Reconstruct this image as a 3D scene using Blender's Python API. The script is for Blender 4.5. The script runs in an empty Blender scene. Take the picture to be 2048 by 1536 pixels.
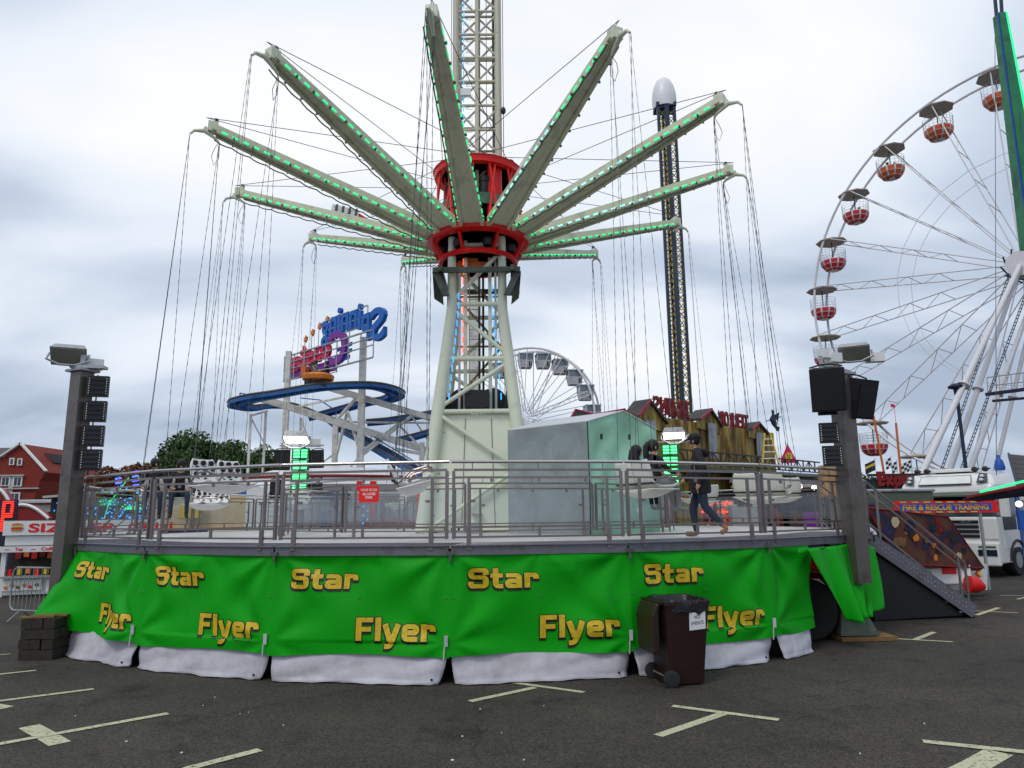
import bpy, bmesh, math, random
from mathutils import Vector as V, Matrix as MX, noise as NZ
random.seed(7)
S=bpy.context.scene; COL=S.collection; R=math.radians; PI=math.pi
sin,cos=math.sin,math.cos
# ---------------------------------------------------------------- camera
cam=bpy.data.objects.new('camera',bpy.data.cameras.new('camera')); COL.objects.link(cam); S.camera=cam
cam.data.sensor_width=36; cam.data.lens=25.29; cam.data.clip_end=3000; cam.data.clip_start=.1
HC=2.08; PIT=R(10.384); ROL=R(-.5918)
cam.matrix_world=MX.Translation((0,0,HC))@MX.Rotation(PI/2+PIT,4,'X')@MX.Rotation(ROL,4,'Z')
# ---------------------------------------------------------------- light
SUN_E,SUN_A=R(52),R(215)          # azimuth clockwise from +Y
W=bpy.data.worlds.new('World'); S.world=W; W.use_nodes=True
nt=W.node_tree; N=nt.nodes; L=nt.links; N.clear()
def nd(t,**k):
    n=N.new(t)
    for a,b in k.items():
        if a in('op',): n.operation=b
        else: setattr(n,a,b)
    return n
def mth(op,a,b=None,c=None):
    n=N.new('ShaderNodeMath'); n.operation=op
    for i,x in enumerate((a,b,c)):
        if x is None: continue
        if isinstance(x,(int,float)): n.inputs[i].default_value=x
        else: L.new(x,n.inputs[i])
    return n.outputs[0]
tc=nd('ShaderNodeTexCoord'); sp=nd('ShaderNodeSeparateXYZ'); L.new(tc.outputs['Generated'],sp.inputs[0])
zc=mth('MAXIMUM',sp.outputs[2],0.0); den=mth('ADD',zc,.32)
cb=nd('ShaderNodeCombineXYZ'); L.new(mth('DIVIDE',sp.outputs[0],den),cb.inputs[0]); L.new(mth('DIVIDE',sp.outputs[1],den),cb.inputs[1])
L.new(mth('MULTIPLY',zc,.6),cb.inputs[2])
n1=nd('ShaderNodeTexNoise'); n1.inputs['Scale'].default_value=1.15; n1.inputs['Detail'].default_value=5; n1.inputs['Roughness'].default_value=.46
n1.inputs['Distortion'].default_value=.35
mp=nd('ShaderNodeMapping'); mp.inputs['Location'].default_value=(3.1,1.7,.4); mp.inputs['Rotation'].default_value=(0,0,.5); mp.inputs['Scale'].default_value=(.8,1.5,1)
L.new(cb.outputs[0],mp.inputs[0]); L.new(mp.outputs[0],n1.inputs['Vector'])
elev=nd('ShaderNodeMapRange'); elev.interpolation_type='SMOOTHSTEP'; L.new(sp.outputs[2],elev.inputs[0])
for i,x in zip((1,2,3,4),(-.02,.42,-.10,.08)): elev.inputs[i].default_value=x
side=mth('MULTIPLY',mth('MULTIPLY',sp.outputs[0],sp.outputs[0]),-.42)
fac=mth('ADD',mth('ADD',mth('MULTIPLY_ADD',n1.outputs[0],1.55,-.255),elev.outputs[0]),side)
cr=nd('ShaderNodeValToRGB'); L.new(fac,cr.inputs[0]); e=cr.color_ramp.elements
e[0].position=.26; e[0].color=(.38,.45,.57,1); e[1].position=.82; e[1].color=(.90,.91,.93,1)
x=e.new(.44); x.color=(.54,.62,.74,1)
x=e.new(.60); x.color=(.74,.80,.88,1)
sky=nd('ShaderNodeTexSky'); sky.sky_type='NISHITA'; sky.sun_disc=False; sky.sun_elevation=SUN_E; sky.sun_rotation=SUN_A
sky.air_density=1; sky.dust_density=2
b1=nd('ShaderNodeBackground'); L.new(sky.outputs[0],b1.inputs[0]); b1.inputs[1].default_value=.05
b2=nd('ShaderNodeBackground'); L.new(cr.outputs[0],b2.inputs[0]); b2.inputs[1].default_value=1.08
mx=nd('ShaderNodeMixShader'); mx.inputs[0].default_value=.94; L.new(b1.outputs[0],mx.inputs[1]); L.new(b2.outputs[0],mx.inputs[2])
wo=nd('ShaderNodeOutputWorld'); L.new(mx.outputs[0],wo.inputs[0])
sd=bpy.data.lights.new('sun','SUN'); so=bpy.data.objects.new('sun',sd); COL.objects.link(so)
sd.energy=.9; sd.angle=R(16); sd.color=(1,.96,.9)
so.rotation_euler=(PI/2-SUN_E,0,-SUN_A+PI)
so.rotation_euler=V((sin(SUN_A)*cos(SUN_E),cos(SUN_A)*cos(SUN_E),sin(SUN_E))).to_track_quat('Z','Y').to_euler()
S.view_settings.view_transform='Standard'; S.view_settings.look='None'; S.view_settings.exposure=.1; S.view_settings.gamma=1
S.render.engine='CYCLES'
try: S.cycles.transparent_max_bounces=24; S.cycles.max_bounces=6
except Exception: pass
# ---------------------------------------------------------------- helpers
F_=1438.9
def U(px,py,Y=None,Z=None):
    """real place of a measured point at a known distance Y or height Z"""
    X=px-1024; v=py-768; c,s=cos(ROL),sin(ROL); x=(X*c+v*s)/F_; u=-(-X*s+v*c)/F_
    dy=cos(PIT)-u*sin(PIT); dz=sin(PIT)+u*cos(PIT)
    t=Y/dy if Y is not None else (Z-HC)/dz
    return V((x*t,dy*t,HC+dz*t))
def tag(o,label=None,cat=None,group=None,kind=None):
    if label: o['label']=label
    if cat: o['category']=cat
    if group: o['group']=group
    if kind: o['kind']=kind
    return o
def thing(name,label,cat,group=None,loc=(0,0,0)):
    o=bpy.data.objects.new(name,None); COL.objects.link(o); o.location=loc; o.empty_display_size=.2
    return tag(o,label,cat,group)
def origin(o):
    v=V((0,0,0))
    while o: v+=o.location; o=o.parent
    return v
def copy_tree(o,parent=None,loc=None,rz=None,label=None):
    c=o.copy(); COL.objects.link(c); c.parent=parent
    if loc is not None: c.location=loc
    if rz is not None: c.rotation_euler=(0,0,rz)
    if label: c['label']=label
    for ch in list(o.children): copy_tree(ch,c)
    return c
def inst(o,parent,mat4,name=None):
    c=o.copy(); COL.objects.link(c); c.parent=parent; c.matrix_local=mat4
    return c
class MB:
    def __init__(s): s.v=[];s.f=[]
    def add(s,vs,fs):
        n=len(s.v); s.v+=[tuple(x) for x in vs]; s.f+=[tuple(i+n for i in f) for f in fs]; return s
    def box(s,c,d,M=None):
        x,y,z=d[0]/2,d[1]/2,d[2]/2
        vs=[V((a*x,b*y,e*z)) for a in(-1,1) for b in(-1,1) for e in(-1,1)]
        if M is not None: vs=[M@v for v in vs]
        c=V(c); vs=[v+c for v in vs]
        return s.add(vs,[(0,1,3,2),(4,6,7,5),(0,4,5,1),(2,3,7,6),(0,2,6,4),(1,5,7,3)])
    def bar(s,a,b,w,h=None,up=(0,0,1),w2=None,h2=None):
        h=h or w; w2=w2 or w; h2=h2 or h
        a=V(a);b=V(b);d=(b-a).normalized();up=V(up)
        if abs(d.dot(up))>.98: up=V((0,1,0)) if abs(d.y)<.9 else V((1,0,0))
        x=d.cross(up).normalized(); y=x.cross(d)
        vs=[]
        for p,ww,hh in((a,w,h),(b,w2,h2)):
            vs+=[p+x*ww/2*i+y*hh/2*j for i,j in((-1,-1),(1,-1),(1,1),(-1,1))]
        return s.add(vs,[(3,2,1,0),(4,5,6,7),(0,1,5,4),(1,2,6,5),(2,3,7,6),(3,0,4,7)])
    def path(s,pts,r,n=6,closed=False,caps=True):
        pts=[V(p) for p in pts]; m=len(pts); rr=r if isinstance(r,(list,tuple)) else [r]*m
        vs=[];prev=None
        for i,p in enumerate(pts):
            a=pts[i-1] if (i>0 or closed) else p; b=pts[(i+1)%m] if (i<m-1 or closed) else p
            t=(b-a).normalized()
            if prev is None:
                q=V((0,0,1)) if abs(t.z)<.9 else V((1,0,0)); prev=t.cross(q).normalized()
            x=(prev-t*prev.dot(t)).normalized(); prev=x; y=t.cross(x)
            vs+=[p+(x*cos(2*PI*k/n)+y*sin(2*PI*k/n))*rr[i] for k in range(n)]
        fs=[]
        for i in range(m if closed else m-1):
            j=(i+1)%m
            fs+=[(i*n+k,i*n+(k+1)%n,j*n+(k+1)%n,j*n+k) for k in range(n)]
        if caps and not closed: fs+=[tuple(range(n-1,-1,-1)),tuple((m-1)*n+k for k in range(n))]
        return s.add(vs,fs)
    def tube(s,a,b,r,n=8,r2=None): return s.path([a,b],[r,r2 or r],n)
    def lathe(s,c,prof,n=20,axis='Z',a0=0):
        c=V(c);vs=[];m=len(prof)
        for r,z in prof:
            for k in range(n):
                a=a0+2*PI*k/n; p=(r*cos(a),r*sin(a),z)
                if axis=='Y': p=(p[0],z,p[1])
                if axis=='X': p=(z,p[0],p[1])
                vs.append(c+V(p))
        fs=[(i*n+k,i*n+(k+1)%n,(i+1)*n+(k+1)%n,(i+1)*n+k) for i in range(m-1) for k in range(n)]
        fs+=[tuple(range(n-1,-1,-1)),tuple((m-1)*n+k for k in range(n))]
        return s.add(vs,fs)
    def prism(s,pts,d):
        """outline pts (3D) extruded by vector d"""
        pts=[V(p) for p in pts];n=len(pts);d=V(d)
        return s.add(pts+[p+d for p in pts],[tuple(range(n-1,-1,-1)),tuple(range(n,2*n))]+[(i,(i+1)%n,(i+1)%n+n,i+n) for i in range(n)])
    def grid(s,fn,nu,nv):
        vs=[fn(i/nu,j/nv) for j in range(nv+1) for i in range(nu+1)]
        return s.add(vs,[(j*(nu+1)+i,j*(nu+1)+i+1,(j+1)*(nu+1)+i+1,(j+1)*(nu+1)+i) for j in range(nv) for i in range(nu)])
    def ball(s,c,r,n=10,m=7,sc=(1,1,1)):
        c=V(c)
        prof=[(max(sin(PI*i/m),.001)*r,-cos(PI*i/m)*r) for i in range(m+1)]
        vs=[];
        for pr,z in prof:
            for k in range(n):
                a=2*PI*k/n; vs.append(c+V((pr*cos(a)*sc[0],pr*sin(a)*sc[1],z*sc[2])))
        return s.add(vs,[(i*n+k,i*n+(k+1)%n,(i+1)*n+(k+1)%n,(i+1)*n+k) for i in range(m) for k in range(n)])
    def build(s,name,mat,parent=None,smooth=False,thick=0,local=False):
        me=bpy.data.meshes.new(name); o_=V((0,0,0)) if local or parent is None else origin(parent)
        me.from_pydata([(a-o_.x,b-o_.y,c-o_.z) for a,b,c in s.v],[],s.f)
        me.materials.append(mat if not isinstance(mat,str) else MT[mat])
        if smooth: me.polygons.foreach_set('use_smooth',[True]*len(me.polygons))
        me.validate()
        o=bpy.data.objects.new(name,me); COL.objects.link(o)
        if parent: o.parent=parent
        if smooth and smooth!='all':
            try: me.set_sharp_from_angle(angle=R(38))
            except Exception: pass
        if thick:
            m=o.modifiers.new('thickness','SOLIDIFY'); m.thickness=thick; m.offset=0
        return o
# ---------------------------------------------------------------- materials
MT={}
def mat(name,col,rough=.55,metal=0,var=.18,scale=4,bump=0,bscale=60,emit=0,dirt=None,dscale=1.5,dlo=.5,dhi=.7,spec=.4,coord='Object'):
    m=bpy.data.materials.new(name); m.use_nodes=True; t=m.node_tree; n=t.nodes; l=t.links; p=n['Principled BSDF']
    p.inputs['Roughness'].default_value=rough; p.inputs['Metallic'].default_value=metal
    p.inputs['Specular IOR Level'].default_value=spec
    tc=n.new('ShaderNodeTexCoord'); c=col
    nz=n.new('ShaderNodeTexNoise'); nz.inputs['Scale'].default_value=scale; nz.inputs['Detail'].default_value=6; l.new(tc.outputs[coord],nz.inputs['Vector'])
    mr=n.new('ShaderNodeMix'); mr.data_type='RGBA'
    mr.inputs[6].default_value=(*[x*(1-var) for x in c],1); mr.inputs[7].default_value=(*[min(1,x*(1+var)) for x in c],1)
    l.new(nz.outputs[0],mr.inputs[0]); out=mr.outputs[2]
    if dirt:
        n2=n.new('ShaderNodeTexNoise'); n2.inputs['Scale'].default_value=dscale; n2.inputs['Detail'].default_value=8; n2.inputs['Roughness'].default_value=.65
        l.new(tc.outputs[coord],n2.inputs['Vector'])
        r2=n.new('ShaderNodeMapRange'); l.new(n2.outputs[0],r2.inputs[0]); r2.inputs[1].default_value=dlo; r2.inputs[2].default_value=dhi
        m2=n.new('ShaderNodeMix'); m2.data_type='RGBA'; l.new(out,m2.inputs[6]); m2.inputs[7].default_value=(*dirt,1); l.new(r2.outputs[0],m2.inputs[0]); out=m2.outputs[2]
    l.new(out,p.inputs['Base Color'])
    if emit:
        p.inputs['Emission Color'].default_value=(*col,1); p.inputs['Emission Strength'].default_value=emit
    if bump:
        nb=n.new('ShaderNodeTexNoise'); nb.inputs['Scale'].default_value=bscale; nb.inputs['Detail'].default_value=4; l.new(tc.outputs[coord],nb.inputs['Vector'])
        bp=n.new('ShaderNodeBump'); bp.inputs['Strength'].default_value=bump; bp.inputs['Distance'].default_value=.02; l.new(nb.outputs[0],bp.inputs['Height']); l.new(bp.outputs[0],p.inputs['Normal'])
    MT[name]=m; return m
mat('mudguard',(.028,.032,.038),.4)
mat('green_tarp',(.002,.36,.005),.55,spec=.2,var=.15,scale=1.3,bump=.25,bscale=9,dirt=(.01,.12,.02),dscale=2.2,dlo=.58,dhi=.95)
mat('white_tarp',(.56,.54,.59),.5,var=.08,scale=3,bump=.7,bscale=4,dirt=(.33,.31,.30),dscale=2.6,dlo=.45,dhi=.85)
mat('letter_yellow',(.72,.50,.02),.45,var=.3,scale=14,dirt=(.38,.24,.02),dscale=20,dlo=.5,dhi=.75)
mat('letter_black',(.015,.012,.012),.5)
mat('column_steel',(.19,.165,.15),.38,.6,var=.2,scale=2,dirt=(.08,.065,.06),dscale=2)
mat('steel',(.26,.225,.215),.30,.7,var=.25,scale=3)
mat('galv',(.40,.41,.43),.45,.55,var=.2,scale=5,dirt=(.2,.17,.15),dscale=3)
mat('deck_alu',(.62,.60,.60),.5,.25,var=.12,scale=6,bump=.8,bscale=38,dirt=(.35,.31,.27),dscale=1.6,dlo=.45,dhi=.8)
mat('deck_edge',(.20,.20,.23),.45,.5,var=.22,scale=4,dirt=(.14,.12,.11),dscale=4)
mat('cream',(.70,.73,.57),.4,var=.06,scale=2,dirt=(.38,.37,.27),dscale=2.2,dlo=.56,dhi=.85)
mat('cream_panel',(.76,.77,.63),.45,var=.05,scale=2,dirt=(.5,.48,.36),dscale=1.8,dlo=.58,dhi=.9)
mat('arm_olive',(.60,.62,.44),.45,var=.1,scale=2,dirt=(.22,.22,.14),dscale=3,dlo=.5,dhi=.85)
mat('mast_tan',(.60,.57,.44),.45,var=.1,scale=3,dirt=(.36,.28,.18),dscale=3,dlo=.55,dhi=.8)
mat('red_paint',(.78,.012,.01),.35,var=.15,scale=3,dirt=(.3,.02,.01),dscale=3,dlo=.58,dhi=.8)
mat('boom_green',(.03,.24,.10),.4,dirt=(.02,.10,.06))
mat('dark_green',(.07,.19,.12),.45,dirt=(.04,.09,.06))
mat('collar_grey',(.09,.115,.085),.5,dirt=(.04,.045,.035))
mat('black',(.014,.014,.015),.5)
mat('glass_black',(.008,.008,.012),.12)
mat('rubber',(.02,.02,.022),.75,bump=.3)
mat('black_cloth',(.016,.018,.021),.85,bump=.4,bscale=25)
mat('navy_steel',(.018,.035,.07),.4)
mat('gold_steel',(.30,.22,.07),.4)
mat('white_paint',(.80,.80,.80),.35,var=.05,dirt=(.5,.48,.45),dscale=2,dlo=.58,dhi=.9)
mat('white_gloss',(.82,.82,.80),.2,var=.03,spec=.6)
mat('grey_tarp',(.25,.29,.29),.55,var=.14,scale=2,bump=1,bscale=3,dirt=(.36,.40,.40),dscale=2.5,dlo=.5,dhi=.8)
mat('pale_green_tarp',(.34,.64,.45),.5,var=.15,scale=1.5,bump=1,bscale=2.6,dirt=(.42,.68,.54),dscale=2,dlo=.52,dhi=.85)
mat('roof_tarp',(.60,.63,.66),.5,var=.08,bump=.3,bscale=6)
mat('brown_plastic',(.026,.010,.007),.42,var=.2,scale=6,bump=.15,bscale=120,dirt=(.13,.09,.08),dscale=7,dlo=.62,dhi=.95)
mat('bag_black',(.018,.02,.024),.28,bump=.5,bscale=30)
mat('chain',(.10,.12,.11),.4,.6,var=.3,scale=20)
mat('cable',(.05,.055,.12),.5)
mat('plastic_cream',(.66,.67,.58),.35,var=.05,scale=3,dirt=(.45,.43,.36),dscale=5,dlo=.58,dhi=.9)
mat('plastic_white',(.80,.80,.78),.3,var=.04,dirt=(.5,.48,.44),dscale=5,dlo=.6,dhi=.9)
mat('skin',(.50,.27,.18),.5,var=.08)
mat('hair',(.012,.010,.010),.5,var=.3,scale=40,bump=.6,bscale=90)
mat('top_black',(.014,.014,.017),.75,bump=.5,bscale=18)
mat('jeans',(.022,.034,.060),.8,var=.25,scale=8,bump=.3)
mat('grey_trousers',(.22,.23,.24),.8,bump=.3,bscale=20)
mat('boot_tan',(.34,.16,.05),.6)
mat('shoe_grey',(.24,.26,.26),.6)
mat('check_cloth',(.55,.53,.47),.7)
mat('led_green',(.03,.85,.30),.4,emit=.9,var=0)
mat('led_cyan',(.35,.85,.85),.4,emit=.9,var=0)
mat('led_blue',(.03,.35,.95),.4,emit=1.3,var=0)
mat('led_orange',(1,.10,.02),.4,emit=1.2,var=0)
mat('led_bright',(.10,1,.28),.4,emit=2.6,var=0)
mat('led_box_glow',(.004,.16,.03),.4)  # green glow of the lit tubes put into the housing colour
mat('handrail',(.62,.58,.56),.22,.85,var=.1)
mat('lamp_white',(1,.97,.90),.4,emit=4.5,var=0)
mat('led_off',(.25,.25,.2),.3)
mat('wood_dark',(.035,.028,.022),.85,var=.4,scale=6,bump=.7,bscale=30)
mat('wood_board',(.22,.12,.045),.8,var=.4,scale=5,bump=.6,bscale=30)
mat('ply',(.42,.25,.12),.7,var=.35,scale=3,dirt=(.2,.09,.04),dscale=4)
mat('coaster_blue',(.02,.12,.36),.4,dirt=(.01,.05,.14))
mat('rail_dark',(.10,.085,.07),.5,.3)
mat('support_white',(.66,.65,.60),.45,dirt=(.4,.36,.3),dscale=3)
mat('sign_pink',(.75,.01,.09),.4); mat('sign_purple',(.22,.02,.32),.4); mat('sign_blue',(.01,.13,.50),.4)
mat('star_orange',(.75,.22,.03),.4,var=.4)
mat('terror_red',(.24,.008,.008),.5); mat('magenta_edge',(.50,.02,.09),.5)
mat('roof_dark',(.05,.045,.045),.7,dirt=(.10,.085,.07))
mat('slate',(.065,.06,.062),.7,var=.3,scale=8)
mat('orange_paint',(.65,.16,.03),.5); mat('yellow_paint',(.75,.55,.03),.5); mat('blue_paint',(.015,.09,.42),.5)
mat('sign_red',(.78,.015,.012),.4,var=.05); mat('sign_white',(.85,.85,.85),.4,var=.03)
mat('window_frame',(.78,.78,.75),.5); mat('glass_dark',(.02,.03,.05),.08,spec=.8,var=.3)
mat('tyre',(.018,.018,.018),.8)
mat('ferris_red',(.55,.02,.04),.35); mat('ferris_orange',(.62,.10,.02),.35); mat('canopy_tan',(.42,.36,.31),.6)
mat('ferris_steel',(.70,.68,.70),.4,var=.05)
mat('cabin_grey',(.55,.55,.57),.35,dirt=(.35,.34,.33)); mat('cabin_glass',(.16,.19,.22),.12,spec=.8)
mat('leaf_green',(.048,.10,.018),.6,var=.7,scale=.7); mat('leaf_autumn',(.15,.050,.016),.6,var=.8,scale=.8); mat('leaf_dark',(.015,.035,.022),.7,var=.4,scale=.6)
mat('bark',(.07,.05,.035),.9,bump=.6,bscale=20)
mat('sandy',(.60,.46,.27),.7); mat('navy_dark',(.012,.018,.045),.6,var=.5)
mat('neon_red',(1,.04,.02),.4,emit=1.5,var=0); mat('neon_blue',(.08,.12,1),.4,emit=2.5,var=0)
mat('concrete_pale',(.45,.44,.42),.8)
def glassmat(name,tint,fac,milk):
    m=bpy.data.materials.new(name); m.use_nodes=True; t=m.node_tree; n=t.nodes; l=t.links; n.clear()
    tr=n.new('ShaderNodeBsdfTransparent'); tr.inputs[0].default_value=(*tint,1)
    gl=n.new('ShaderNodeBsdfGlossy'); gl.inputs['Roughness'].default_value=.06
    df=n.new('ShaderNodeBsdfDiffuse'); df.inputs[0].default_value=(.6,.62,.66,1)
    nz=n.new('ShaderNodeTexNoise'); nz.inputs['Scale'].default_value=3; nz.inputs['Detail'].default_value=7
    tcd=n.new('ShaderNodeTexCoord'); l.new(tcd.outputs['Object'],nz.inputs['Vector'])
    mr=n.new('ShaderNodeMapRange'); l.new(nz.outputs[0],mr.inputs[0]); mr.inputs[3].default_value=milk*.3; mr.inputs[4].default_value=milk*1.8
    m1=n.new('ShaderNodeMixShader'); l.new(mr.outputs[0],m1.inputs[0]); l.new(tr.outputs[0],m1.inputs[1]); l.new(df.outputs[0],m1.inputs[2])
    lw=n.new('ShaderNodeLayerWeight'); lw.inputs[0].default_value=.25
    pw=n.new('ShaderNodeMath'); pw.operation='MULTIPLY'; pw.inputs[1].default_value=fac; l.new(lw.outputs['Facing'],pw.inputs[0])
    m2=n.new('ShaderNodeMixShader'); l.new(pw.outputs[0],m2.inputs[0]); l.new(m1.outputs[0],m2.inputs[1]); l.new(gl.outputs[0],m2.inputs[2])
    o=n.new('ShaderNodeOutputMaterial'); l.new(m2.outputs[0],o.inputs[0]); MT[name]=m
glassmat('acrylic',(.94,.965,.975),.22,.10)
# asphalt
def asphalt(name,paint=None):
    m=mat(name,(.052,.049,.045),.85); t=m.node_tree; n=t.nodes; l=t.links; p=n['Principled BSDF']
    tc=n.new('ShaderNodeTexCoord')
    def noi(s,d=6,r=.6):
        q=n.new('ShaderNodeTexNoise'); q.inputs['Scale'].default_value=s; q.inputs['Detail'].default_value=d; q.inputs['Roughness'].default_value=r; l.new(tc.outputs['Object'],q.inputs['Vector']); return q.outputs[0]
    def ramp(s,a,b,ca,cb):
        q=n.new('ShaderNodeValToRGB'); l.new(s,q.inputs[0]); e=q.color_ramp.elements; e[0].position=a;e[1].position=b;e[0].color=(*ca,1);e[1].color=(*cb,1); return q.outputs[0]
    def mul(a,b,f=1,bt='MULTIPLY'):
        q=n.new('ShaderNodeMix'); q.data_type='RGBA'; q.blend_type=bt; q.inputs[0].default_value=f; l.new(a,q.inputs[6]); l.new(b,q.inputs[7]); return q.outputs[2]
    vo=n.new('ShaderNodeTexVoronoi'); vo.inputs['Scale'].default_value=75; l.new(tc.outputs['Object'],vo.inputs['Vector'])
    base=ramp(vo.outputs['Color'],.15,.9,(.018,.016,.013),(.098,.086,.070))
    big=ramp(noi(.35,7,.7),.35,.65,(.62,.60,.58),(1.15,1.1,1.05)); st=ramp(noi(.9,8,.78),.53,.66,(1,1,1),(.42,.40,.40))
    spk=ramp(noi(150,2),.70,.78,(0,0,0),(.16,.155,.14))
    wv=n.new('ShaderNodeVectorMath'); wv.operation='ADD'; nn=n.new('ShaderNodeTexNoise'); nn.inputs['Scale'].default_value=1.6; nn.inputs['Detail'].default_value=5; l.new(tc.outputs['Object'],nn.inputs['Vector']); sc_=n.new('ShaderNodeVectorMath'); sc_.operation='SCALE'; sc_.inputs['Scale'].default_value=.9; l.new(nn.outputs['Color'],sc_.inputs[0]); l.new(tc.outputs['Object'],wv.inputs[0]); l.new(sc_.outputs[0],wv.inputs[1])
    vc=n.new('ShaderNodeTexVoronoi'); vc.feature='DISTANCE_TO_EDGE'; vc.inputs['Scale'].default_value=.28; l.new(wv.outputs[0],vc.inputs['Vector'])
    crk=ramp(vc.outputs['Distance'],.0,.0075,(.45,.43,.42),(1,1,1)); oil=ramp(noi(2.6,3,.5),.70,.76,(1,1,1),(.55,.53,.52))
    c=mul(mul(mul(mul(mul(base,big),st),crk,.75),oil),spk,1,'ADD')
    if paint:
        wear=n.new('ShaderNodeMapRange'); l.new(noi(22,8,.75),wear.inputs[0]); wear.inputs[1].default_value=.36; wear.inputs[2].default_value=.47
        q=n.new('ShaderNodeMix'); q.data_type='RGBA'; l.new(wear.outputs[0],q.inputs[0]); l.new(c,q.inputs[6])
        pc=ramp(noi(5,6),.3,.75,[x*.8 for x in paint],paint); l.new(pc,q.inputs[7]); c=q.outputs[2]
    l.new(c,p.inputs['Base Color']); 
    bp=n.new('ShaderNodeBump'); bp.inputs['Strength'].default_value=.55; bp.inputs['Distance'].default_value=.008; l.new(vo.outputs['Distance'],bp.inputs['Height']); l.new(bp.outputs[0],p.inputs['Normal'])
asphalt('asphalt'); asphalt('road_paint',(.62,.60,.40))
def stripes_mat(name,c1,c2,kind='brick',scale=(1,1,1),**k):
    m=mat(name,c1,.75,**k); t=m.node_tree; n=t.nodes; l=t.links; p=n['Principled BSDF']
    tc=n.new('ShaderNodeTexCoord'); mp=n.new('ShaderNodeMapping'); mp.inputs['Scale'].default_value=scale; mp.inputs['Rotation'].default_value=(PI/2,0,0); l.new(tc.outputs['Object'],mp.inputs[0])
    b=n.new('ShaderNodeTexBrick'); b.inputs['Color1'].default_value=(*c1,1); b.inputs['Color2'].default_value=(*[x*.75 for x in c1],1); b.inputs['Mortar'].default_value=(*c2,1)
    b.inputs['Mortar Size'].default_value=.012; l.new(mp.outputs[0],b.inputs['Vector']); l.new(b.outputs[0],p.inputs['Base Color'])
stripes_mat('brick',(.26,.022,.010),(.17,.06,.04),scale=(3,3,3))
# stained facade boards
m=mat('stained_wall',(.42,.30,.07),.8); t=m.node_tree;n=t.nodes;l=t.links;tc=n.new('ShaderNodeTexCoord')
mp_=n.new('ShaderNodeMapping'); mp_.inputs['Scale'].default_value=(2.2,2.2,.35); l.new(tc.outputs['Object'],mp_.inputs[0])
nz=n.new('ShaderNodeTexNoise'); nz.inputs['Scale'].default_value=1.5; nz.inputs['Detail'].default_value=8; nz.inputs['Roughness'].default_value=.7; l.new(mp_.outputs[0],nz.inputs['Vector'])
cr_=n.new('ShaderNodeValToRGB'); l.new(nz.outputs[0],cr_.inputs[0]); e=cr_.color_ramp.elements
e[0].position=.30;e[0].color=(.035,.022,.012,1);e[1].position=.66;e[1].color=(.52,.40,.11,1);q=e.new(.44);q.color=(.20,.11,.03,1);q=e.new(.54);q.color=(.40,.28,.06,1)
l.new(cr_.outputs[0],n['Principled BSDF'].inputs['Base Color'])
# painted artwork (plain abstract colours)
m=mat('fairground_art',(.3,.1,.05),.6); t=m.node_tree;n=t.nodes;l=t.links;tc=n.new('ShaderNodeTexCoord')
vo=n.new('ShaderNodeTexNoise'); vo.inputs['Scale'].default_value=2.3; vo.inputs['Detail'].default_value=2; vo.inputs['Distortion'].default_value=.3; l.new(tc.outputs['Object'],vo.inputs['Vector'])
cr_=n.new('ShaderNodeValToRGB'); cr_.color_ramp.interpolation='EASE'; l.new(vo.outputs[0],cr_.inputs[0]); e=cr_.color_ramp.elements
e[0].position=.3;e[0].color=(.03,.03,.09,1);e[1].position=.68;e[1].color=(.16,.03,.02,1)
for p_,c_ in((.40,(.02,.02,.05)),(.46,(.10,.02,.02)),(.53,(.085,.045,.03)),(.60,(.13,.05,.03))):
    q=e.new(p_);q.color=(*c_,1)
l.new(cr_.outputs[0],n['Principled BSDF'].inputs['Base Color'])
# ---------------------------------------------------------------- text
_tc={}
def text_mesh(s,bold=0.0,ext=0.0,space=1.0):
    k=(s,bold,ext,space)
    if k in _tc: return _tc[k]
    cu=bpy.data.curves.new('t','FONT'); cu.body=s; cu.size=1; cu.offset=bold; cu.extrude=ext; cu.resolution_u=4; cu.space_character=space
    o=bpy.data.objects.new('t',cu); COL.objects.link(o); dg=bpy.context.evaluated_depsgraph_get()
    me=o.evaluated_get(dg).to_mesh(); vs=[v.co.copy() for v in me.vertices]; fs=[tuple(p.vertices) for p in me.polygons]
    o.evaluated_get(dg).to_mesh_clear(); bpy.data.objects.remove(o); bpy.data.curves.remove(cu)
    _tc[k]=(vs,fs); return _tc[k]
def text(mb,s,org,xd,zd,h,w=None,bold=0,ext=0,mirror=False,lift=0,space=1.0,shear=0):
    """org = lower left, xd along, zd up; fits cap height h and width w"""
    vs,fs=text_mesh(s,bold,ext,space); xd=V(xd).normalized(); zd=V(zd).normalized(); n=xd.cross(zd).normalized()
    x0=min(v.x for v in vs);x1=max(v.x for v in vs); sc=h/.73; sx=(w/(x1-x0)) if w else sc
    out=[]
    for v in vs:
        x=(v.x-x0)*sx
        if mirror: x=(x1-x0)*sx-x
        out.append(V(org)+xd*(x+shear*v.y*sc)+zd*(v.y*sc)+n*(lift+v.z*sc))
    mb.add(out,fs); return mb
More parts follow.
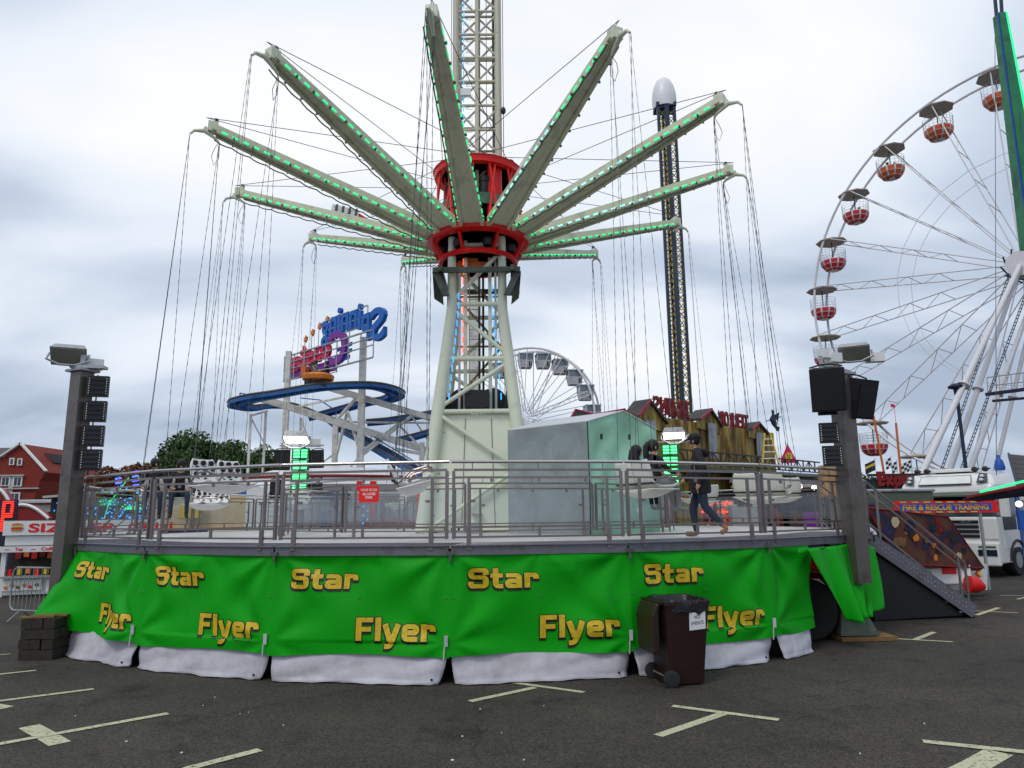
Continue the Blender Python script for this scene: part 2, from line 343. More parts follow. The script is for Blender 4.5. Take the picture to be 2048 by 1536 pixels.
# ================================================================ SETTING
g=MB(); g.grid(lambda u,v:V((-400+800*u,-60+900*v,0)),40,40); tag(g.build('ground','asphalt'),kind='structure')
_pl=[0]
def paint_line(pts,w,name='parking_line'):
    m=MB(); _pl[0]+=1; zo=.004+.004*(_pl[0]%2)
    for a,b in zip(pts,pts[1:]):
        a=V(a);b=V(b);d=(b-a);n=max(3,int(d.length/.25));pr=V((-d.y,d.x,0)).normalized()*w/2
        def fn(u,v,a=a,b=b,pr=pr):
            p=a.lerp(b,u); j=(random.random()-.5)*.012
            return p+pr*(v*2-1)*(1+j*6)+V((0,0,zo))
        m.grid(fn,n,1)
    return tag(m.build(name,'road_paint'),kind='structure')
G=lambda x,y:U(x,y,Z=0)
for a,b,w in (((940,1404),(1070,1376),.10),((1022,1365),(1168,1385),.085),((1345,1413),(1558,1441),.095),((1316,1472),(1448,1427),.11),
              ((1846,1484),(2075,1508),.11),((1925,1545),(1998,1505),.22),((-60,1500),(336,1428),.10),((58,1453),(120,1488),.19),((-40,1408),(187,1379),.09),
              ((-30,1352),(72,1341),.07),((-40,1313),(20,1309),.06),((-30,1412),(6,1418),.24),((370,1540),(520,1501),.11),
              ((1780,1277),(1906,1284),.08),((1828,1281),(1868,1265),.10),((1950,1222),(2036,1226),.07),((1953,1231),(1998,1216),.10),((2000,1191),(2090,1192),.06),((2035,1199),(2075,1189),.07)):
    paint_line([G(*a),G(*b)],w)
m=MB()
for i in range(16):
    p=U(random.uniform(100,1900),random.uniform(1395,1530),Z=0); s_=random.uniform(.006,.016); m.box((p.x,p.y,.006),(s_,s_*random.uniform(.5,1.6),.008),MX.Rotation(random.random()*3,3,'Z'))
tag(m.build('litter_scraps','sign_white'),kind='stuff')
# ================================================================ PLATFORM
C=V((-.879,18.491,0)); RD=8.86; TH=R(15.45); A0=R(.3); ZD=1.70; NP=23
def vert(k,r=RD,z=0): a=A0+k*TH; return C+V((r*sin(a),-r*cos(a),z))
plat=thing('ride_platform','wide round aluminium deck of the swing ride raised on a trailer above the green banners','platform',loc=tuple(C))
for k in range(-11,12):
    a,b=vert(k),vert(k+1); ia,ib=vert(k,1.0),vert(k+1,1.0)
    if k==11: b=vert(k+1,RD); 
    m=MB(); q=[p+V((0,0,ZD-.03)) for p in(a,b,ib,ia)]
    # tread ribs: a slightly stepped plate
    m.prism(q,(0,0,.03)); m.build('deck_panel','deck_alu',plat)
    d=(b-a).normalized(); nn=V((d.y,-d.x,0))
    m=MB(); m.bar(a+d*.01+V((0,0,ZD-.055))+nn*.03,b-d*.01+V((0,0,ZD-.055))+nn*.03,.06,.125); 
    m.bar(a+d*.01+V((0,0,ZD+.004))+nn*.045,b-d*.01+V((0,0,ZD+.004))+nn*.045,.09,.012)
    m.build('edge_beam','deck_edge',plat)
    m=MB(); m.box(a+V((0,0,ZD-.09))+nn*.075,(.10,.03,.05),MX.Rotation(math.atan2(d.y,d.x),3,'Z')); m.bar(a+V((0,0,ZD-.12))+nn*.07,a+V((0,0,ZD-.19))+nn*.07,.035,.03); m.build('latch','collar_grey',plat)
# anti slip ribs close to the front edge
for k in range(-4,4):
    m=MB();a,b=vert(k),vert(k+1);d=(b-a).normalized();nn=V((d.y,-d.x,0));Lk=(b-a).length
    for i in range(46):
        p=a+d*(.04+i*(Lk-.08)/45); m.bar(p+V((0,0,ZD+.004))-nn*.02,p+V((0,0,ZD+.004))-nn*1.1,.012,.008)
    tag(m.build('tread_rib','deck_edge',plat),kind='stuff')
# undercarriage
m=MB(); m.box((C.x,C.y,1.1),(3.2,13.5,.35)); m.box((C.x,C.y,1.1),(13.5,1.2,.3)); m.build('chassis_beam','black',plat)
m=MB(); m.path([C+V((7.0*cos(2*PI*i/40),7.0*sin(2*PI*i/40),.8)) for i in range(40) if not(10<i<10)],.01,4)
m=MB(); m.add([C+V((6.6*cos(2*PI*i/40),6.6*sin(2*PI*i/40),z)) for z in(0,1.62) for i in range(40)],[(i,(i+1)%40,40+(i+1)%40,40+i) for i in range(40)]); m.build('light_block_ring','black_cloth',plat)  # added dark ring under the deck, stops light showing through the wheel gap
for s in(-1,1):
    for t_ in(-1,0,1):
        m=MB(); m.bar((C.x+s*2.2,C.y+t_*5,0.02),(C.x+s*2.2,C.y+t_*5,1.5),.3); m.build('jack_leg','black',plat)
# ---- guard railings
LP=(vert(1)-vert(0)).length
def make_rail(name,label,cat,L,glass,group):
    t=thing(name,label,cat,group); sq=.032
    a,b=.045,L-.045; z=lambda v:v-ZD
    m=MB(); m.tube((a-.03,0,z(2.80)),(b+.03,0,z(2.80)),.023,10); o=m.build('handrail','handrail',t,True,local=True)
    for x in(a+.25,(a+b)/2,b-.25):
        m=MB(); m.tube((x,0,z(2.69)),(x,0,z(2.80)),.007,5); m.build('stem','steel',o,local=True)
    m=MB(); m.bar((a,0,z(2.69)),(b,0,z(2.69)),sq,sq); m.build('top_rail','steel',t,local=True)
    m=MB(); m.bar((a+sq/2,0,z(2.59)),(b-sq/2,0,z(2.59)),sq*.85,sq*.85); m.build('mid_rail','steel',t,local=True)
    m=MB(); m.bar((a+sq/2,0,z(1.94)),(b-sq/2,0,z(1.94)),sq*.85,sq*.85); m.build('lower_rail','steel',t,local=True)
    m=MB(); m.bar((a+sq/2,0,z(1.81)),(b-sq/2,0,z(1.81)),sq*.8,sq*.8); m.build('toe_rail','steel',t,local=True)
    for x,s in((a,1),(b,-1)):
        m=MB(); m.bar((x,0,z(2.674)),(x,0,z(1.79)),sq*1.25,sq*1.25); m.build('post','steel',t,local=True)
        x2=x+s*.20
        m=MB(); m.bar((x2,0,z(2.575)),(x2,0,z(1.955)),sq*1.1,sq*1.1); m.box((x2+s*.06,0,z(2.28)),(.06,.02,.035)); m.build('baluster','steel',t,local=True)
        m=MB(); m.bar((x2,-.035,z(1.925)),(x2,-.035,z(1.60)),.06,.03); m.box((x2,-.06,z(1.665)),(.07,.03,.03)); m.build('foot','steel',t,local=True)
    m=MB(); m.bar(((a+b)/2,0,z(1.925)),((a+b)/2,0,z(1.82)),sq,sq); m.build('stub','steel',t,local=True)
    for f in(.22,.5,.78):
        m=MB(); m.box((a+(b-a)*f,-.012,z(2.555)),(.035,.03,.05)); m.build('clip','steel',t,local=True)
    if glass:
        m=MB(); m.box(((a+b)/2,0,z(2.265)),(b-a-.12,.006,.60)); m.build('clear_panel','acrylic',t,local=True)
    return t
ordw={-4:'behind the left light column',-3:'above the leftmost slanting Star Flyer banner',-2:'above the second Star Flyer banner from the left',-1:'above the third Star Flyer banner from the left',0:'above the banner directly in front of the tower',1:'above the banner behind the brown bin',2:'above the rolled open banner by the mudguard',3:'behind the right light column at the stair head'}
base=None
for k in range(-11,11):
    if k==4: continue
    a,b=vert(k),vert(k+1); yaw=math.atan2(b.y-a.y,b.x-a.x)
    glass=k<-3 or k>3
    key='g' if glass else 'p'
    if base is None: base={}
    if key not in base:
        base[key]=make_rail('guard_railing','x','railing',LP,glass,'steel guard railings round the edge of the ride deck'); o=base[key]
        for c_ in o.children: pass
    else: o=copy_tree(base[key])
    o.location=(a.x,a.y,ZD); o.rotation_euler=(0,0,yaw)
    o['label']=('steel guard railing '+ordw[k]) if k in ordw else ('steel railing with clear panels on the far '+('left' if k<-3 else 'right')+' side of the round deck')
inner=None; RI=4.9; NI=12; A1=R(.3)
for k in range(NI):
    a=C+V((RI*sin(A1+k*PI/6),-RI*cos(A1+k*PI/6),0)); b=C+V((RI*sin(A1+(k+1)*PI/6),-RI*cos(A1+(k+1)*PI/6),0))
    yaw=math.atan2(b.y-a.y,b.x-a.x)
    if inner is None: inner=make_rail('inner_fence','x','fence',(b-a).length,True,'clear panelled fences round the ride tower'); o=inner
    else: o=copy_tree(inner)
    o.location=(a.x,a.y,ZD); o.rotation_euler=(0,0,yaw)
    o['label']={0:'clear panelled inner fence in front of the grey end of the booth',11:'clear panelled inner fence left of the tower carrying the red notice',1:'clear panelled inner fence in front of the green side of the booth',10:'clear panelled inner fence behind the black dotted swing seats'}.get(k,'clear panelled steel fence round the back of the tower')
# red notice
p=U(738,988,Y=13.55); t=thing('safety_sign','small red notice reading please secure all loose items hung on the inner fence','sign',loc=tuple(p))
m=MB(); m.box(p,(.37,.012,.30)); m.build('board','sign_red',t)
for s_,z_,b_,w_ in(('PLEASE SECURE',.055,0,.30),('ALL LOOSE',-.02,.02,.24),('ITEMS',-.085,.02,.13)):
    m=MB(); text(m,s_,p+V((-w_/2,-.009,z_)),(1,0,0),(0,0,1),.045,w_,bold=b_); m.build('lettering','sign_white',t)
# ================================================================ BANNERS
def fold(u,z,k,seed):
    r_=random.Random(seed*31+5); f=0
    H=(z-.34)/1.28; xx=u*2.38; zz=z
    for cx,cz,ph,am in((.05,1.62,r_.uniform(0,6),.030),(2.33,1.62,r_.uniform(0,6),.030),(.02,.5,r_.uniform(0,6),.024),(2.36,.5,r_.uniform(0,6),.024),(1.2,1.7,r_.uniform(0,6),.010)):
        dx=xx-cx;dz=zz-cz;d=math.hypot(dx,dz); th=math.atan2(dz,dx)
        f+=am*sin(th*r_.uniform(6,9)+ph)*min(1,d/.35)*math.exp(-max(0,d-.5)*.8)
    f+=.012*NZ.noise(V((xx*1.1,zz*1.6,k*3.1)))*2
    wz=min(1,max(0,(1.64-z)/.16)); wu_=min(1,u*9,(1-u)*9)
    return f*wz*max(0,wu_)*.85
GT=(1.61,.335)
def banner_pt(k,u,z,lift=0):
    a,b=vert(k),vert(k+1); d=(b-a).normalized(); n=V((d.y,-d.x,0)); h=(GT[0]-z)
    u_=u; 
    p=a.lerp(b,u); n=(p-C).normalized(); gl=.022*NZ.noise(V((p.x*.9,p.y*.9,z*1.3)))*min(1,h*6)+.012*sin((k+u)*6.3+z*3.1)*min(1,h*4)
    p=p+n*(.035+lift+fold(u,z,k,k+20)+gl+.035*h)+V((0,0,z))
    if k==-3:
        w=max(0,1-u)**1.6; p+=V((-.30,-.08,.10))*w*(h/1.3)+n*(.11*sin(u*7+.6+h)*h/1.3*min(1,(1-u)*5)+.12*w*h)
    if k==-4: p+=V((-.30,-.10,.05))*(h/1.3)*u
    return p
names={-3:'green vinyl Star Flyer banner flaring out at the far left, behind the timber stack',-2:'second green Star Flyer banner from the left end of the deck',-1:'third green Star Flyer banner from the left, left of centre',0:'green Star Flyer banner at the middle, in front of the tower',1:'green Star Flyer banner partly hidden by the brown wheelie bin',2:'plain green banner strip left of the open wheel gap',-4:'plain green banner end just behind the left light column',-5:'plain green banner on the far left side of the deck',-6:'plain green banner round the back left of the deck'}
GL={'S':(1.16,[[(1.00,.66),(1.00,.90),(.17,.90),(.17,.54),(1.00,.54),(1.00,.10),(.17,.10),(.17,.33)]]),
't':(.72,[[(.30,.98),(.30,.10),(.72,.10)],[(.0,.62),(.13,.62)],[(.47,.62),(.70,.62)]]),
'a':(1.0,[[(.06,.62),(.80,.62),(.80,0)],[(.63,.35),(.17,.35),(.17,.10),(.63,.10)]]),
'r':(.74,[[(.17,0),(.17,.74)],[(.34,.62),(.68,.62),(.68,.42)]]),
'F':(1.0,[[(.17,0),(.17,1)],[(.34,.90),(.98,.90)],[(.34,.50),(.88,.50)]]),
'l':(.34,[[(.17,0),(.17,1)]]),
'y':(1.0,[[(.12,.72),(.44,.02)],[(.88,.72),(.56,-.02),(.40,-.24),(.10,-.24)]]),
'e':(1.0,[[(.34,.36),(.83,.36),(.83,.62),(.17,.62),(.17,.10),(.92,.10)]])}
def stroke(pts,w,ext=0):
    P=[V((x,y,0)) for x,y in pts]
    if ext: P[0]=P[0]+(P[0]-P[1]).normalized()*ext; P[-1]=P[-1]+(P[-1]-P[-2]).normalized()*ext
    out=[P[0]]
    for i in range(1,len(P)-1):
        a,c,d=P[i-1],P[i],P[i+1]; r_=min(.17,(a-c).length/2,(d-c).length/2); u=(a-c).normalized();v=(d-c).normalized()
        for j in range(6):
            f=j/5; q=c+u*r_*(1-f)**2+v*r_*f**2; out.append(q)
    out.append(P[-1]); fin=[out[0]]
    for a,c in zip(out,out[1:]):
        n=max(1,int((c-a).length/.09))
        if (c-a).length<1e-5: continue
        for i in range(1,n+1): fin.append(a.lerp(c,i/n))
    vs=[];n=len(fin)
    for i,p in enumerate(fin):
        t=(fin[min(n-1,i+1)]-fin[max(0,i-1)]).normalized(); nn=V((-t.y,t.x,0))
        for f in(-1,-.33,.33,1): vs.append(p+V((nn.x*(w+.13),nn.y*w,0))*.5*f)
    return vs,[(i*4+k,i*4+k+1,(i+1)*4+k+1,(i+1)*4+k) for i in range(n-1) for k in range(3)]
def word(s,w,h,wide,ext):
    tot=sum(GL[c][0] for c in s)+.10*(len(s)-1); x=0; res=[]
    for c in s:
        for j,st in enumerate(GL[c][1]):
            vs,fs=stroke(st,wide,ext); res.append(([V(((v.x+x)*w/tot,v.y*h,0)) for v in vs],fs,j))
        x+=GL[c][0]+.10
    return res
W1={}
for s,w,h in(('Star',.90,.255),('Flyer',1.02,.285)):
    W1[s]=(word(s,w,h,.205,0),word(s,w,h,.275,.035),w)
for k in range(-6,3):
    seamz=.335; UE=.47 if k==2 else 1
    nm=names.get(k,'plain green banner skirting the far side of the round deck')
    a=vert(k)
    t=thing('green_banner',nm,'banner','green vinyl banners round the deck',loc=tuple(a))
    m=MB(); nu,nv=(90,56) if -5<k<3 else (20,14)
    m.grid(lambda u,v:banner_pt(k,u*UE,GT[0]+(GT[1]-GT[0])*v+(0 if v<.99 else .02*sin(u*5+k)*(1 if abs(k)<5 else 0)),0),nu,nv); m.f=[tuple(reversed(f)) for f in m.f]; m.build('sheet','green_tarp',t,'all')
    if -4<k<2:
        for s,(uu,zb) in(('Star',(.10,1.16)),('Flyer',(.49,.52))):
            wy,wb,w=W1[s]
            if k==-3: uu+=.06 if s=='Star' else .02
            for nm_,ws_,ml,lf,dx,dz in(('lettering_shadow',wb,'letter_black',.009,0,0),('lettering_shadow',wb,'letter_black',.007,-.006,-.024),('lettering',wy,'letter_yellow',.013,0,0)):
                m=MB()
                for vs,fs,j in ws_: m.add([banner_pt(k,uu+(v.x+dx)/LP,zb+v.y+dz,lf+j*.0006) for v in vs],fs)
                m.build(nm_,ml,t,'all')
        # eyelets
        for u in(.02,.5,.98): m=MB(); m.ball(banner_pt(k,u,1.05,.006),.011,6,4); m.build('eyelet','steel',t)
# white ground sheets
wl={-3:'crumpled white ground sheet under the leftmost slanting green banner',-2:'white ground sheet under the second green banner from the left',-1:'white ground sheet under the third green banner from the left',0:'white ground sheet under the middle green banner',1:'white ground sheet behind the brown wheelie bin'}
for k in range(-4,3):
    a,b=vert(k),vert(k+1); d=(b-a).normalized(); n=V((d.y,-d.x,0)); L_=(b-a).length
    t=thing('ground_sheet',wl.get(k,'short white ground sheet beside the open wheel gap' if k==2 else 'white ground sheet end behind the timber stack'),'tarpaulin','white tarpaulins along the foot of the deck',loc=tuple(a))
    u1=.994 if k!=2 else .44
    if k==2: u0=.03
    else: u0=.008
    rr=random.Random(k+50)
    ph=[rr.uniform(0,6) for _ in range(6)]
    def fn(u,v,k=k,ph=ph):
        uu=u0+(u1-u0)*u
        # corner curl at the seams
        cl=math.exp(-((1-u)/.06)**2)*.14*v+math.exp(-(u/.05)**2)*.05*v
        z=.46*(1-v)+.004
        uu-= math.exp(-((1-u)/.06)**2)*(.045 if k in(-1,-2,1) else .03)*v*v; uu+= math.exp(-(u/.06)**2)*.022*v*v
        o=.0+.10*v+.022*sin(uu*7+ph[0]+v*2)*v+.012*sin(uu*17+ph[1]-v*3)*v+.014*NZ.noise(V((uu*3,v*1.2,k*1.7)))+.012*abs(sin(uu*8+v*5+ph[2]))
        p=a.lerp(b,uu)+n*(o-cl*.5)+V((0,0,z))
        if k==-3:
            p+=V((-.30,-.02,.0))*(1-u)**2+n*(.09*abs(sin(u*6.2+v*2.3))*v)*.9; p.z+=.10*(1-u)*(1-v)
        cz=NZ.noise(V((uu*7+k,v*2.5,ph[4])));  p+=n*(.035*abs(cz)*v+.02*abs(sin(uu*5+v*6+ph[5]))*v)
        if v>.99: p.z=.008+.010*abs(sin(uu*19+ph[3])); p+=n*(.02+.03*NZ.noise(V((uu*4,0,k))))
        return p
    m=MB(); m.grid(fn,40 if -5<k<3 else 4,12 if -5<k<3 else 2); m.f=[tuple(reversed(f)) for f in m.f]
    m.build('sheet','white_tarp',t,'all',thick=.004)
    if -4<k<2:
        p=banner_pt(k,.985,.5,.035); m=MB(); m.box(p+V((0,0,.03)),(.045,.015,.13)); m.bar(p+V((-.02,0,-.03)),p+V((-.03,0,-.20)),.016,.008); m.build('strap','white_tarp',t)
        m=MB(); q=fn(.93,.86)+n*.012; m.ball(q,.016,8,5,(1,.6,1)); m.build('hole','black',t)
# open drapes on the right
m=MB()
def drape(t,label,pts_top,pts_bot,amp,fr,nu=26,nv=24):
    o=thing('green_drape',label,'banner',None,loc=tuple(pts_top[0])); mm=MB()
    def fn(u,v):
        def lerp(ps,u):
            x=u*(len(ps)-1); i=min(int(x),len(ps)-2); return ps[i].lerp(ps[i+1],x-i)
        p=lerp(pts_top,u).lerp(lerp(pts_bot,u),v); return p+V((.3,-1,0))*amp*sin(u*fr+v*2.2)*(.25+v)
    mm.grid(fn,nu,nv); mm.build('sheet','green_tarp',o,'all',thick=.003); return o
q=lambda x,y,Y:U(x,y,Y=Y)
drape('d','plain green drape strip bridging the top of the wheel gap',[q(1596,1098,11.15),q(1655,1093,11.6)],[q(1598,1108,11.12),q(1640,1104,11.5)],.005,9,10,3)
drape('d','green drape pulled aside right of the mudguard, wrapped round the column',[q(1615,1098,11.25),q(1668,1092,11.75)],[q(1688,1240,11.5),q(1734,1248,11.6)],.06,8)
drape('d','small green drape hanging right of the right light column',[q(1722,1085,12.9),q(1748,1095,13.2)],[q(1732,1236,12.4),q(1768,1212,12.9)],.05,7)
drape('d','green drape in shadow behind the right light column',[q(1668,1092,11.9),q(1735,1082,12.9)],[q(1720,1240,12.0),q(1740,1232,12.5)],.07,13)
# mudguard and wheel behind the gap
p=U(1640,1262,Y=12.25); t=thing('trailer_wheel','black trailer wheel under a curved mudguard in the open gap of the skirt','wheel',loc=(p.x,p.y,0))
m=MB(); m.lathe((p.x-.1,p.y+.25,.50),[(.30,-.14),(.47,-.14),(.5,-.1),(.5,.1),(.47,.14),(.30,.14)],28,'Y'); m.build('tyre','tyre',t,True)
m=MB(); m.lathe((p.x-.1,p.y+.25,.50),[(.05,-.12),(.27,-.10),(.29,-.13),(.29,.1)],20,'Y'); m.build('rim','galv',t,True)
m=MB()
def fn(u,v):
    a=R(165)-u*R(160); return V((p.x-.1+.62*cos(a),p.y-.12+v*.7,.50+.62*sin(a)))
m.grid(fn,20,2); m.build('mudguard','mudguard',t,True,thick=.025)
m=MB(); m.box((p.x-.25,p.y+.5,1.15),(1.0,.2,.35)); m.build('valance','red_paint',t)
m=MB(); m.box((p.x-.60,p.y+.2,1.2),(.16,.1,.5)); m.build('plate','galv',t)
p=U(1735,1275,Y=12.6); t=thing('outrigger_foot','dark steel outrigger foot standing on a timber pad below the right column','support',loc=(p.x,p.y,0))
m=MB(); c0=V((p.x-.25,p.y,.09)); m.add([c0+V(v) for v in((-.3,-.25,0),(.35,-.25,0),(.35,.25,0),(-.3,.25,0),(-.12,-.1,.75),(.0,-.1,.75),(.0,.1,.75),(-.12,.1,.75))],[(3,2,1,0),(4,5,6,7),(0,1,5,4),(1,2,6,5),(2,3,7,6),(3,0,4,7)]); m.build('foot_plate','collar_grey',t)
m=MB(); m.tube(c0+V((-.06,0,.7)),c0+V((-.06,0,1.45)),.09,12); m.build('jack_leg','black',t,True)
t=thing('timber_pad','flat brown timber board pad under the outrigger foot','timber',loc=(p.x,p.y,0))
for i in range(3):
    m=MB(); m.box((p.x-.1,p.y-.2+i*.2,.04),(.95,.18,.065),MX.Rotation(R(4+i),3,'Z')); m.build('board','wood_board',t)
# timber stack left
t=thing('timber_stack','stack of dark weathered timber blocks at the left end of the banners','timber',loc=(-7.3,11.62,0))
z=.0
for r_ in range(4):
    h=.15
    for i in range(3):
        m=MB(); 
        if r_%2: m.box((-7.3+(i-1)*.172+random.uniform(-.01,.01),11.72,z+h/2),(.16,.50,h-.01),MX.Rotation(R(random.uniform(-3,3)),3,'Z'))
        else: m.box((-7.28,11.72+(i-1)*.172,z+h/2),(.50+random.uniform(-.03,.03),.16,h-.01),MX.Rotation(R(random.uniform(-3,3)),3,'Z'))
        m.build('timber_block','wood_dark',t)
    z+=h
for i in range(2):
    m=MB(); m.box((-7.35+.1*i,11.55+.2*i,z+.02),(.48,.10,.03),MX.Rotation(R(12-9*i),3,'Z')); m.build('board','wood_board',t)
# ================================================================ TOWER
tw=thing('ride_tower','tall cream lattice tower standing in the middle of the swing ride','tower',loc=(C.x,C.y,ZD))
cx,cy=C.x,C.y
Q=lambda x,y,z:V((cx+x,cy+y,z))
HW=lambda z:.65 if z>7.3 else (.65+(7.3-z)*.112)   # half width of the splayed foot
for sx in(-1,1):
    for sy in(-1,1):
        m=MB(); m.path([Q(sx*HW(1.7),sy*HW(1.7),1.7),Q(sx*HW(4.6),sy*HW(4.6),4.6),Q(sx*HW(7.3),sy*HW(7.3),7.3),Q(sx*.65,sy*.65,7.9),Q(sx*.65,sy*.65,9.3)],[.165,.16,.135,.115,.10],14); m.build('leg','cream',tw,True)
        m=MB(); m.tube(Q(sx*.58,sy*.58,9.3),Q(sx*.58,sy*.58,26),.085,12); m.build('mast_chord','mast_tan',tw,True)
def face(f,z0,z1,mt,nm,r=.045,diag=None):
    pass
rot=lambda i,x,y,z:(Q(x,y,z),Q(-y,x,z),Q(-x,-y,z),Q(y,-x,z))[i]
for i in range(4):
    for z in(4.62,5.98,7.45,9.05):
        m=MB(); h=HW(z); m.tube(rot(i,-h,-h,z),rot(i,h,-h,z),.06,10); m.build('cross_bar','cream',tw,True)
    for z0,z1,s in((4.62,5.98,1),(5.98,7.45,-1),(7.45,9.0,1)):
        m=MB(); m.tube(rot(i,-s*HW(z0),-HW(z0),z0+.08),rot(i,s*HW(z1),-HW(z1),z1-.1),.055,10); m.build('brace','cream',tw,True)
    # cream infill panels between the feet
    m=MB(); h0,h1=HW(1.72)-.14,HW(4.5)-.12; yo=.02
    m.prism([rot(i,-h0,-h0-yo,1.72),rot(i,h0,-h0-yo,1.72),rot(i,h1,-h1-yo,4.56),rot(i,-h1,-h1-yo,4.56)],(rot(i,0,1,0)-rot(i,0,0,0))*.03); m.build('infill_panel','cream_panel',tw)
    for x_ in(-.35,.45):
        m=MB(); m.bar(rot(i,x_,-HW(1.9)+.10,1.8),rot(i,x_*.8,-HW(4.4)+.08,4.45),.012,.012); m.build('panel_seam','collar_grey',tw)
    for z_ in(2.1,3.1,4.1):
        for s_ in(-1,1): m=MB(); m.ball(rot(i,s_*(HW(z_)-.22),-HW(z_)+.10,z_),.016,6,4); m.build('bolt','collar_grey',tw)
    m=MB(); m.box(rot(i,.02,-HW(2.1)+.07,2.13),(.24,.24,.035)); m.build('latch','galv',tw)
    for a_,b_ in(((-1,4.5),(1,3.2)),((1,3.2),(-1,1.75))):
        m=MB(); m.tube(rot(i,a_[0]*(HW(a_[1])-.1),-HW(a_[1])-.04,a_[1]),rot(i,b_[0]*(HW(b_[1])-.1),-HW(b_[1])-.04,b_[1]),.055,10); m.build('brace','cream',tw,True)
    # mast
    zz=10.2;j=0
    while zz<25:
        m=MB(); m.tube(rot(i,-.58,-.58,zz),rot(i,.58,-.58,zz),.038,8); m.build('cross_bar','mast_tan',tw,True)
        m=MB()
        if j%2==0: m.tube(rot(i,-.56,-.56,zz+.05),rot(i,-.02,-.57,zz+.62),.03,7); m.tube(rot(i,.56,-.56,zz+.05),rot(i,.02,-.57,zz+.62),.03,7)
        else: m.tube(rot(i,.0,-.57,zz+.0),rot(i,.56,-.56,zz+.64),.03,7); m.tube(rot(i,.0,-.57,zz+.0),rot(i,-.56,-.56,zz+.64),.03,7)
        m.build('brace','mast_tan',tw,True)
        if i==0:
            m=MB()
            for s_ in(-1,1): m.tube(Q(s_*.045,-.61,zz),Q(s_*.045,-.65,zz),.035,8)
            m.build('bolt','mast_tan',tw)
        zz+=.72; j+=1
m=MB(); m.bar(Q(0,-.60,9.4),Q(0,-.60,26),.10,.08); m.build('mast_chord','mast_tan',tw)
m=MB(); m.bar(Q(0,.56,9.4),Q(0,.56,26),.09,.08); m.build('mast_chord','mast_tan',tw)
# inner members, ladder, light strips, cables
for x in(-.30,.33):
    m=MB(); m.bar(Q(x,-.55,4.65),Q(x,-.55,9.2),.09); m.build('guide_rail','cream',tw)
m=MB(); m.bar(Q(-.47,-.35,4.7),Q(-.47,-.35,9.2),.06); m.bar(Q(.47,-.35,4.7),Q(.47,-.35,9.2),.06); m.build('guide_rail','white_paint',tw)
for x in(-.02,.0): pass
m=MB(); m.bar(Q(.02,.1,4.6),Q(.02,.1,26),.05); m.bar(Q(.12,.3,4.6),Q(.12,.3,11),.06); m.build('guide_rail','black',tw)
m=MB()
for s_ in(-1,1): m.bar(Q(-.12+s_*.14,.35,1.8),Q(-.12+s_*.14,.35,11),.03)
for i in range(32): m.tube(Q(-.26,.35,2+i*.28),Q(.02,.35,2+i*.28),.012,5)
m.build('ladder','mast_tan',tw)
m=MB(); m.tube(Q(-.6,.6,5.2),Q(.6,.6,6.6),.035,7); m.tube(Q(.6,.6,6.6),Q(-.6,.6,8.0),.035,7)
for z in(5.3,6.6,8): m.bar(Q(-.6,.5,z),Q(.6,.5,z),.05)
m.build('brace','gold_steel',tw)
for mt_,pts in(('led_orange',[(-.36,-.62,z) for z in(6.0+.26*i for i in range(12))]),('led_blue',[(.40,-.62,5.0+.24*i) for i in range(13)]),
               ('led_blue',[(-.47,-.7,5.0+.24*i) for i in range(12)]),('led_blue',[(-.36,-.60,11.7+.26*i) for i in range(30)]),('led_orange',[(-.36,-.62,11.0+.26*i) for i in range(3)])):
    for x,y,z in pts:
        w=(HW(z)-.65) if x in(.40,-.47) else 0
        m=MB(); m.box(Q(x+(w if x>0 else -w)*.8,y-w,z),(.028,.02,.17)); m.build('light',mt_,tw)
m=MB()
for z in [11.6+.34*i for i in range(28)]:
    m.path([Q(-.30,-.62,z),Q(-.12,-.66,z-.04),Q(-.12,-.66,z+.06),Q(-.30,-.62,z+.02)],.008,4)
tag(m.build('rung','mast_tan',tw),kind='stuff')
m=MB(); m.bar(Q(.45,-.35,11.3),Q(.45,-.35,26),.07); m.build('cable_duct','collar_grey',tw)
m=MB(); m.tube(Q(.72,-.62,11.3),Q(.72,-.62,26),.01,5); m.tube(Q(-.70,-.62,11.3),Q(-.70,-.62,26),.008,5); m.tube(Q(.25,-.2,9.3),Q(.25,-.2,26),.008,5); m.ball(Q(.72,-.62,12.9),.07,8,6,(1,1,1.6)); m.build('hoist_cable','black',tw)
m=MB(); m.box(Q(-.3,-.7,13.4),(.28,.1,.2)); m.build('junction_box','white_paint',tw)
# winches and black loudspeaker on top of the cream box
for x in(-.38,.38):
    m=MB(); m.lathe(Q(x,-.3,4.95),[(.32,-.06),(.36,-.05),(.36,.05),(.32,.06)],24,'Y'); m.build('winch_drum','black',tw,True)
    m=MB(); m.box(Q(x*1.3,-.15,4.85),(.5,.3,.45)); m.build('winch_frame','red_paint',tw)
m=MB(); m.box(Q(.0,-.72,4.95),(.62,.3,.44)); m.build('speaker_cabinet','black',tw)
m=MB(); m.prism([Q(.66,-.85,4.64),Q(.92,-.85,4.64),Q(.86,-.85,5.2),Q(.74,-.85,5.2)],(0,.25,0)); m.prism([Q(-.66,-.85,4.64),Q(-.84,-.85,4.64),Q(-.76,-.85,5.0),Q(-.66,-.85,5.0)],(0,.25,0)); m.build('speaker_cabinet','black_cloth',tw)
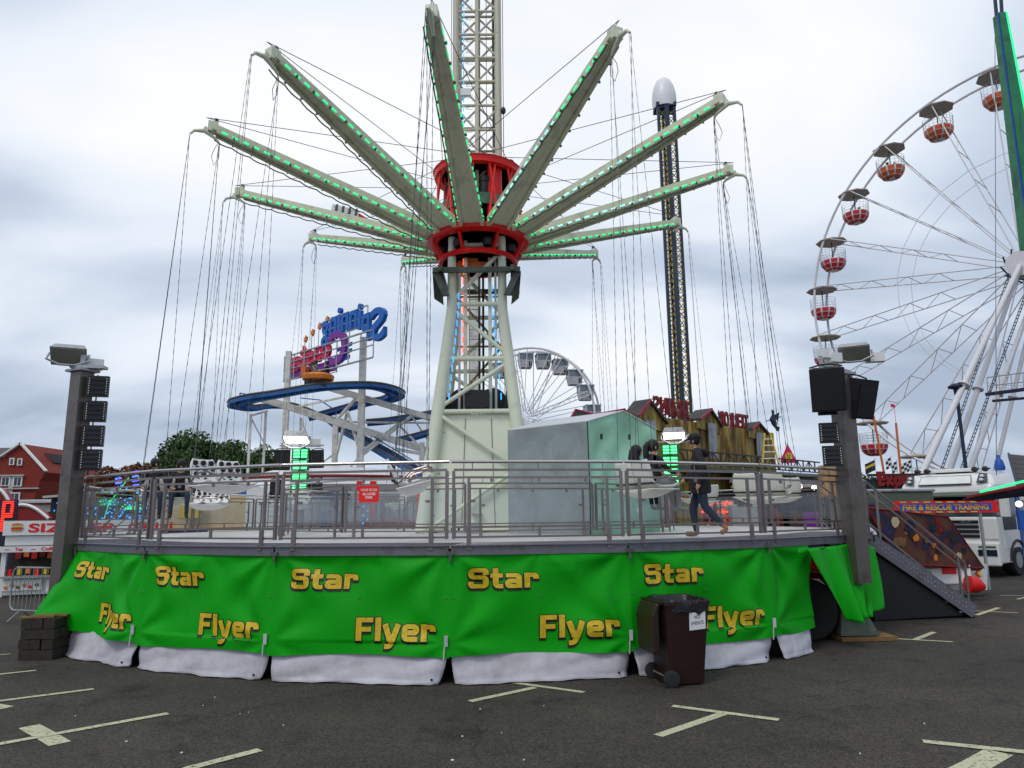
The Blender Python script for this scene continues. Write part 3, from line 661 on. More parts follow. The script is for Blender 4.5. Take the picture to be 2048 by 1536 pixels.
# collar platform with folded down flaps
for i in range(4):
    m=MB(); m.bar(rot(i,-1.12,-.92,8.28),rot(i,1.12,-.92,8.28),.10,.13); m.build('collar_beam','collar_grey',tw)
for sx in(-1,1):
    m=MB(); m.prism([Q(sx*1.14,-.9,8.24),Q(sx*.86,-.95,7.60),Q(sx*.70,-.95,7.62),Q(sx*.96,-.9,8.24)],(0,.12,0)); m.prism([Q(sx*1.14,-.78,8.24),Q(sx*1.08,-.9,7.55),Q(sx*.88,-.5,7.50),Q(sx*.95,-.3,8.24)],(0,.10,0)); m.build('collar_flap','collar_grey',tw)
m=MB(); m.box(Q(-.12,-.45,8.75),(.28,.2,.17)); m.box(Q(-.1,-.4,8.6),(.9,.12,.12)); m.build('gearbox','orange_paint',tw)
# ================================================================ ROTATING HEAD
hd=thing('swing_carousel','red rotating head of the swing ride with twelve olive arms edged in green lights','carousel',loc=(C.x,C.y,9.4))
m=MB(); m.lathe(Q(0,0,9.32),[(1.10,-.06),(1.24,-.08),(1.36,-.03),(1.38,.10),(1.30,.13),(1.10,.10),(1.10,-.06)],48); m.build('lower_ring','red_paint',hd,True)
m=MB(); m.lathe(Q(0,0,8.78),[(.95,-.05),(1.05,-.06),(1.08,.0),(1.05,.06),(.95,.05),(.95,-.05)],40); m.build('bearing_ring','red_paint',hd,True)
for i in range(8):
    a=i*PI/4+.45; m=MB(); m.bar(Q(1.02*sin(a),-1.02*cos(a),8.8),Q(1.28*sin(a),-1.28*cos(a),9.22),.06,.10); m.build('bracket','red_paint',hd)
for i in range(8):
    a=i*PI/4+.3; m=MB(); m.lathe(Q(1.0*sin(a),-1.0*cos(a),9.02),[(.12,-.1),(.15,0),(.12,.1)],12); m.build('roller','black',hd,True)
m=MB(); m.lathe(Q(0,0,11.26),[(1.0,-.09),(1.19,-.09),(1.2,.05),(1.24,.08),(1.0,.09),(1.0,-.09)],48); m.build('upper_ring','red_paint',hd,True)
m=MB(); m.lathe(Q(0,0,10.22),[(.98,-.15),(1.02,-.15),(1.02,.15),(.98,.15),(.98,-.15)],40); m.build('drum_band','dark_green',hd,True)
for i in range(24):
    a=i*PI/12; b=a+(PI/12)*(1 if i%2 else -1)*.8
    m=MB(); m.tube(Q(1.22*sin(a),-1.22*cos(a),9.4),Q(1.1*sin(b),-1.1*cos(b),11.2),.032,7); m.build('strut','red_paint',hd,True)
for i in range(6):
    a=i*PI/3+.55; m=MB(); m.bar(Q(.9*sin(a),-.9*cos(a),9.4),Q(.9*sin(a),-.9*cos(a),11.2),.40,.06,up=(sin(a),-cos(a),0)); m.build('web_plate','red_paint',hd)
for a in(R(14),R(-52),R(120),R(-130)):
    m=MB(); p=Q(.85*sin(a),-.85*cos(a),0); m.lathe(p+V((0,0,10.6)),[(.10,-.3),(.12,-.28),(.13,.1),(.15,.12),(.15,.25),(.1,.3)],14); m.build('motor','black',hd,True)
for s_ in(-1,1):
    m=MB(); m.ball(Q(s_*.9,-.5,11.42),.11,10,6); m.build('sheave','black',hd,True)
RA=6.92; PHI=R(-4.353)
def arm_frame(k): a=PHI+k*PI/6; return V((sin(a),-cos(a),0)),V((cos(a),sin(a),0))
r0,z0,r1,z1=1.30,9.46,RA-.15,11.12
ad=V((r1-r0,0,z1-z0)).normalized(); an=V((-ad.z,0,ad.x))
AL=math.hypot(r1-r0,z1-z0)
# arm proto in local frame x=radial y=tangential
ws=lambda t:.64*(1-t)+.27*t; hs=lambda t:.22*(1-t)+.15*t
P0=V((r0,0,z0-9.4))
def AP(t,y,h): return P0+ad*(AL*t)+V((0,y,0))+an*h
m=MB(); 
pts=[]
for t in(0,.33,.66,1): pts+= [AP(t,-ws(t)/2,-hs(t)*.45),AP(t,ws(t)/2,-hs(t)*.45),AP(t,ws(t)/2*.9,hs(t)*.55),AP(t,-ws(t)/2*.9,hs(t)*.55)]
fs=[(0,1,2,3),(15,14,13,12)]
for i in range(3):
    for k in range(4): fs.append((i*4+k,(i+1)*4+k,(i+1)*4+(k+1)%4,i*4+(k+1)%4))
m.add(pts,fs)
for s_ in(-1,1):   # tubular flanges under the beam
    m.bar(AP(-.01,s_*(ws(0)/2-.05),-hs(0)*.45-.03),AP(.98,s_*(ws(1)/2-.04),-hs(1)*.45-.02),.09,.07)
m.bar(AP(.0,0,-hs(0)*.45-.004),AP(.6,0,-hs(.6)*.45-.004),.02,.01)
arm_me=m.build('arm','arm_olive',None,local=True)
def armpart(name,mb,matn,kind=None,sm=False):
    o=mb.build(name,matn,None,sm,local=True); o.parent=arm_me
    if kind:o['kind']=kind
    return o
m=MB()
for s_ in(-1,1):
    for i in range(12):
        t=.04+i*.079; m.box(AP(t,s_*(ws(t)/2+.025),-hs(t)*.45-.03),(.035,.05,.05))
armpart('clamp',m,'collar_grey','stuff')
m=MB(); pts=[]
for i in range(53):
    t=.02+i*.0185; pts.append(AP(t,-(ws(t)/2+.03),-hs(t)*.45-.10-.035*abs(sin(i*PI/4))))
m.path(pts,.016,5); armpart('power_cable',m,'collar_grey')
# end bracket, pulley
m=MB(); m.box(AP(1.0,0,.02),(.22,.22,.24)); m.box(AP(1.0,0,.17),(.10,.08,.12)); armpart('end_bracket',m,'cream')
m=MB(); m.lathe(AP(1.0,0,.22),[(.03,-.04),(.055,-.03),(.055,.03),(.03,.04)],12,'Y'); armpart('pulley',m,'black')
m=MB(); e0=AP(1.02,0,-.05); ye=V((RA+.16-0,0,10.93-9.4))
m.bar(e0,V((RA+.02,0,11.0-9.4)),.09,.10); m.path([V((RA-.30,0,10.80-9.4)),V((RA-.22,0,10.88-9.4)),V((RA+.02,0,11.02-9.4)),V((RA+.24,0,10.98-9.4)),V((RA+.32,0,10.88-9.4))],[.025,.035,.055,.035,.025],8)
armpart('yoke',m,'cream',sm=True)
m=MB(); m.path([V((RA-.3,0,10.8-9.4)),V((RA-.22,.06,10.6-9.4)),V((RA-.16,.04,10.4-9.4)),V((RA-.22,.0,10.2-9.4)),V((RA-.32,-.02,10.4-9.4)),V((RA-.32,0,10.75-9.4))],.007,5); armpart('loose_wire',m,'black')
TIP=V((RA+.02,0,11.35-9.4))
led=[]
for side in(-1,1):
    for i in range(22):
        t=.035+i*.0435; m=MB(); led.append((t,side))
m=MB(); m.box((0,0,0),(.13,.022,.038)); ledme=m.build('light','led_green',None,local=True).data; bpy.data.objects.remove(bpy.data.objects['light.%03d'%0]) if False else None
lo=[o for o in bpy.data.objects if o.data==ledme][0]
base_rot=MX.Rotation(-math.atan2(ad.z,ad.x),4,'Y')
order=[0,1,11,2,10,3]
protos_done=False
ledme2=ledme.copy(); ledme2.materials.clear(); ledme2.materials.append(MT['led_cyan'])
for k in range(12):
    a_=PHI+k*PI/6
    A=arm_me.copy(); COL.objects.link(A); A.parent=hd; A.rotation_euler=(0,0,a_-PI/2)
    for c_ in arm_me.children:
        c=c_.copy(); COL.objects.link(c); c.parent=A
    if k in order:
        for t,s_ in led:
            c=lo.copy(); COL.objects.link(c); c.parent=A
            c.matrix_local=MX.Translation(AP(t,s_*(ws(t)/2+.012),-hs(t)*.45-.0))@base_rot
            if (k in(1,2,3) and .08<t<.62) or (k==0 and s_>0 and t>.2 and False): c.data=ledme2
    else:
        m=MB()
        for t,s_ in led: m.box(AP(t,s_*(ws(t)/2+.012),-hs(t)*.45),(.13,.022,.038),base_rot.to_3x3())
        o=m.build('lights','led_green',None,local=True); o.parent=A; o['kind']='stuff'
for c_ in list(arm_me.children): bpy.data.objects.remove(c_)
bpy.data.objects.remove(arm_me); bpy.data.objects.remove(lo)
# stays
for k in range(12):
    rd,tg=arm_frame(k); tip=C+rd*(RA+.0)+V((0,0,11.36))
    for s_ in(-1,1):
        a=PHI+(k+s_*1.6)*PI/6; m=MB(); m.tube(tip,C+V((1.15*sin(a),-1.15*cos(a),11.38)),.0085,5); m.build('stay_cable','cable',hd)
# ================================================================ SWING SEATS
def seat(kind):
    """local: +X forward, seat centre at origin (underside of pan), chains to yoke"""
    t=thing('swing_gondola','x','swing chair','double swing seats hanging from the arms')
    mt='plastic_white' if kind in('dots','bars') else 'plastic_cream'
    W=.50
    for s_ in(-1,1):
        y0=s_*W/2
        m=MB()
        def shell(u,v,y0=y0):   # profile from back top down to the front lip
            prof=[(-.30,.52),(-.27,.38),(-.24,.22),(-.18,.10),(-.05,.05),(.18,.06),(.30,.10)]
            x=u*(len(prof)-1); i=min(int(x),len(prof)-2); f=x-i; px=prof[i][0]*(1-f)+prof[i+1][0]*f; pz=prof[i][1]*(1-f)+prof[i+1][1]*f
            w=.245-.06*max(0,1-u*5)**2; yy=(v*2-1)
            side=abs(yy)**4*.06*(1 if u>.25 else .3)
            return V((px+.02*(abs(yy)**3)*(u<.4),y0+yy*w,pz+side))
        m.grid(shell,18,10); o=m.build('seat_shell',mt,t,'all',thick=.03,local=True)
        if kind in('dots',):
            for r_ in range(4):
                for c_ in range(3):
                    m=MB(); yy=y0+(c_-1)*.15+(r_%2)*.03; z=.46-r_*.1; x=-.285+r_*.014
                    m.lathe((x-.018,yy,z),[(.046,-.004),(.046,.06)],12,'X'); q_=m.build('hole','black',o,local=True)
        if kind=='bars':
            for r_ in range(3):
                m=MB(); m.box((-.262,y0,.44-r_*.11),(.075,.16,.07),MX.Rotation(R(8),3,'Y')); m.build('slot','black',o,local=True)
    m=MB(); m.box((-.225,0,.15),(.035,1.0,.03)); m.build('cushion_gap','black',t,local=True)  # black bar drawn for the dark gap between back and pan
    m=MB()  # belly
    def belly(u,v):
        x=-.25+u*.56; yy=(v*2-1); z=-.13*(1-abs(yy)**3)*(sin(min(1,u*1.15)*PI)**.5 if 0<u<.87 else 0)+.06-.0*u
        return V((x,yy*.50,z))
    m.grid(belly,12,14); m.build('belly_pan',mt,t,'all',thick=.02,local=True)
    for s_ in(-1,0,1):
        m=MB(); m.path([(-.2,s_*.5,.14),(.02,s_*.5,.27),(.28,s_*.5,.28)],.018,6); m.build('armrest','steel',t,True,local=True)
    m=MB(); m.path([(.28,-.5,.28),(.34,-.45,.24),(.36,0,.22),(.34,.45,.24),(.28,.5,.28)],.018,6); m.build('safety_bar','steel',t,True,local=True)
    zt=10.90
    return t
SEATZ={0:2.50,1:2.42,2:2.34,3:2.4,4:2.4,5:2.4,6:2.4,7:2.4,8:2.4,9:2.38,10:2.42,11:2.58}
kinds={0:'bars',1:'plain',2:'plain',3:'plain',10:'plain',11:'dots',9:'dots',4:'plain'}
slab={0:'white double swing seat with dark slots swinging left of the tower',1:'cream double swing seat carrying two dark haired girls',2:'cream double swing seat tinted green, empty, right of the walking man',3:'cream swing seat hanging right behind the empty green tinted one',
 4:'cream swing seat behind the legs of the walking man',10:'cream double swing seat carrying two men in jeans at the far left',11:'white swing seat with black dots, the nearer of two at the left',9:'white swing seat with black dots, lower and behind the nearer dotted one'}
sp_={kd:seat(kd) for kd in('plain','dots','bars')}; used_=set()
for k in range(12):
    kd=kinds.get(k,'plain')
    o=copy_tree(sp_[kd])
    rd,tg=arm_frame(k); a_=PHI+k*PI/6; rs=RA+{11:.25,0:.1,10:.25,2:.15,3:.5}.get(k,.2)
    p=C+rd*rs+tg*(-.15 if k in(0,11) else 0); o.location=(p.x,p.y,SEATZ[k]); yaw=a_+{0:R(10)}.get(k,0); o.rotation_euler=(0,R(-14) if k==0 else 0,yaw)
    o['label']=slab.get(k,{5:'cream swing seat at the back, seen just right of the tower booth',6:'cream swing seat hidden behind the tower legs',7:'cream swing seat at the back left behind the lit column',8:'cream swing seat far back at the left, above the site cabin'}.get(k,'cream swing seat'))
    cr_=MX.Rotation(yaw,3,'Z')@MX.Rotation(o.rotation_euler[1],3,'Y')
    inv=o.matrix_basis.inverted() if False else (MX.Translation(o.location)@o.rotation_euler.to_matrix().to_4x4()).inverted()
    for s_ in(-1,1):
        ye=C+rd*(RA+(-.31 if s_>0 else .33))+V((0,0,10.80 if s_>0 else 10.87))      # yoke end (inner / outer)
        for j,(lx,ly,lz) in enumerate(((-.2,.5,.2),(.28,.5,.28),(-.22,.06,.45)) if s_>0 else ((-.2,-.5,.2),(.28,-.5,.28),(-.22,-.06,.45))):
            q_=V(o.location)+cr_@V((lx,ly,lz)); top=ye+tg*(j-1)*.025
            m=MB(); n_=70; pts=[];rr=[]
            for i in range(n_+1):
                f=i/n_; pts.append(inv@(top.lerp(q_,f))); rr.append(.0075 if i%2 else .0035)
            m.path(pts,rr,4); m.build('chain','chain',o,local=True)
for o in sp_.values():
    for c_ in list(o.children):
        for d_ in list(c_.children): bpy.data.objects.remove(d_)
        bpy.data.objects.remove(c_)
    bpy.data.objects.remove(o)
# ================================================================ LIGHT COLUMNS
def rotz(a): return MX.Rotation(a,3,'Z')
def floodlight(name_label,p,yaw,tilt,lit,s=1.0):
    t=thing('floodlight',name_label,'floodlight',None,loc=tuple(p)); M_=rotz(yaw)@MX.Rotation(tilt,3,'X')
    m=MB(); b=[(-.24,-.17,-.02),(.24,-.17,-.02),(.24,.17,-.02),(-.24,.17,-.02),(-.19,-.13,.12),(.19,-.13,.12),(.19,.13,.12),(-.19,.13,.12)]
    m.add([p+M_@(V(v)*s) for v in b],[(3,2,1,0),(4,5,6,7),(0,1,5,4),(1,2,6,5),(2,3,7,6),(3,0,4,7)]); m.build('housing','galv',t)
    m=MB(); m.box(p+M_@(V((0,0,-.026))*s),(.45*s,.31*s,.012),M_); m.build('lens','lamp_white' if lit else 'led_off',t)
    for x in(-.15,.15):
        m=MB(); m.lathe(p+M_@(V((x,-.02,.13))*s),[(.02,0),(.045,.0),(.04,.04),(.02,.04)],10); m.build('cap','black',t,True)
    m=MB(); m.path([p+M_@(V(v)*s) for v in((-.26,0,.05),(-.28,.0,-.10),(-.1,.02,-.2),(.1,.02,-.2),(.28,0,-.10),(.26,0,.05))],.018*s,5); m.build('bracket','galv',t)
    m=MB(); m.box(p+rotz(yaw)@(V((.30,.22,-.06))*s),(.28*s,.16*s,.15*s),rotz(yaw+.2)); m.build('ballast_box','white_paint',t)
    return t
def panelbox(t,p,yaw,lit,w=.30,h=.34,tilt=0):
    M_=rotz(yaw)@MX.Rotation(tilt,3,'X'); m=MB(); m.box(p,(w,.10,h),M_); 
    o=m.build('light_panel','led_box_glow' if lit else 'black',t)
    if lit:
        for c_ in(-1,1):
            for r_ in range(3):
                m=MB(); m.box(p+M_@V((c_*w*.22,-.06,(r_-1)*h*.28)),(w*.34,.03,h*.17),M_); m.build('tube_light','led_bright',o)
    else:
        m=MB()
        for r_ in range(4): m.box(p+M_@V((0,-.056,(r_-1.5)*h*.22)),(w*.8,.02,h*.12),M_)
        m.build('lens_strip','glass_black',o)
        m=MB()
        for c_ in(-1,1):
            for r_ in range(7): m.box(p+M_@V((c_*w*.42,-.055,(r_-3)*h*.12)),(.012,.01,.018),M_)
        o2=m.build('screw','sign_white',o); o2['kind']='stuff'
    return o
def speaker(label,p,yaw,tilt,s=1):
    t=thing('loudspeaker',label,'loudspeaker',None,loc=tuple(p)); M_=rotz(yaw)@MX.Rotation(tilt,3,'X')
    m=MB(); w,h=.27*s,.36*s
    m.add([p+M_@V(v) for v in((-w,-.2*s,-h),(w,-.2*s,-h),(w*.7,.2*s,-h),(-w*.7,.2*s,-h),(-w,-.2*s,h),(w,-.2*s,h),(w*.7,.2*s,h),(-w*.7,.2*s,h))],[(3,2,1,0),(4,5,6,7),(0,1,5,4),(1,2,6,5),(2,3,7,6),(3,0,4,7)])
    o=m.build('cover','black_cloth',t)
    m=MB(); m.box(p+M_@V((0,-.21*s,-.04)),(w*1.7,.02,h*1.6),M_); m.build('grille','black',t)
    m=MB(); m.path([p+M_@V(v) for v in((-w*.95,.05,h+.01),(-w*.3,.1,h+.05),(w*.3,.1,h+.05),(w*.95,.05,h+.01))],.015,5); m.build('handle','black',t)
    return t
# left front
Lc=U(140,1000,Y=12.3); ytl=R(12)
t=thing('light_column','tall bare steel column at the left end of the deck with four dark lamp panels on its right','lamp post',loc=(Lc.x,Lc.y,1.0)); colL=t
m=MB(); m.box((Lc.x,Lc.y,2.75),(.27,.25,3.75),rotz(R(-25))); m.build('column','column_steel',t)
m=MB(); m.box((Lc.x,Lc.y,4.64),(.42,.36,.04),rotz(R(-25))); m.build('cap_plate','galv',t)
for i,(px,py) in enumerate(((197,773),(192,823),(187,872),(182,920))):
    p=U(px,py,Y=12.25); panelbox(t,p,R(16),False,.32,.36)
m=MB(); m.path([U(190,755,Y=12.3)+V((0,.1,0)),U(196,750,Y=12.35),U(192,798,Y=12.35),U(186,846,Y=12.35),U(182,896,Y=12.35),U(175,950,Y=12.4)],.012,5); m.build('cable','black',t)
floodlight('grey floodlight tilted down on top of the left column',U(138,712,Y=12.2),R(24),R(-42),False,1.15)
p=U(178,735,Y=12.25); m=MB(); m.box(p,(.55,.2,.05),rotz(R(8))); m.box(p+V((-.1,0,.12)),(.08,.08,.2)); m.build('bracket','galv',t)
# right front
Rc=U(1703,1000,Y=12.3)
t=thing('light_column','tall bare steel column at the right of the deck beside the stair with dark lamp panels on its left','lamp post',loc=(Rc.x,Rc.y,1.0)); colR=t
m=MB(); m.box((Rc.x,Rc.y,2.68),(.29,.26,3.5),rotz(R(22))); m.build('column','column_steel',t)
m=MB(); m.box((Rc.x,Rc.y,4.45),(.40,.34,.04),rotz(R(22))); m.build('cap_plate','galv',t)
for i,(px,py) in enumerate(((1654,810),(1658,866),(1665,912))):
    panelbox(t,U(px,py,Y=12.1),R(-16),False,.30,.34)
p=U(1670,735,Y=12.2); m=MB(); m.bar(U(1640,727,Y=12.1),U(1700,745,Y=12.2),.06,.06); m.bar(U(1641,712,Y=12.0),U(1646,778,Y=12.0),.05,.05); m.build('bracket','galv',t)
for px,py in((1650,708),(1668,716)):
    m=MB(); m.box(U(px,py,Y=12.15),(.20,.18,.16),rotz(.3)); m.build('ballast_box','white_paint',t)
floodlight('grey floodlight tilted down on top of the right column',U(1708,707,Y=12.2),R(-26),R(-42),False,1.05)
speaker('black cloth covered loudspeaker on the left face of the right column',U(1655,778,Y=11.95),R(-22),R(14),1.0)
speaker('black cloth covered loudspeaker hanging on the right face of the right column',U(1714,796,Y=12.35),R(28),R(16),.95)
# back columns (lit)
for i,(lab,px,yaw) in enumerate((('steel post at the back left of the deck with bright green lit tube panels',601,R(0)),('steel post at the back of the deck beside the booth with bright green lit tube panels',1341,R(-4)))):
    p=U(px,950,Y=24.4); t=thing('lit_column',lab,'lamp post',loc=(p.x,p.y,1.7))
    m=MB(); m.bar((p.x,p.y+.12,1.7),(p.x,p.y+.12,4.45),.22,.16); m.build('column','column_steel',t)
    for j in range(5 if i==0 else 4): panelbox(t,V((p.x,p.y-.06,4.22-j*.385)),yaw,True,.58,.365)
    m=MB(); m.bar((p.x-.75,p.y,4.50),(p.x+.75,p.y,4.50),.05); m.build('cross_arm','galv',t)
    floodlight('lit white floodlight on the back '+('left' if i==0 else 'right')+' green lit column',V((p.x-.15+.3*i,p.y-.15,4.72)),R(6-20*i),R(-18),True,1.7 if i==0 else 1.55)
    if i==0:
        speaker('black loudspeaker on the left of the back left green lit column',V((p.x-.62,p.y,4.02)),R(12),R(6),.95)
        speaker('black loudspeaker on the right of the back left green lit column',V((p.x+.52,p.y+.1,4.05)),R(-12),R(6),.85)
        speaker('lower black loudspeaker left of the back green lit column',V((p.x-.75,p.y,3.05)),R(12),R(6),.85)
        speaker('lower black loudspeaker right of the back green lit column',V((p.x+.52,p.y+.1,3.1)),R(-12),R(6),.8)
for P_ in(((-1.45,-3.6),'led_green'),):pass
# ================================================================ BOOTH
t=thing('control_booth','grey and pale green tarpaulin booth standing on the deck right of the tower','booth',loc=(1.6,14.7,ZD))
A=U(1181,1067,Y=14.7); A.z=ZD; B=U(1017,1063,Y=16.2); B.z=ZD; D_=U(1321,1062,Y=16.2); D_.z=ZD
E2=B+D_-A; hz=2.27; ap=.31
Hh=lambda p,h: p+V((0,0,h))
def cloth(name,a,b,h,matn,gable,seed,sag=.03):
    m=MB(); d=(b-a).normalized(); n=V((d.y,-d.x,0))
    def fn(u,v):
        hh=hz+(ap*(1-abs(u*2-1)) if gable else 0)
        p=a.lerp(b,u)+V((0,0,hh*v)); o=sag*sin(u*11+v*7+seed)*.7+sag*NZ.noise(V((u*4+seed,v*3,seed)))*2.2+sag*.5*sin((u-v)*17+seed*2)
        o+=.05*math.exp(-((u-.5)*4)**2)*sin(v*6)*gable
        e_=min(1,min(u,1-u)*9)*min(1,(1-v)*9)
        return p+n*o*e_
    m.grid(fn,26,22); return m.build(name,matn,t,'all')
cloth('side_sheet',B,A,hz,'grey_tarp',0,1.3); cloth('gable_sheet',A,D_,hz,'pale_green_tarp',1,4.1,.05)
cloth('side_sheet',D_,E2,hz,'grey_tarp',0,2.2); cloth('gable_sheet',E2,B,hz,'pale_green_tarp',1,5.5)
r1_=(A+D_)/2+V((0,0,hz+ap)); r2_=(B+E2)/2+V((0,0,hz+ap))
dn=(A-B).normalized()*.03
for a_,b_ in((A,B),(D_,E2)):
    m=MB(); q4=[Hh(a_,hz+.004)+dn,r1_+V((0,0,.004))+dn,r2_+V((0,0,.004))-dn,Hh(b_,hz+.004)-dn]; m.prism(q4,(0,0,.02)); m.build('roof_sheet','roof_tarp',t)
for f,h in((.18,1.98),(.58,2.03)):
    p=A.lerp(D_,f)+V((.0,-.07,h)); m=MB(); m.box(p,(.05,.05,.11)); m.build('toggle','black',t)
m=MB(); m.path([Hh(A,0)+V((0,-.02,0)),Hh(A,1)+V((.01,-.03,0)),Hh(A,hz)+V((0,-.02,0))],.012,5); m.build('seam_rope','black',t)
# small control box at the tower foot
p=U(945,1050,Y=16.4); t=thing('control_box','small steel valve box with black knobs at the foot of the tower','box',loc=(p.x,p.y,ZD))
m=MB(); m.box((p.x,p.y,ZD+.13),(.42,.25,.22)); m.build('body','galv',t)
for i in range(4):
    m=MB(); m.ball((p.x-.6+i*.15,p.y-.1,ZD+.10),.03,7,5); m.build('knob','black',t)
m=MB(); m.bar((p.x-.75,p.y-.1,ZD+.04),(p.x+.1,p.y-.1,ZD+.04),.1,.05); m.build('manifold','galv',t)
# ================================================================ STAIR (right)
top=vert(4)+V((.02,.1,0)); bot=U(1950,1236,Z=0); top.z=1.66
dv=(bot-top); dh=V((dv.x,dv.y,0)).normalized(); sd_=V((-dh.y,dh.x,0)); wst=1.5
t=thing('access_stair','steep metal stair with tread plate sides leading up to the right of the deck','stairs',loc=(bot.x,bot.y,0))
for s_ in(0,1):
    o_=sd_*wst*s_
    m=MB(); up=dv.normalized().cross(sd_); 
    m.bar(top+o_+V((0,0,-.10)),bot+o_+V((0,0,.12)),.04,.27,up=(0,0,1)); sg=m.build('stringer','deck_edge',t)
    m=MB()
    for i in range(30):
        for j in(-1,1):
            p=(top+V((0,0,-.10))).lerp(bot+V((0,0,.12)),(i+.5)/30)+o_+V((0,0,.045*j+.02*(i%2)))-sd_*.022*(1 if s_==0 else -1); m.ball(p,.016,5,3,(1,.5,1))
    q=m.build('tread_stud','galv',sg); q['kind']='stuff'
for i in range(8):
    p=top.lerp(bot,(i+.6)/8.2)+sd_*wst/2; m=MB(); m.box(p,(.26,wst-.06,.035),rotz(math.atan2(dh.y,dh.x))); m.build('step','deck_alu',t)
for s_ in(0,1):
    o_=sd_*wst*s_; ofs=V((0,0,1.02))
    e0=top+o_+V((0,0,1.05)); e1=bot.lerp(top,.04)+o_+V((0,0,1.0))
    m=MB(); m.path([e0-dh*.35,e0,e1],.024,8); m.build('handrail','steel',t,True)
    m=MB(); m.bar(e0-V((0,0,.16)),e1-V((0,0,.16)),.025); m.bar(e0-V((0,0,.82)),e1-V((0,0,.82)),.025); m.build('mid_rail','steel',t)
    for f in(.0,.12,.93,1.0):
        q=e0.lerp(e1,f); m=MB(); m.bar(q-V((0,0,.02)),q-V((0,0,1.0)),.035); m.build('post','steel',t)
o_=sd_*wst*.97; m=MB(); m.prism([top+o_+V((0,0,-.2)),bot+o_+V((0,0,.05)),V((top.x,top.y,.01))+o_],sd_*.02); m.build('shade_screen','black_cloth',t)  # added black panel standing for the shadow at the far stringer
m=MB(); m.prism([top+V((0,0,-.27)),top+sd_*wst+V((0,0,-.27)),bot+sd_*wst+V((0,0,.02)),bot+V((0,0,.02))],(0,0,-.02)); m.build('shade_sheet','black_cloth',t)  # added black sheet that makes the stair underside read as deep shade
o2=sd_*.06; m=MB(); m.prism([top+o2+V((0,0,-.22)),bot.lerp(top,.08)+o2+V((0,0,-.08)),V((bot.x-.25,bot.y,.02))+o2,V((top.x,top.y,.02))+o2],sd_*.02); m.build('shade_panel','black',t)  # black panel put where only open shadow lies below the near stringer
# second (back left) stair
top2=vert(-6)+V((0,0,1.66)); bot2=top2+V((-2.1,.6,-1.66)); t=thing('access_stair','metal exit stair with sloping handrails off the back left of the deck','stairs',loc=(bot2.x,bot2.y,0))
for s_ in(0,1):
    o_=V((.25,1.2,0))*s_; m=MB(); m.bar(top2+o_,bot2+o_,.05,.25); m.build('stringer','deck_edge',t)
    m=MB(); m.tube(top2+o_+V((0,0,1.05)),bot2+o_+V((0,0,1.05)),.024,7); m.tube(top2+o_+V((0,0,.7)),bot2+o_+V((0,0,.7)),.015,6); m.build('handrail','steel',t,True)
    for f in(0,.5,.95):
        q=top2.lerp(bot2,f)+o_; m=MB(); m.bar(q,q+V((0,0,1.03)),.035); m.build('post','steel',t)
for i in range(7):
    m=MB(); m.box(top2.lerp(bot2,(i+.5)/7.3)+V((.12,.6,0)),(.25,1.15,.03),rotz(R(-15))); m.build('step','deck_alu',t)
# ================================================================ WHEELIE BIN
p=U(1368,1372,Z=0); bp=V((p.x,p.y+.22,0)); yw=R(14)
t=thing('wheelie_bin','brown wheelie bin with black liner and its lid hanging open at the back','bin',loc=(bp.x,bp.y,0)); M_=rotz(yw)
T=lambda x,y,z: bp+M_@V((x,y,z))
def ring(w,d,z,r=.04,ox=0,oy=0):
    out=[]
    for cx_,cy_,a0_ in((w/2-r,d/2-r,0),(-w/2+r,d/2-r,90),(-w/2+r,-d/2+r,180),(w/2-r,-d/2+r,270)):
        for i in range(5): a=R(a0_+i*22.5); out.append(T(ox+cx_+r*cos(a),oy+cy_+r*sin(a),z))
    return out
m=MB(); rs=[ring(.47,.44,.02),ring(.47,.45,.05),ring(.50,.50,.30),ring(.55,.56,.62),ring(.60,.64,.96),ring(.63,.67,.965),ring(.63,.67,1.01),ring(.60,.64,1.01)]
vs=[v for r_ in rs for v in r_]; n_=20
m.add(vs,[(i*n_+k,i*n_+(k+1)%n_,(i+1)*n_+(k+1)%n_,(i+1)*n_+k) for i in range(len(rs)-1) for k in range(n_)]+[tuple(range(n_-1,-1,-1))])
m.build('body','brown_plastic',t,True)
m=MB(); m.box(T(.10,-.262,.36),(.28,.012,.40),M_@MX.Rotation(R(-5),3,'X')); 
# liner
def lin(u,v):
    a=u*2*PI; c_,s_=cos(a),sin(a); k_=1/(abs(c_)**6+abs(s_)**6)**(1/6)
    r_=[.94,1.0,1.055,1.04,1.03][v]; z=[.93,1.018,1.03,.95,.88][v]
    j=.03*NZ.noise(V((c_*5,s_*5,v*.7)))+.012*sin(a*31+v*2)
    z+=(.05*NZ.noise(V((c_*4,s_*4,9+v))) if v>2 else .03*NZ.noise(V((c_*7,s_*7,3)))) 
    return T((.03+.285*c_*k_)*(r_+j),(.32*s_*k_)*(r_+j)-.0,z)
m=MB(); nu=72; m.add([lin(i/nu,j) for j in range(5) for i in range(nu)],[(j*nu+i,j*nu+(i+1)%nu,(j+1)*nu+(i+1)%nu,(j+1)*nu+i) for j in range(4) for i in range(nu)]); m.build('liner','bag_black',t,'all')
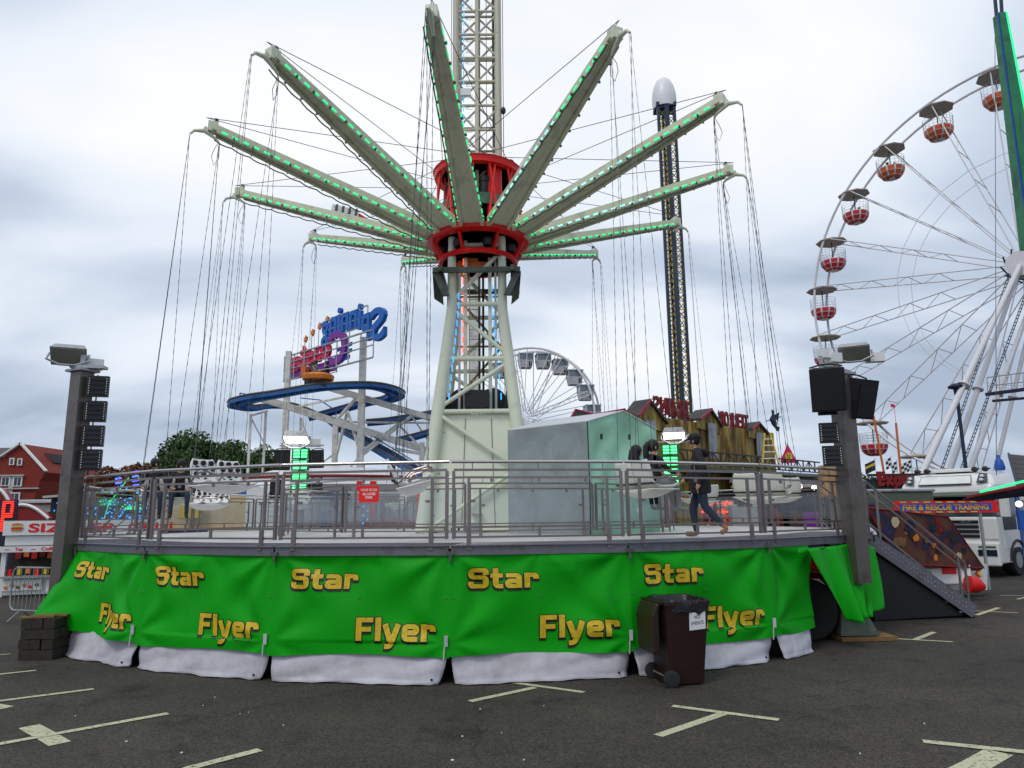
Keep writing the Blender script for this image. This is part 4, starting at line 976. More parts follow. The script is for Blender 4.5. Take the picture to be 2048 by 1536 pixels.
# lid hanging at the rear (left side in view)
m=MB(); pr=[(-.33,1.00),(-.40,.98),(-.46,.84),(-.45,.42),(-.42,.38),(-.37,.42),(-.36,.90)]
m.prism([T(x,-.26,z) for x,z in pr],M_@V((0,.50,0))); lid=m.build('lid','brown_plastic',t); bv=lid.modifiers.new('b','BEVEL'); bv.width=.02; bv.segments=2
m=MB(); m.tube(T(-.34,-.3,1.0),T(-.34,.3,1.0),.02,8); m.build('handle','brown_plastic',t,True)
for s_ in(-1,1):
    m=MB(); m.lathe(T(-.24,s_*.27,.10),[(.03,-.025),(.075,-.028),(.1,-.02),(.1,.02),(.075,.028),(.03,.025)],22,'Y'); 
    w_=m.build('wheel','rubber',t,True)
m=MB(); m.tube(T(-.24,-.27,.10),T(-.24,.27,.10),.012,6); m.build('axle','galv',t)
m=MB(); lab=[T(.0+x,-.327+.012*(z-.8)*-8*0,z) for x,z in((0,0),)]
fn_=lambda x,z: T(x,-(.225+ (z-.05)*.095)-.012,z)
m=MB(); m.add([fn_(.02,.66),fn_(.24,.675),fn_(.235,.885),fn_(.015,.87)],[(0,1,2,3)]); m.build('label','sign_white',t,thick=.002)
xd=M_@V((1,0,0)); zd=(fn_(.1,.85)-fn_(.1,.65)).normalized()
for s_,x_,z_,w_,h_ in(('NCC',.085,.80,.085,.042),('EVENTS',.045,.725,.165,.042)):
    m=MB(); text(m,s_,fn_(x_,z_)+M_@V((0,-.005,0)),xd+V((0,0,.07)),zd,h_,w_); m.build('lettering','letter_black',t)
# ================================================================ BARRIERS + KIOSK
def barrier(label,a,b,tilt=0):
    t=thing('crowd_barrier',label,'barrier','steel crowd barriers by the food stall',loc=(a.x,a.y,0)); d=(b-a).normalized(); L_=(b-a).length
    up=V((-d.y*sin(tilt),d.x*sin(tilt),cos(tilt)))
    P=lambda x,z: a+d*x+up*z
    m=MB(); m.path([P(.1,.22),P(.02,.3),P(0,.45),P(0,.95),P(.03,1.05),P(.12,1.1),P(L_-.12,1.1),P(L_-.03,1.05),P(L_,.95),P(L_,.45),P(L_-.02,.3),P(L_-.1,.22),P(.1,.22)],.02,7); m.build('frame','galv',t,True)
    for i in range(1,18):
        m=MB(); m.tube(P(L_*i/18,.22),P(L_*i/18,1.1),.008,5); m.build('bar','galv',t)
    n=V((-d.y,d.x,0))
    for x in(.35,L_-.35):
        m=MB(); m.path([P(x,.22)-n*.28+V((0,0,-.2)),P(x,.24),P(x,.22)+n*.28+V((0,0,-.2))],.018,6); m.build('foot','galv',t)
k0=U(6,1245,Z=.02); 
barrier('bare steel crowd barrier at the very left edge before the food stall',V((-10.75,15.9,.0)),V((-8.7,15.2,0)))
barrier('steel crowd barrier leaning behind the left light column',V((-9.7,15.9,.0)),V((-7.8,16.4,0)),R(8))
Yk=20.5; a=U(8,1040,Y=Yk); b=U(325,1040,Y=Yk+1.2)
t=thing('food_stall','white burger kiosk with red SIZZLER GRILL sign board on its canopy','kiosk',loc=(a.x,a.y,0)); d=(b-a);d.z=0;L_=d.length;d.normalize();n=V((d.y,-d.x,0))
K=lambda x,y,z: V((a.x,a.y,0))+d*x-n*y*1.0+V((0,0,z))
zt=2.10
m=MB(); m.prism([K(0,0,zt-.42),K(L_,0,zt-.42),K(L_,0,zt),K(0,0,zt)],-n*.08); m.build('sign_board','white_paint',t)
m=MB(); m.prism([K(0.05,.1,zt-.70),K(L_,.1,zt-.70),K(L_,.1,zt-.44),K(0.05,.1,zt-.44)],-n*.05); m.build('shutter','white_gloss',t)
m=MB(); m.prism([K(-.05,-.06,zt-.88),K(L_,-.06,zt-.88),K(L_,-.06,zt-.72),K(-.05,-.06,zt-.72)],-n*.06); m.build('fascia','white_paint',t)
xd=d; 
for s_,x,w,h,z in(('SIZZLER',.62,2.25,.24,zt-.33),('GRILL',3.15,1.35,.24,zt-.33)):
    m=MB(); text(m,s_,K(x,-.012,z),xd,(0,0,1),h,w,bold=.03); m.build('lettering','sign_red',t)
for s_,x,w in(('~',.12,.12),('Tea',.36,.2),('~',.75,.12),('Coffee',1.0,.42),('~',1.55,.12),('C',1.8,.09)):
    m=MB(); text(m,s_,K(x,-.07,zt-.84),xd,(0,0,1),.09,w,bold=.03); m.build('lettering','sign_red',t)
# burger emblem: bun, filling, bun
for z,c_,hh,w in((-.14,'star_orange',.06,.30),(-.20,'letter_yellow',.03,.34),(-.225,'wood_board',.025,.30),(-.25,'sign_red',.03,.33),(-.30,'star_orange',.05,.28)):
    m=MB(); pts=[K(.34+w/2*cos(q_)*1.0,-.01,zt+z+hh*sin(q_)) for q_ in [i*PI/8 for i in range(9)]]; m.prism(pts,n*.01); m.build('burger_emblem',c_,t)
m=MB(); m.box(K(.08,.1,.62),(.12,.12,1.22),rotz(math.atan2(d.y,d.x))); m.box(K(1.9,.1,.62),(.12,.12,1.22),rotz(math.atan2(d.y,d.x))); m.build('corner_post','white_paint',t)
m=MB(); m.prism([K(0,.05,.06),K(L_,.05,.06),K(L_,.05,.52),K(0,.05,.52)],-n*.06); m.build('counter_front','white_paint',t)
m=MB(); m.prism([K(0,.9,.1),K(L_,.9,.1),K(L_,.9,zt-.5),K(0,.9,zt-.5)],-n*.06); m.prism([K(0,0,zt-.02),K(L_,0,zt-.02),K(L_,1.6,zt-.02),K(0,1.6,zt-.02)],(0,0,.03)); m.build('back_wall','wood_dark',t)
m=MB(); m.prism([K(.1,-.15,.52),K(1.9,-.15,.52),K(1.9,.25,.52),K(.1,.25,.52)],(0,0,.05)); m.build('counter','galv',t)
for i in range(7):
    m=MB(); m.box(K(.25+.22*i,.15,.66+.03*(i%3)),(.09,.09,.18)); m.build('bottle',('sign_red','letter_yellow','star_orange')[i%3],t)
for i in range(9):
    m=MB(); m.box(K(.2+.2*i,.83,1.1+.05*(i%2)),(.16,.02,.2)); m.build('menu_card',('terror_red','orange_paint','sign_red')[i%3],t)
m=MB(); m.prism([K(.1,0.0,.18),K(1.1,0,.18),K(1.1,0,.46),K(.1,0,.46)],n*.015); m.prism([K(1.2,0.0,.12),K(1.9,0,.12),K(1.9,0,.46),K(1.2,0,.46)],n*.015);m.build('menu_board','sign_white',t)
for i in range(6):
    m=MB(); m.ball(K(.22+.15*i,-.03,.27+.05*(i%2)),.06,8,5,(1,.15,.8)); m.build('food_picture',('star_orange','sign_red','wood_board')[i%3],t)
# ================================================================ TRUCK
tp=U(1912,1150,Z=0); tp=V((14.35,24.3,0)); th=R(50); fn=V((-sin(th),-cos(th),0)); rt=V((cos(th),-sin(th),0))
t=thing('truck','white high roofed lorry cab with blank headboard parked behind the stair','lorry',loc=tuple(tp))
K=lambda x,y,z: tp+rt*x-fn*y+V((0,0,z))      # x to its right in view, y backwards
def box(m,x0,x1,y0,y1,z0,z1): m.prism([K(x0,y0,z0),K(x1,y0,z0),K(x1,y1,z0),K(x0,y1,z0)],(0,0,z1-z0))
def bev(o,w=.06,s=3): b=o.modifiers.new('b','BEVEL'); b.width=w; b.segments=s; b.limit_method='ANGLE'; return o
hw=1.22
m=MB(); box(m,-hw,hw,0,2.2,.45,2.0); bev(m.build('cab','white_gloss',t))
m=MB(); m.add([K(-hw,.02,2.0),K(hw,.02,2.0),K(hw,2.2,2.0),K(-hw,2.2,2.0),K(-hw*.96,.22,2.75),K(hw*.96,.22,2.75),K(hw,2.2,2.75),K(-hw,2.2,2.75)],[(3,2,1,0),(4,5,6,7),(0,1,5,4),(1,2,6,5),(2,3,7,6),(3,0,4,7)]); bev(m.build('windscreen','glass_dark',t),.03)
m=MB(); m.add([K(-hw,.12,2.72),K(hw,.12,2.72),K(hw,2.2,2.72),K(-hw,2.2,2.72),K(-hw*.97,.16,3.10),K(hw*.97,.16,3.10),K(hw,2.2,3.10),K(-hw,2.2,3.10),K(-hw*.84,.55,3.50),K(hw*.84,.55,3.50),K(hw*.86,2.1,3.62),K(-hw*.86,2.1,3.62)],[(3,2,1,0),(0,1,5,4),(1,2,6,5),(2,3,7,6),(3,0,4,7),(4,5,9,8),(5,6,10,9),(6,7,11,10),(7,4,8,11),(8,9,10,11)]); bev(m.build('roof_cap','white_gloss',t),.16,4)
m=MB(); m.prism([K(-hw*.98,-.10,2.68),K(hw*.98,-.10,2.68),K(hw*.98,.14,2.80),K(-hw*.98,.14,2.80)],(0,0,.05)); m.build('sun_visor','collar_grey',t)
m=MB(); m.prism([K(-.66,.16,3.12),K(.66,.16,3.12),K(.62,.36,3.40),K(-.62,.36,3.40)],fn*.03+V((0,0,.02))); m.build('headboard','window_frame',t)
m=MB(); m.path([K(-.68,.14,3.10),K(.68,.14,3.10),K(.64,.34,3.42),K(-.64,.34,3.42)],.015,4,closed=True); m.build('headboard_frame','black',t)
for s_ in(-1,1):
    m=MB(); m.prism([K(s_*.80,.16,3.14),K(s_*1.06,.2,3.18),K(s_*1.02,.38,3.46),K(s_*.84,.38,3.50)],fn*.04); q=m.build('roof_lamp','glass_dark',t)
    for j in(0,1): m=MB(); m.ball(K(s_*.92,.16+.1*j,3.24+.13*j),.06,8,6); m.build('bulb','window_frame',q,True)
    for x in(.62,.88):
        m=MB(); m.lathe(K(s_*x,.72,3.64),[(.02,-.2),(.05,-.05),(.10,.0)],12,'Y'); m.build('horn','black',t,True)
m=MB(); box(m,-.7,.5,.8,1.6,3.58,3.70); bev(m.build('roof_hatch','white_gloss',t),.03)
for i in range(4):
    m=MB(); box(m,-.78,.78,-.035,.0,1.30+i*.16,1.40+i*.16); m.build('grille_bar','black',t)
m=MB(); text(m,'XF',K(.35,-.045,1.80),rt,(0,0,1),.09,.28,bold=.01); m.build('badge','galv',t)
m=MB(); box(m,-hw,hw,-.12,.05,.38,1.16); bev(m.build('bumper','white_gloss',t),.06)
for s_ in(-1,1):
    m=MB(); box(m,s_*.95-.22,s_*.95+.22,-.14,-.11,.72,.92); m.build('headlight','glass_dark',t)
    m=MB(); box(m,s_*.95-.2,s_*.95+.2,-.135,-.11,.98,1.04); m.build('vent','collar_grey',t)
    m=MB(); box(m,s_*1.05-.17,s_*1.05+.17,-.05,.02,1.25,1.95); bev(m.build('air_deflector','white_gloss',t),.04)
m=MB(); box(m,hw,hw+.012,.45,1.5,1.55,2.55); m.build('side_window','glass_dark',t)
m=MB(); box(m,hw+.004,hw+.012,1.72,2.0,.6,3.0); m.build('blue_stripe','blue_paint',t)
m=MB(); box(m,hw+.001,hw+.01,.38,1.6,.95,1.52); m.build('door_panel','white_gloss',t)
m=MB(); box(m,hw+.1,hw+.3,.0,.12,2.0,2.6); m.bar(K(hw,.1,2.5),K(hw+.2,.06,2.5),.03); m.build('mirror','white_gloss',t)
m=MB(); box(m,-1.15,1.15,2.2,6.2,.75,1.05); m.build('chassis','collar_grey',t)
m=MB(); box(m,-1.2,1.2,2.35,5.6,.5,2.9); bev(m.build('body','white_paint',t),.03)
for y in(1.35,4.9):
    for s_ in(-1,1):
        m=MB(); c_=K(s_*1.08,y,.52); pr=[(.30,-.15),(.48,-.15),(.52,-.1),(.52,.1),(.48,.15),(.3,.15)]
        vs=[];n_=24
        for r_,z_ in pr:
            for k in range(n_): a_=2*PI*k/n_; vs.append(c_+rt*z_+(-fn)*(r_*cos(a_))+V((0,0,r_*sin(a_))))
        m.add(vs,[(i*n_+k,i*n_+(k+1)%n_,(i+1)*n_+(k+1)%n_,(i+1)*n_+k) for i in range(5) for k in range(n_)]+[tuple(range(n_-1,-1,-1)),tuple(5*n_+k for k in range(n_))]); w_=m.build('wheel','tyre',t,True)
        m=MB(); m.tube(c_-rt*.155,c_+rt*.155,.27,18); m.build('rim','galv',w_,True)
    m=MB(); ap_=[K(hw+.005,y+.66*cos(R(a_)),.52+.66*sin(R(a_))) for a_ in range(0,181,15)]; m.path(ap_,.05,6); m.build('wheel_arch','black',t)
p=U(1985,925,Y=24.5); m=MB(); m.lathe(K(.95,1.7,3.62),[(.12,0),(.14,.1),(.10,.35),(.05,.42),(.04,.55)],14); m.build('beacon','blue_paint',t,True)
t.scale=(1.2,1.2,.95)
# ---- fire & rescue sign with its post
Ys=19.5; a=U(1790,1027,Y=Ys); b=U(2000,1022,Y=Ys+.6); d=(b-a);d.z=0;L_=d.length;d.normalize();n=V((d.y,-d.x,0))
t=thing('ride_sign','long red and yellow FIRE & RESCUE TRAINING sign board in front of the lorry','sign',loc=(a.x,a.y,0)); K=lambda x,y,z:V((a.x,a.y,a.z))+d*x-n*y+V((0,0,z))
m=MB(); m.prism([K(0,0,0),K(L_,0,0),K(L_-.04,0,.16),K(L_,0,.32),K(0,0,.32)],-n*.05); m.build('board','sign_red',t)
m=MB(); m.prism([K(.16,0,.06),K(L_-.25,0,.06),K(L_-.25,0,.26),K(.16,0,.26)],n*.006); m.build('panel','blue_paint',t)
for i in range(7):
    for z in(.012,.275):
        m=MB(); x=.2+i*.36; m.prism([K(x,0,z),K(x+.2,0,z),K(x+.16,0,z+.03),K(x-.04,0,z+.03)],n*.008); m.build('stripe','yellow_paint',t)
vs,fs=text_mesh('FIRE & RESCUE TRAINING',.035); x0_=min(v.x for v in vs);x1_=max(v.x for v in vs)
bm=bmesh.new(); bv=[bm.verts.new(v) for v in vs]
for f in fs:
    try: bm.faces.new([bv[i] for i in f])
    except Exception: pass
bmesh.ops.triangulate(bm,faces=bm.faces); bmesh.ops.bisect_plane(bm,geom=bm.verts[:]+bm.edges[:]+bm.faces[:],plane_co=(0,.40,0),plane_no=(0,1,0)); bm.verts.index_update()
co=[K(.24+(v.co.x-x0_)*(L_-.60)/(x1_-x0_),-.012,.085+v.co.y*.20) for v in bm.verts]
for up_,mt_ in((True,'orange_paint'),(False,'letter_yellow')):
    m=MB(); m.add(co,[tuple(v.index for v in f.verts) for f in bm.faces if (f.calc_center_median().y>.40)==up_]); m.build('lettering',mt_,t)
bm.free()
for x in(.5,L_-.6):
    m=MB(); m.bar(K(x,.05,.0),K(x,.05,-a.z),.06); m.build('post','galv',t)
# art panels of the childrens ride + low cars
t=thing('ride_canopy','large sloping painted side flap of a children\'s ride behind the stair','ride panel',loc=tuple(U(1850,1130,Y=17.8)))
q_=[U(1733,1015,Y=16.8),U(1895,1033,Y=17.6),U(1968,1136,Y=18.0),U(1800,1128,Y=17.2)]
m=MB(); m.prism(q_,(.1,.35,-.1)); m.build('painted_panel','fairground_art',t)
m=MB(); m.path(q_+[q_[0]],.022,6); m.build('edge_trim','terror_red',t)
rq=random.Random(5); nx_=(q_[1]-q_[0]).cross(q_[3]-q_[0]).normalized(); nx_=nx_ if nx_.y<0 else -nx_
for i in range(22):
    u_,v_=rq.uniform(.06,.9),rq.uniform(.12,.9); c0_=q_[0].lerp(q_[1],u_).lerp(q_[3].lerp(q_[2],u_),v_)+nx_*.012; r_=rq.uniform(.05,.15); e1_=(q_[1]-q_[0]).normalized(); e2_=nx_.cross(e1_)
    m=MB(); m.prism([c0_+e1_*r_*(.6+.5*rq.random())*cos(j*PI/4)+e2_*r_*(.6+.5*rq.random())*sin(j*PI/4) for j in range(8)],nx_*(.002+.0004*i)); m.build('painted_motif',rq.choice(('ply','wood_board','terror_red','navy_dark','sandy','star_orange','wood_dark')),t)
q2=[U(1895,1035,Y=17.6),U(1905,1034,Y=17.75),U(1975,1134,Y=18.15),U(1968,1136,Y=18.0)]
p=U(1905,1172,Y=18.2)
t=thing('ride_car','small red and white fire engine car of the children\'s ride behind the stair foot','ride car',loc=(p.x,p.y,0))
m=MB(); m.box((p.x-.2,p.y,.62),(1.0,.7,.55)); bev(m.build('body','sign_white',t),.05)
m=MB(); m.box((p.x-.25,p.y-.36,.75),(.34,.03,.30)); m.build('panel','sign_red',t)
m=MB(); m.path([V((p.x+.05,p.y-.55,.38)),V((p.x+.25,p.y-.55,.36)),V((p.x+.42,p.y-.55,.30))],[.20,.19,.08],14); m.build('nose','sign_red',t,True)
t=thing('platform_front','low white ride platform front with red and yellow chevrons','ride platform',loc=(p.x+.6,p.y,0))
for i,(x0,x1) in enumerate(((1895,1930),(1933,1975))):
    a_=U(x0,1180,Y=18.4);b_=U(x1,1180,Y=18.6);c_=U(x1,1128,Y=18.6);d2=U(x0,1126,Y=18.4)
    m=MB(); m.prism([a_,b_,c_,d2],(0,.4,0)); m.build('panel','sign_white',t)
    for f in(.35,):
        w_=(b_-a_); o_=a_.lerp(b_,f)+(d2-a_)*.62-V((0,.02,0)); s_=.13
        for j,mt_ in enumerate(('sign_red','yellow_paint')):
            oo=o_+V((j*.06,0,0)); m=MB(); m.prism([oo,oo+V((.09,0,.09)),oo+V((.15,0,.09)),oo+V((.06,0,0)),oo+V((.15,0,-.09)),oo+V((.09,0,-.09))],(0,-.012,0)); m.build('chevron',mt_,t)
a_=U(1832,1172,Y=17.9)
m=MB(); m.box(a_+V((0,.1,-.3)),(.5,.2,.55)); m.build('panel','sign_white',t)
# ================================================================ BIG WHEEL (right)
WC=V((30.23,40.40,16.22)); waz=R(-51.05); wu=V((cos(waz),sin(waz),0)); wn=V((-sin(waz),cos(waz),0)); WR=13.0; wst_=R(15.87); wa0=R(91.51)
t=thing('big_wheel','tall white observation wheel with red gondolas at the right','ferris wheel',loc=(WC.x,WC.y,0)); NW=22
wp=lambda a,r,o=0: WC+wu*(r*cos(a))+V((0,0,r*sin(a)))+wn*o
GAP=1.75
for k in range(NW):
    a=wa0+k*wst_; b=wa0+(k+1)*wst_ if k<NW-1 else wa0+2*PI
    for o in(0,GAP):
        m=MB(); m.path([wp(a+(b-a)*i/4,WR,o) for i in range(5)],.085,6); m.build('rim','ferris_steel',t,True)
        m=MB(); 
        for dd in(-.16,.16):
            m.tube(wp(a,WR,o),WC+wu*(.9*cos(a))+V((0,0,.9*sin(a)))+wn*(GAP/2+(o-GAP/2)*1.5),.038 if dd<0 else .03,6)
            break
        m.build('spoke','ferris_steel',t)
    m=MB(); m.tube(wp(a,WR,0),wp(a,WR,GAP),.05,5)
    for f in(.85,.68,.5,.35):
        m.tube(wp(a,WR*f,0.0-(1-f)*.5),wp(a,WR*f,GAP+(1-f)*.5),.03,4); 
        m.tube(wp(a,WR*f,0.0-(1-f)*.5),wp(a,WR*(f+.14),GAP+(1-f)*.5),.022,4)
    m.build('cross_tie','ferris_steel',t)
    m=MB(); m.tube(wp(a,WR*.55,-.2),wp(b,WR*.55,-.2),.02,4); m.tube(wp(a,WR*.55,GAP+.2),wp(b,WR*.55,GAP+.2),.02,4); m.build('inner_ring','ferris_steel',t)
m=MB(); m.tube(WC-wn*.9,WC+wn*(GAP+.9),.75,20); m.build('hub','ferris_steel',t,True)
for i in range(10):
    m=MB(); a=i*PI/5; m.tube(WC+wu*.95*cos(a)+V((0,0,.95*sin(a)))-wn*.95,WC+wu*.95*cos(a+.6)+V((0,0,.95*sin(a+.6)))+wn*.3,.05,5); m.build('hub_cage','navy_steel',t)
for (px,py,o,r_) in((1838,960,-1.0,.34),(1893,960,-.9,.30),(1932,962,GAP+.9,.30),(1985,962,GAP+1.1,.26)):
    b_=U(px,py,Y={1838:36.5,1893:38.5,1932:40,1985:42}[px]); tp_=WC+wn*(o)+V((0,0,-.2)); d_=(b_-tp_)
    foot=tp_+d_*((tp_.z-.1)/(tp_.z-b_.z))
    m=MB(); m.tube(tp_,foot,r_*.42,14,r_*.50); q=m.build('support_leg','ferris_steel',t,True)
    mid=tp_.lerp(foot,.46); m=MB(); dn_=(foot-tp_).normalized(); m.tube(mid-dn_*.05,mid+dn_*.05,r_*.95,14); m.build('flange','ferris_steel',q,True)
    if px in(1893,1932):
        m=MB(); s1=d_.cross(V((0,0,1))).normalized()*(r_+.3)
        for e in(-.13,.13): m.tube(tp_+s1*(1+e)-V((0,0,0)),foot+s1*(1+e),.03,4)
        m.build('ladder','navy_steel',q)
        m=MB()
        for i in range(70): pp=tp_.lerp(foot,i/70); m.tube(pp+s1*.87,pp+s1*1.13,.03,4)
        m.build('rung','navy_steel',q)['kind']='stuff'
# gondola
def gondola(kind):
    g=thing('gondola','x','gondola','round gondolas on the big wheel')
    m=MB(); m.lathe((0,0,-.10),[(1.28,-.10),(1.30,-.02),(.75,.12),(.1,.2)],8); m.build('canopy','canopy_tan',g,local=True)
    m=MB(); m.tube((0,0,-.1),(0,0,-2.25),.045,8); m.build('pole','navy_steel',g,local=True)
    m=MB(); m.lathe((0,0,0),[(.35,-2.72),(.75,-2.55),(1.0,-2.2),(1.06,-1.82),(1.0,-1.8),(.92,-2.15)],10); o=m.build('bowl','white_gloss',g,local=True)
    pr=[(.37,-2.725),(.76,-2.56),(1.01,-2.21),(1.07,-1.83)]
    mt_='ferris_orange' if kind else 'ferris_red'
    for i in range(10):
        a,b=2*PI*(i+.1)/10,2*PI*(i+.9)/10
        for j in range(3):
            (ra,za),(rb,zb)=pr[j],pr[j+1]; cs=cos(PI/10)
            def P_(aa,f): 
                r_=(ra+(rb-ra)*f)+.02; am=2*PI*(i+.5)/10; z=za+(zb-za)*f
                rr=r_*cs/cos(aa-am); return V((rr*cos(aa),rr*sin(aa),z-.012))
            m=MB(); m.add([P_(a,.1),P_(b,.1),P_(b,.9),P_(a,.9)],[(0,1,2,3)]); m.build('red_panel' if not kind else 'orange_panel',mt_,o,local=True)
    m=MB()
    for i in range(20):
        a=2*PI*i/20
        if abs(sin(a))<.97 or kind: m.tube((1.04*cos(a),1.04*sin(a),-1.82),(1.08*cos(a),1.08*sin(a),-.95),.011,4)
    for z in(-.97,-1.2,-1.42,-1.64):
        m.path([V((1.07*cos(2*PI*i/20),1.07*sin(2*PI*i/20),z)) for i in range(20)],.011,4,closed=True)
    m.build('wire_cage','galv',g,local=True)['kind']='stuff'
    return g
gk={}; 
glab={0:'gondola partly hidden by the green boom at the top right',1:'orange panelled gondola, second on the big wheel left of the green boom',2:'orange panelled gondola, third up the big wheel',3:'red panelled gondola high on the left of the big wheel',4:'red panelled gondola on the upper left of the big wheel',5:'red panelled gondola level with the hub of the big wheel',6:'red gondola just above the right floodlight',8:'red gondola low on the big wheel right of the loudspeaker',9:'red gondola of the big wheel above the lorry'}
gpos=[]
for k in range(0,10):
    a=wa0+k*wst_; p=wp(a,WR-.05,GAP/2)
    kd=1 if k<3 else 0
    if kd not in gk: gk[kd]=gondola(kd); g_=gk[kd]
    else: g_=copy_tree(gk[kd])
    g_.location=p; g_.scale=(.82,.82,.86); g_.rotation_euler=(0,0,k*.7); g_['label']=glab.get(k,'red gondola half hidden behind the right light column'); gpos.append(p)
# ================================================================ SMALL WHEEL
c2=U(1057,838,Y=62); r2=6.15; az2=R(-22); u2=V((cos(az2),sin(az2),0)); n2=V((-sin(az2),cos(az2),0)); G2=1.5
t=thing('small_wheel','smaller white wheel with grey box cabins standing behind the ride','ferris wheel',loc=(c2.x,c2.y,0))
w2=lambda a,r,o: c2+u2*(r*cos(a))+V((0,0,r*sin(a)))+n2*o
for o in(-G2/2,G2/2):
    m=MB(); m.path([w2(2*PI*i/48,r2,o) for i in range(48)],.10,6,closed=True); m.build('rim','ferris_steel',t,True)
for k in range(18):
    a=2*PI*k/18+.13; m=MB()
    for o in(-G2/2,G2/2): m.tube(w2(a,r2,o),w2(a,.4,o*1.6),.035,5)
    m.build('spoke','ferris_steel',t)
for k in range(9):
    a=2*PI*k/9+.3; m=MB()
    for e in(-.05,.05):
        m.tube(w2(a+e*.6,r2*.97,-G2/2),w2(a+e*4,.6,-G2/2),.045,5)
    for i in range(9): f=.2+i*.08; m.tube(w2(a-.03/f*.7,r2*f,-G2/2),w2(a+.03/f*.7,r2*f,-G2/2),.025,4)
    m.build('truss_spoke','ferris_steel',t)
for s_ in(-1,1):
    for o in(-1.6,1.6):
        m=MB(); m.tube(c2+n2*o*.8,c2+u2*s_*3.2+n2*o*1.4-V((0,0,c2.z)),.12,8); m.build('support_leg','ferris_steel',t,True)
cab=thing('wheel_cabin','x','cabin','grey cabins on the small wheel')
m=MB(); m.add([V(v) for v in((-.5,-.5,-1.25),(.5,-.5,-1.25),(.5,.5,-1.25),(-.5,.5,-1.25),(-.62,-.6,-.6),(.62,-.6,-.6),(.62,.6,-.6),(-.62,.6,-.6))],[(3,2,1,0),(0,1,5,4),(1,2,6,5),(2,3,7,6),(3,0,4,7),(4,5,6,7)]); m.build('tub','cabin_grey',cab,local=True)
m=MB(); m.box((0,0,-.33),(1.2,1.16,.54)); m.build('window_band','cabin_glass',cab,local=True)
m=MB(); m.box((0,0,-.03),(1.34,1.3,.08)); m.build('roof','cabin_grey',cab,local=True)
for x in(-.6,.6):
    for y in(-.58,.58):
        m=MB(); m.bar((x,y,-.62),(x,y,-.05),.06); m.build('corner_post','cabin_grey',cab,local=True)
m=MB(); m.box((.28,-.56,-.9),(.10,.04,.5)); m.box((.42,-.56,-.9),(.06,.04,.5)); m.build('door_slot','black',cab,local=True)
a_s=[118,92,75.5,59,42.5,26,8,-10]
for k,ad_ in enumerate(a_s):
    c=cab if k==0 else copy_tree(cab); p=w2(R(ad_),r2*.94,0); c.location=p; c.rotation_euler=(0,0,az2+.5)
    c['label']=['grey cabin of the small wheel hidden behind the tower lattice','grey cabin at the top of the small wheel right beside the tower leg','second grey cabin right of the tower leg','third grey cabin right of the tower leg on the small wheel','fourth grey cabin down the right of the small wheel','fifth grey cabin down the right of the small wheel','grey cabin just above the dark red edged roof','grey cabin behind the dark red edged roof'][k]
# ================================================================ DROP TOWER
b_=U(1360,800,Y=40); t_=U(1329,215,Y=40); xc=(b_.x+t_.x)/2; zt_=t_.z
t=thing('drop_tower','slim dark lattice drop tower with a white dome cap','tower',loc=(xc,40,0))
for x,y in((-.48,-.4),(.48,-.4),(0,-.5),(0,.5)):
    m=MB(); m.bar((xc+x,40+y,0),(xc+x,40+y,zt_),.17 if y!=-.5 else .26,.17); m.build('chord','navy_steel',t)
m=MB();
z=.5;i=0
while z<zt_-.6:
    for s_ in(-1,1): m.tube((xc+s_*.45,39.6,z),(xc+s_*.05,39.5,z+.5),.03,4); m.tube((xc+s_*.05,39.5,z),(xc+s_*.45,39.6,z+.5),.03,4); m.tube((xc+s_*.45,39.6,z),(xc,40.5,z+.5),.025,4)
    z+=.5;i+=1
m.build('lattice','gold_steel',t)['kind']='stuff'
m=MB()
for z in [1+.33*i for i in range(int(zt_*3)-5)]:
    for x in(-.36,-.16,.16,.36): m.box((xc+x,39.47,z),(.045,.03,.16))
m.build('lamp_strip','yellow_paint',t)['kind']='stuff'
m=MB(); m.box((xc,40,zt_-.05),(1.2,1.1,.25)); m.build('head_frame','navy_steel',t)
m=MB(); m.lathe((xc,40,zt_),[(.68,-.12),(.74,.35),(.72,.8),(.62,1.3),(.45,1.68),(.22,1.9),(.02,1.97)],20); m.build('dome_cap','white_paint',t,True)
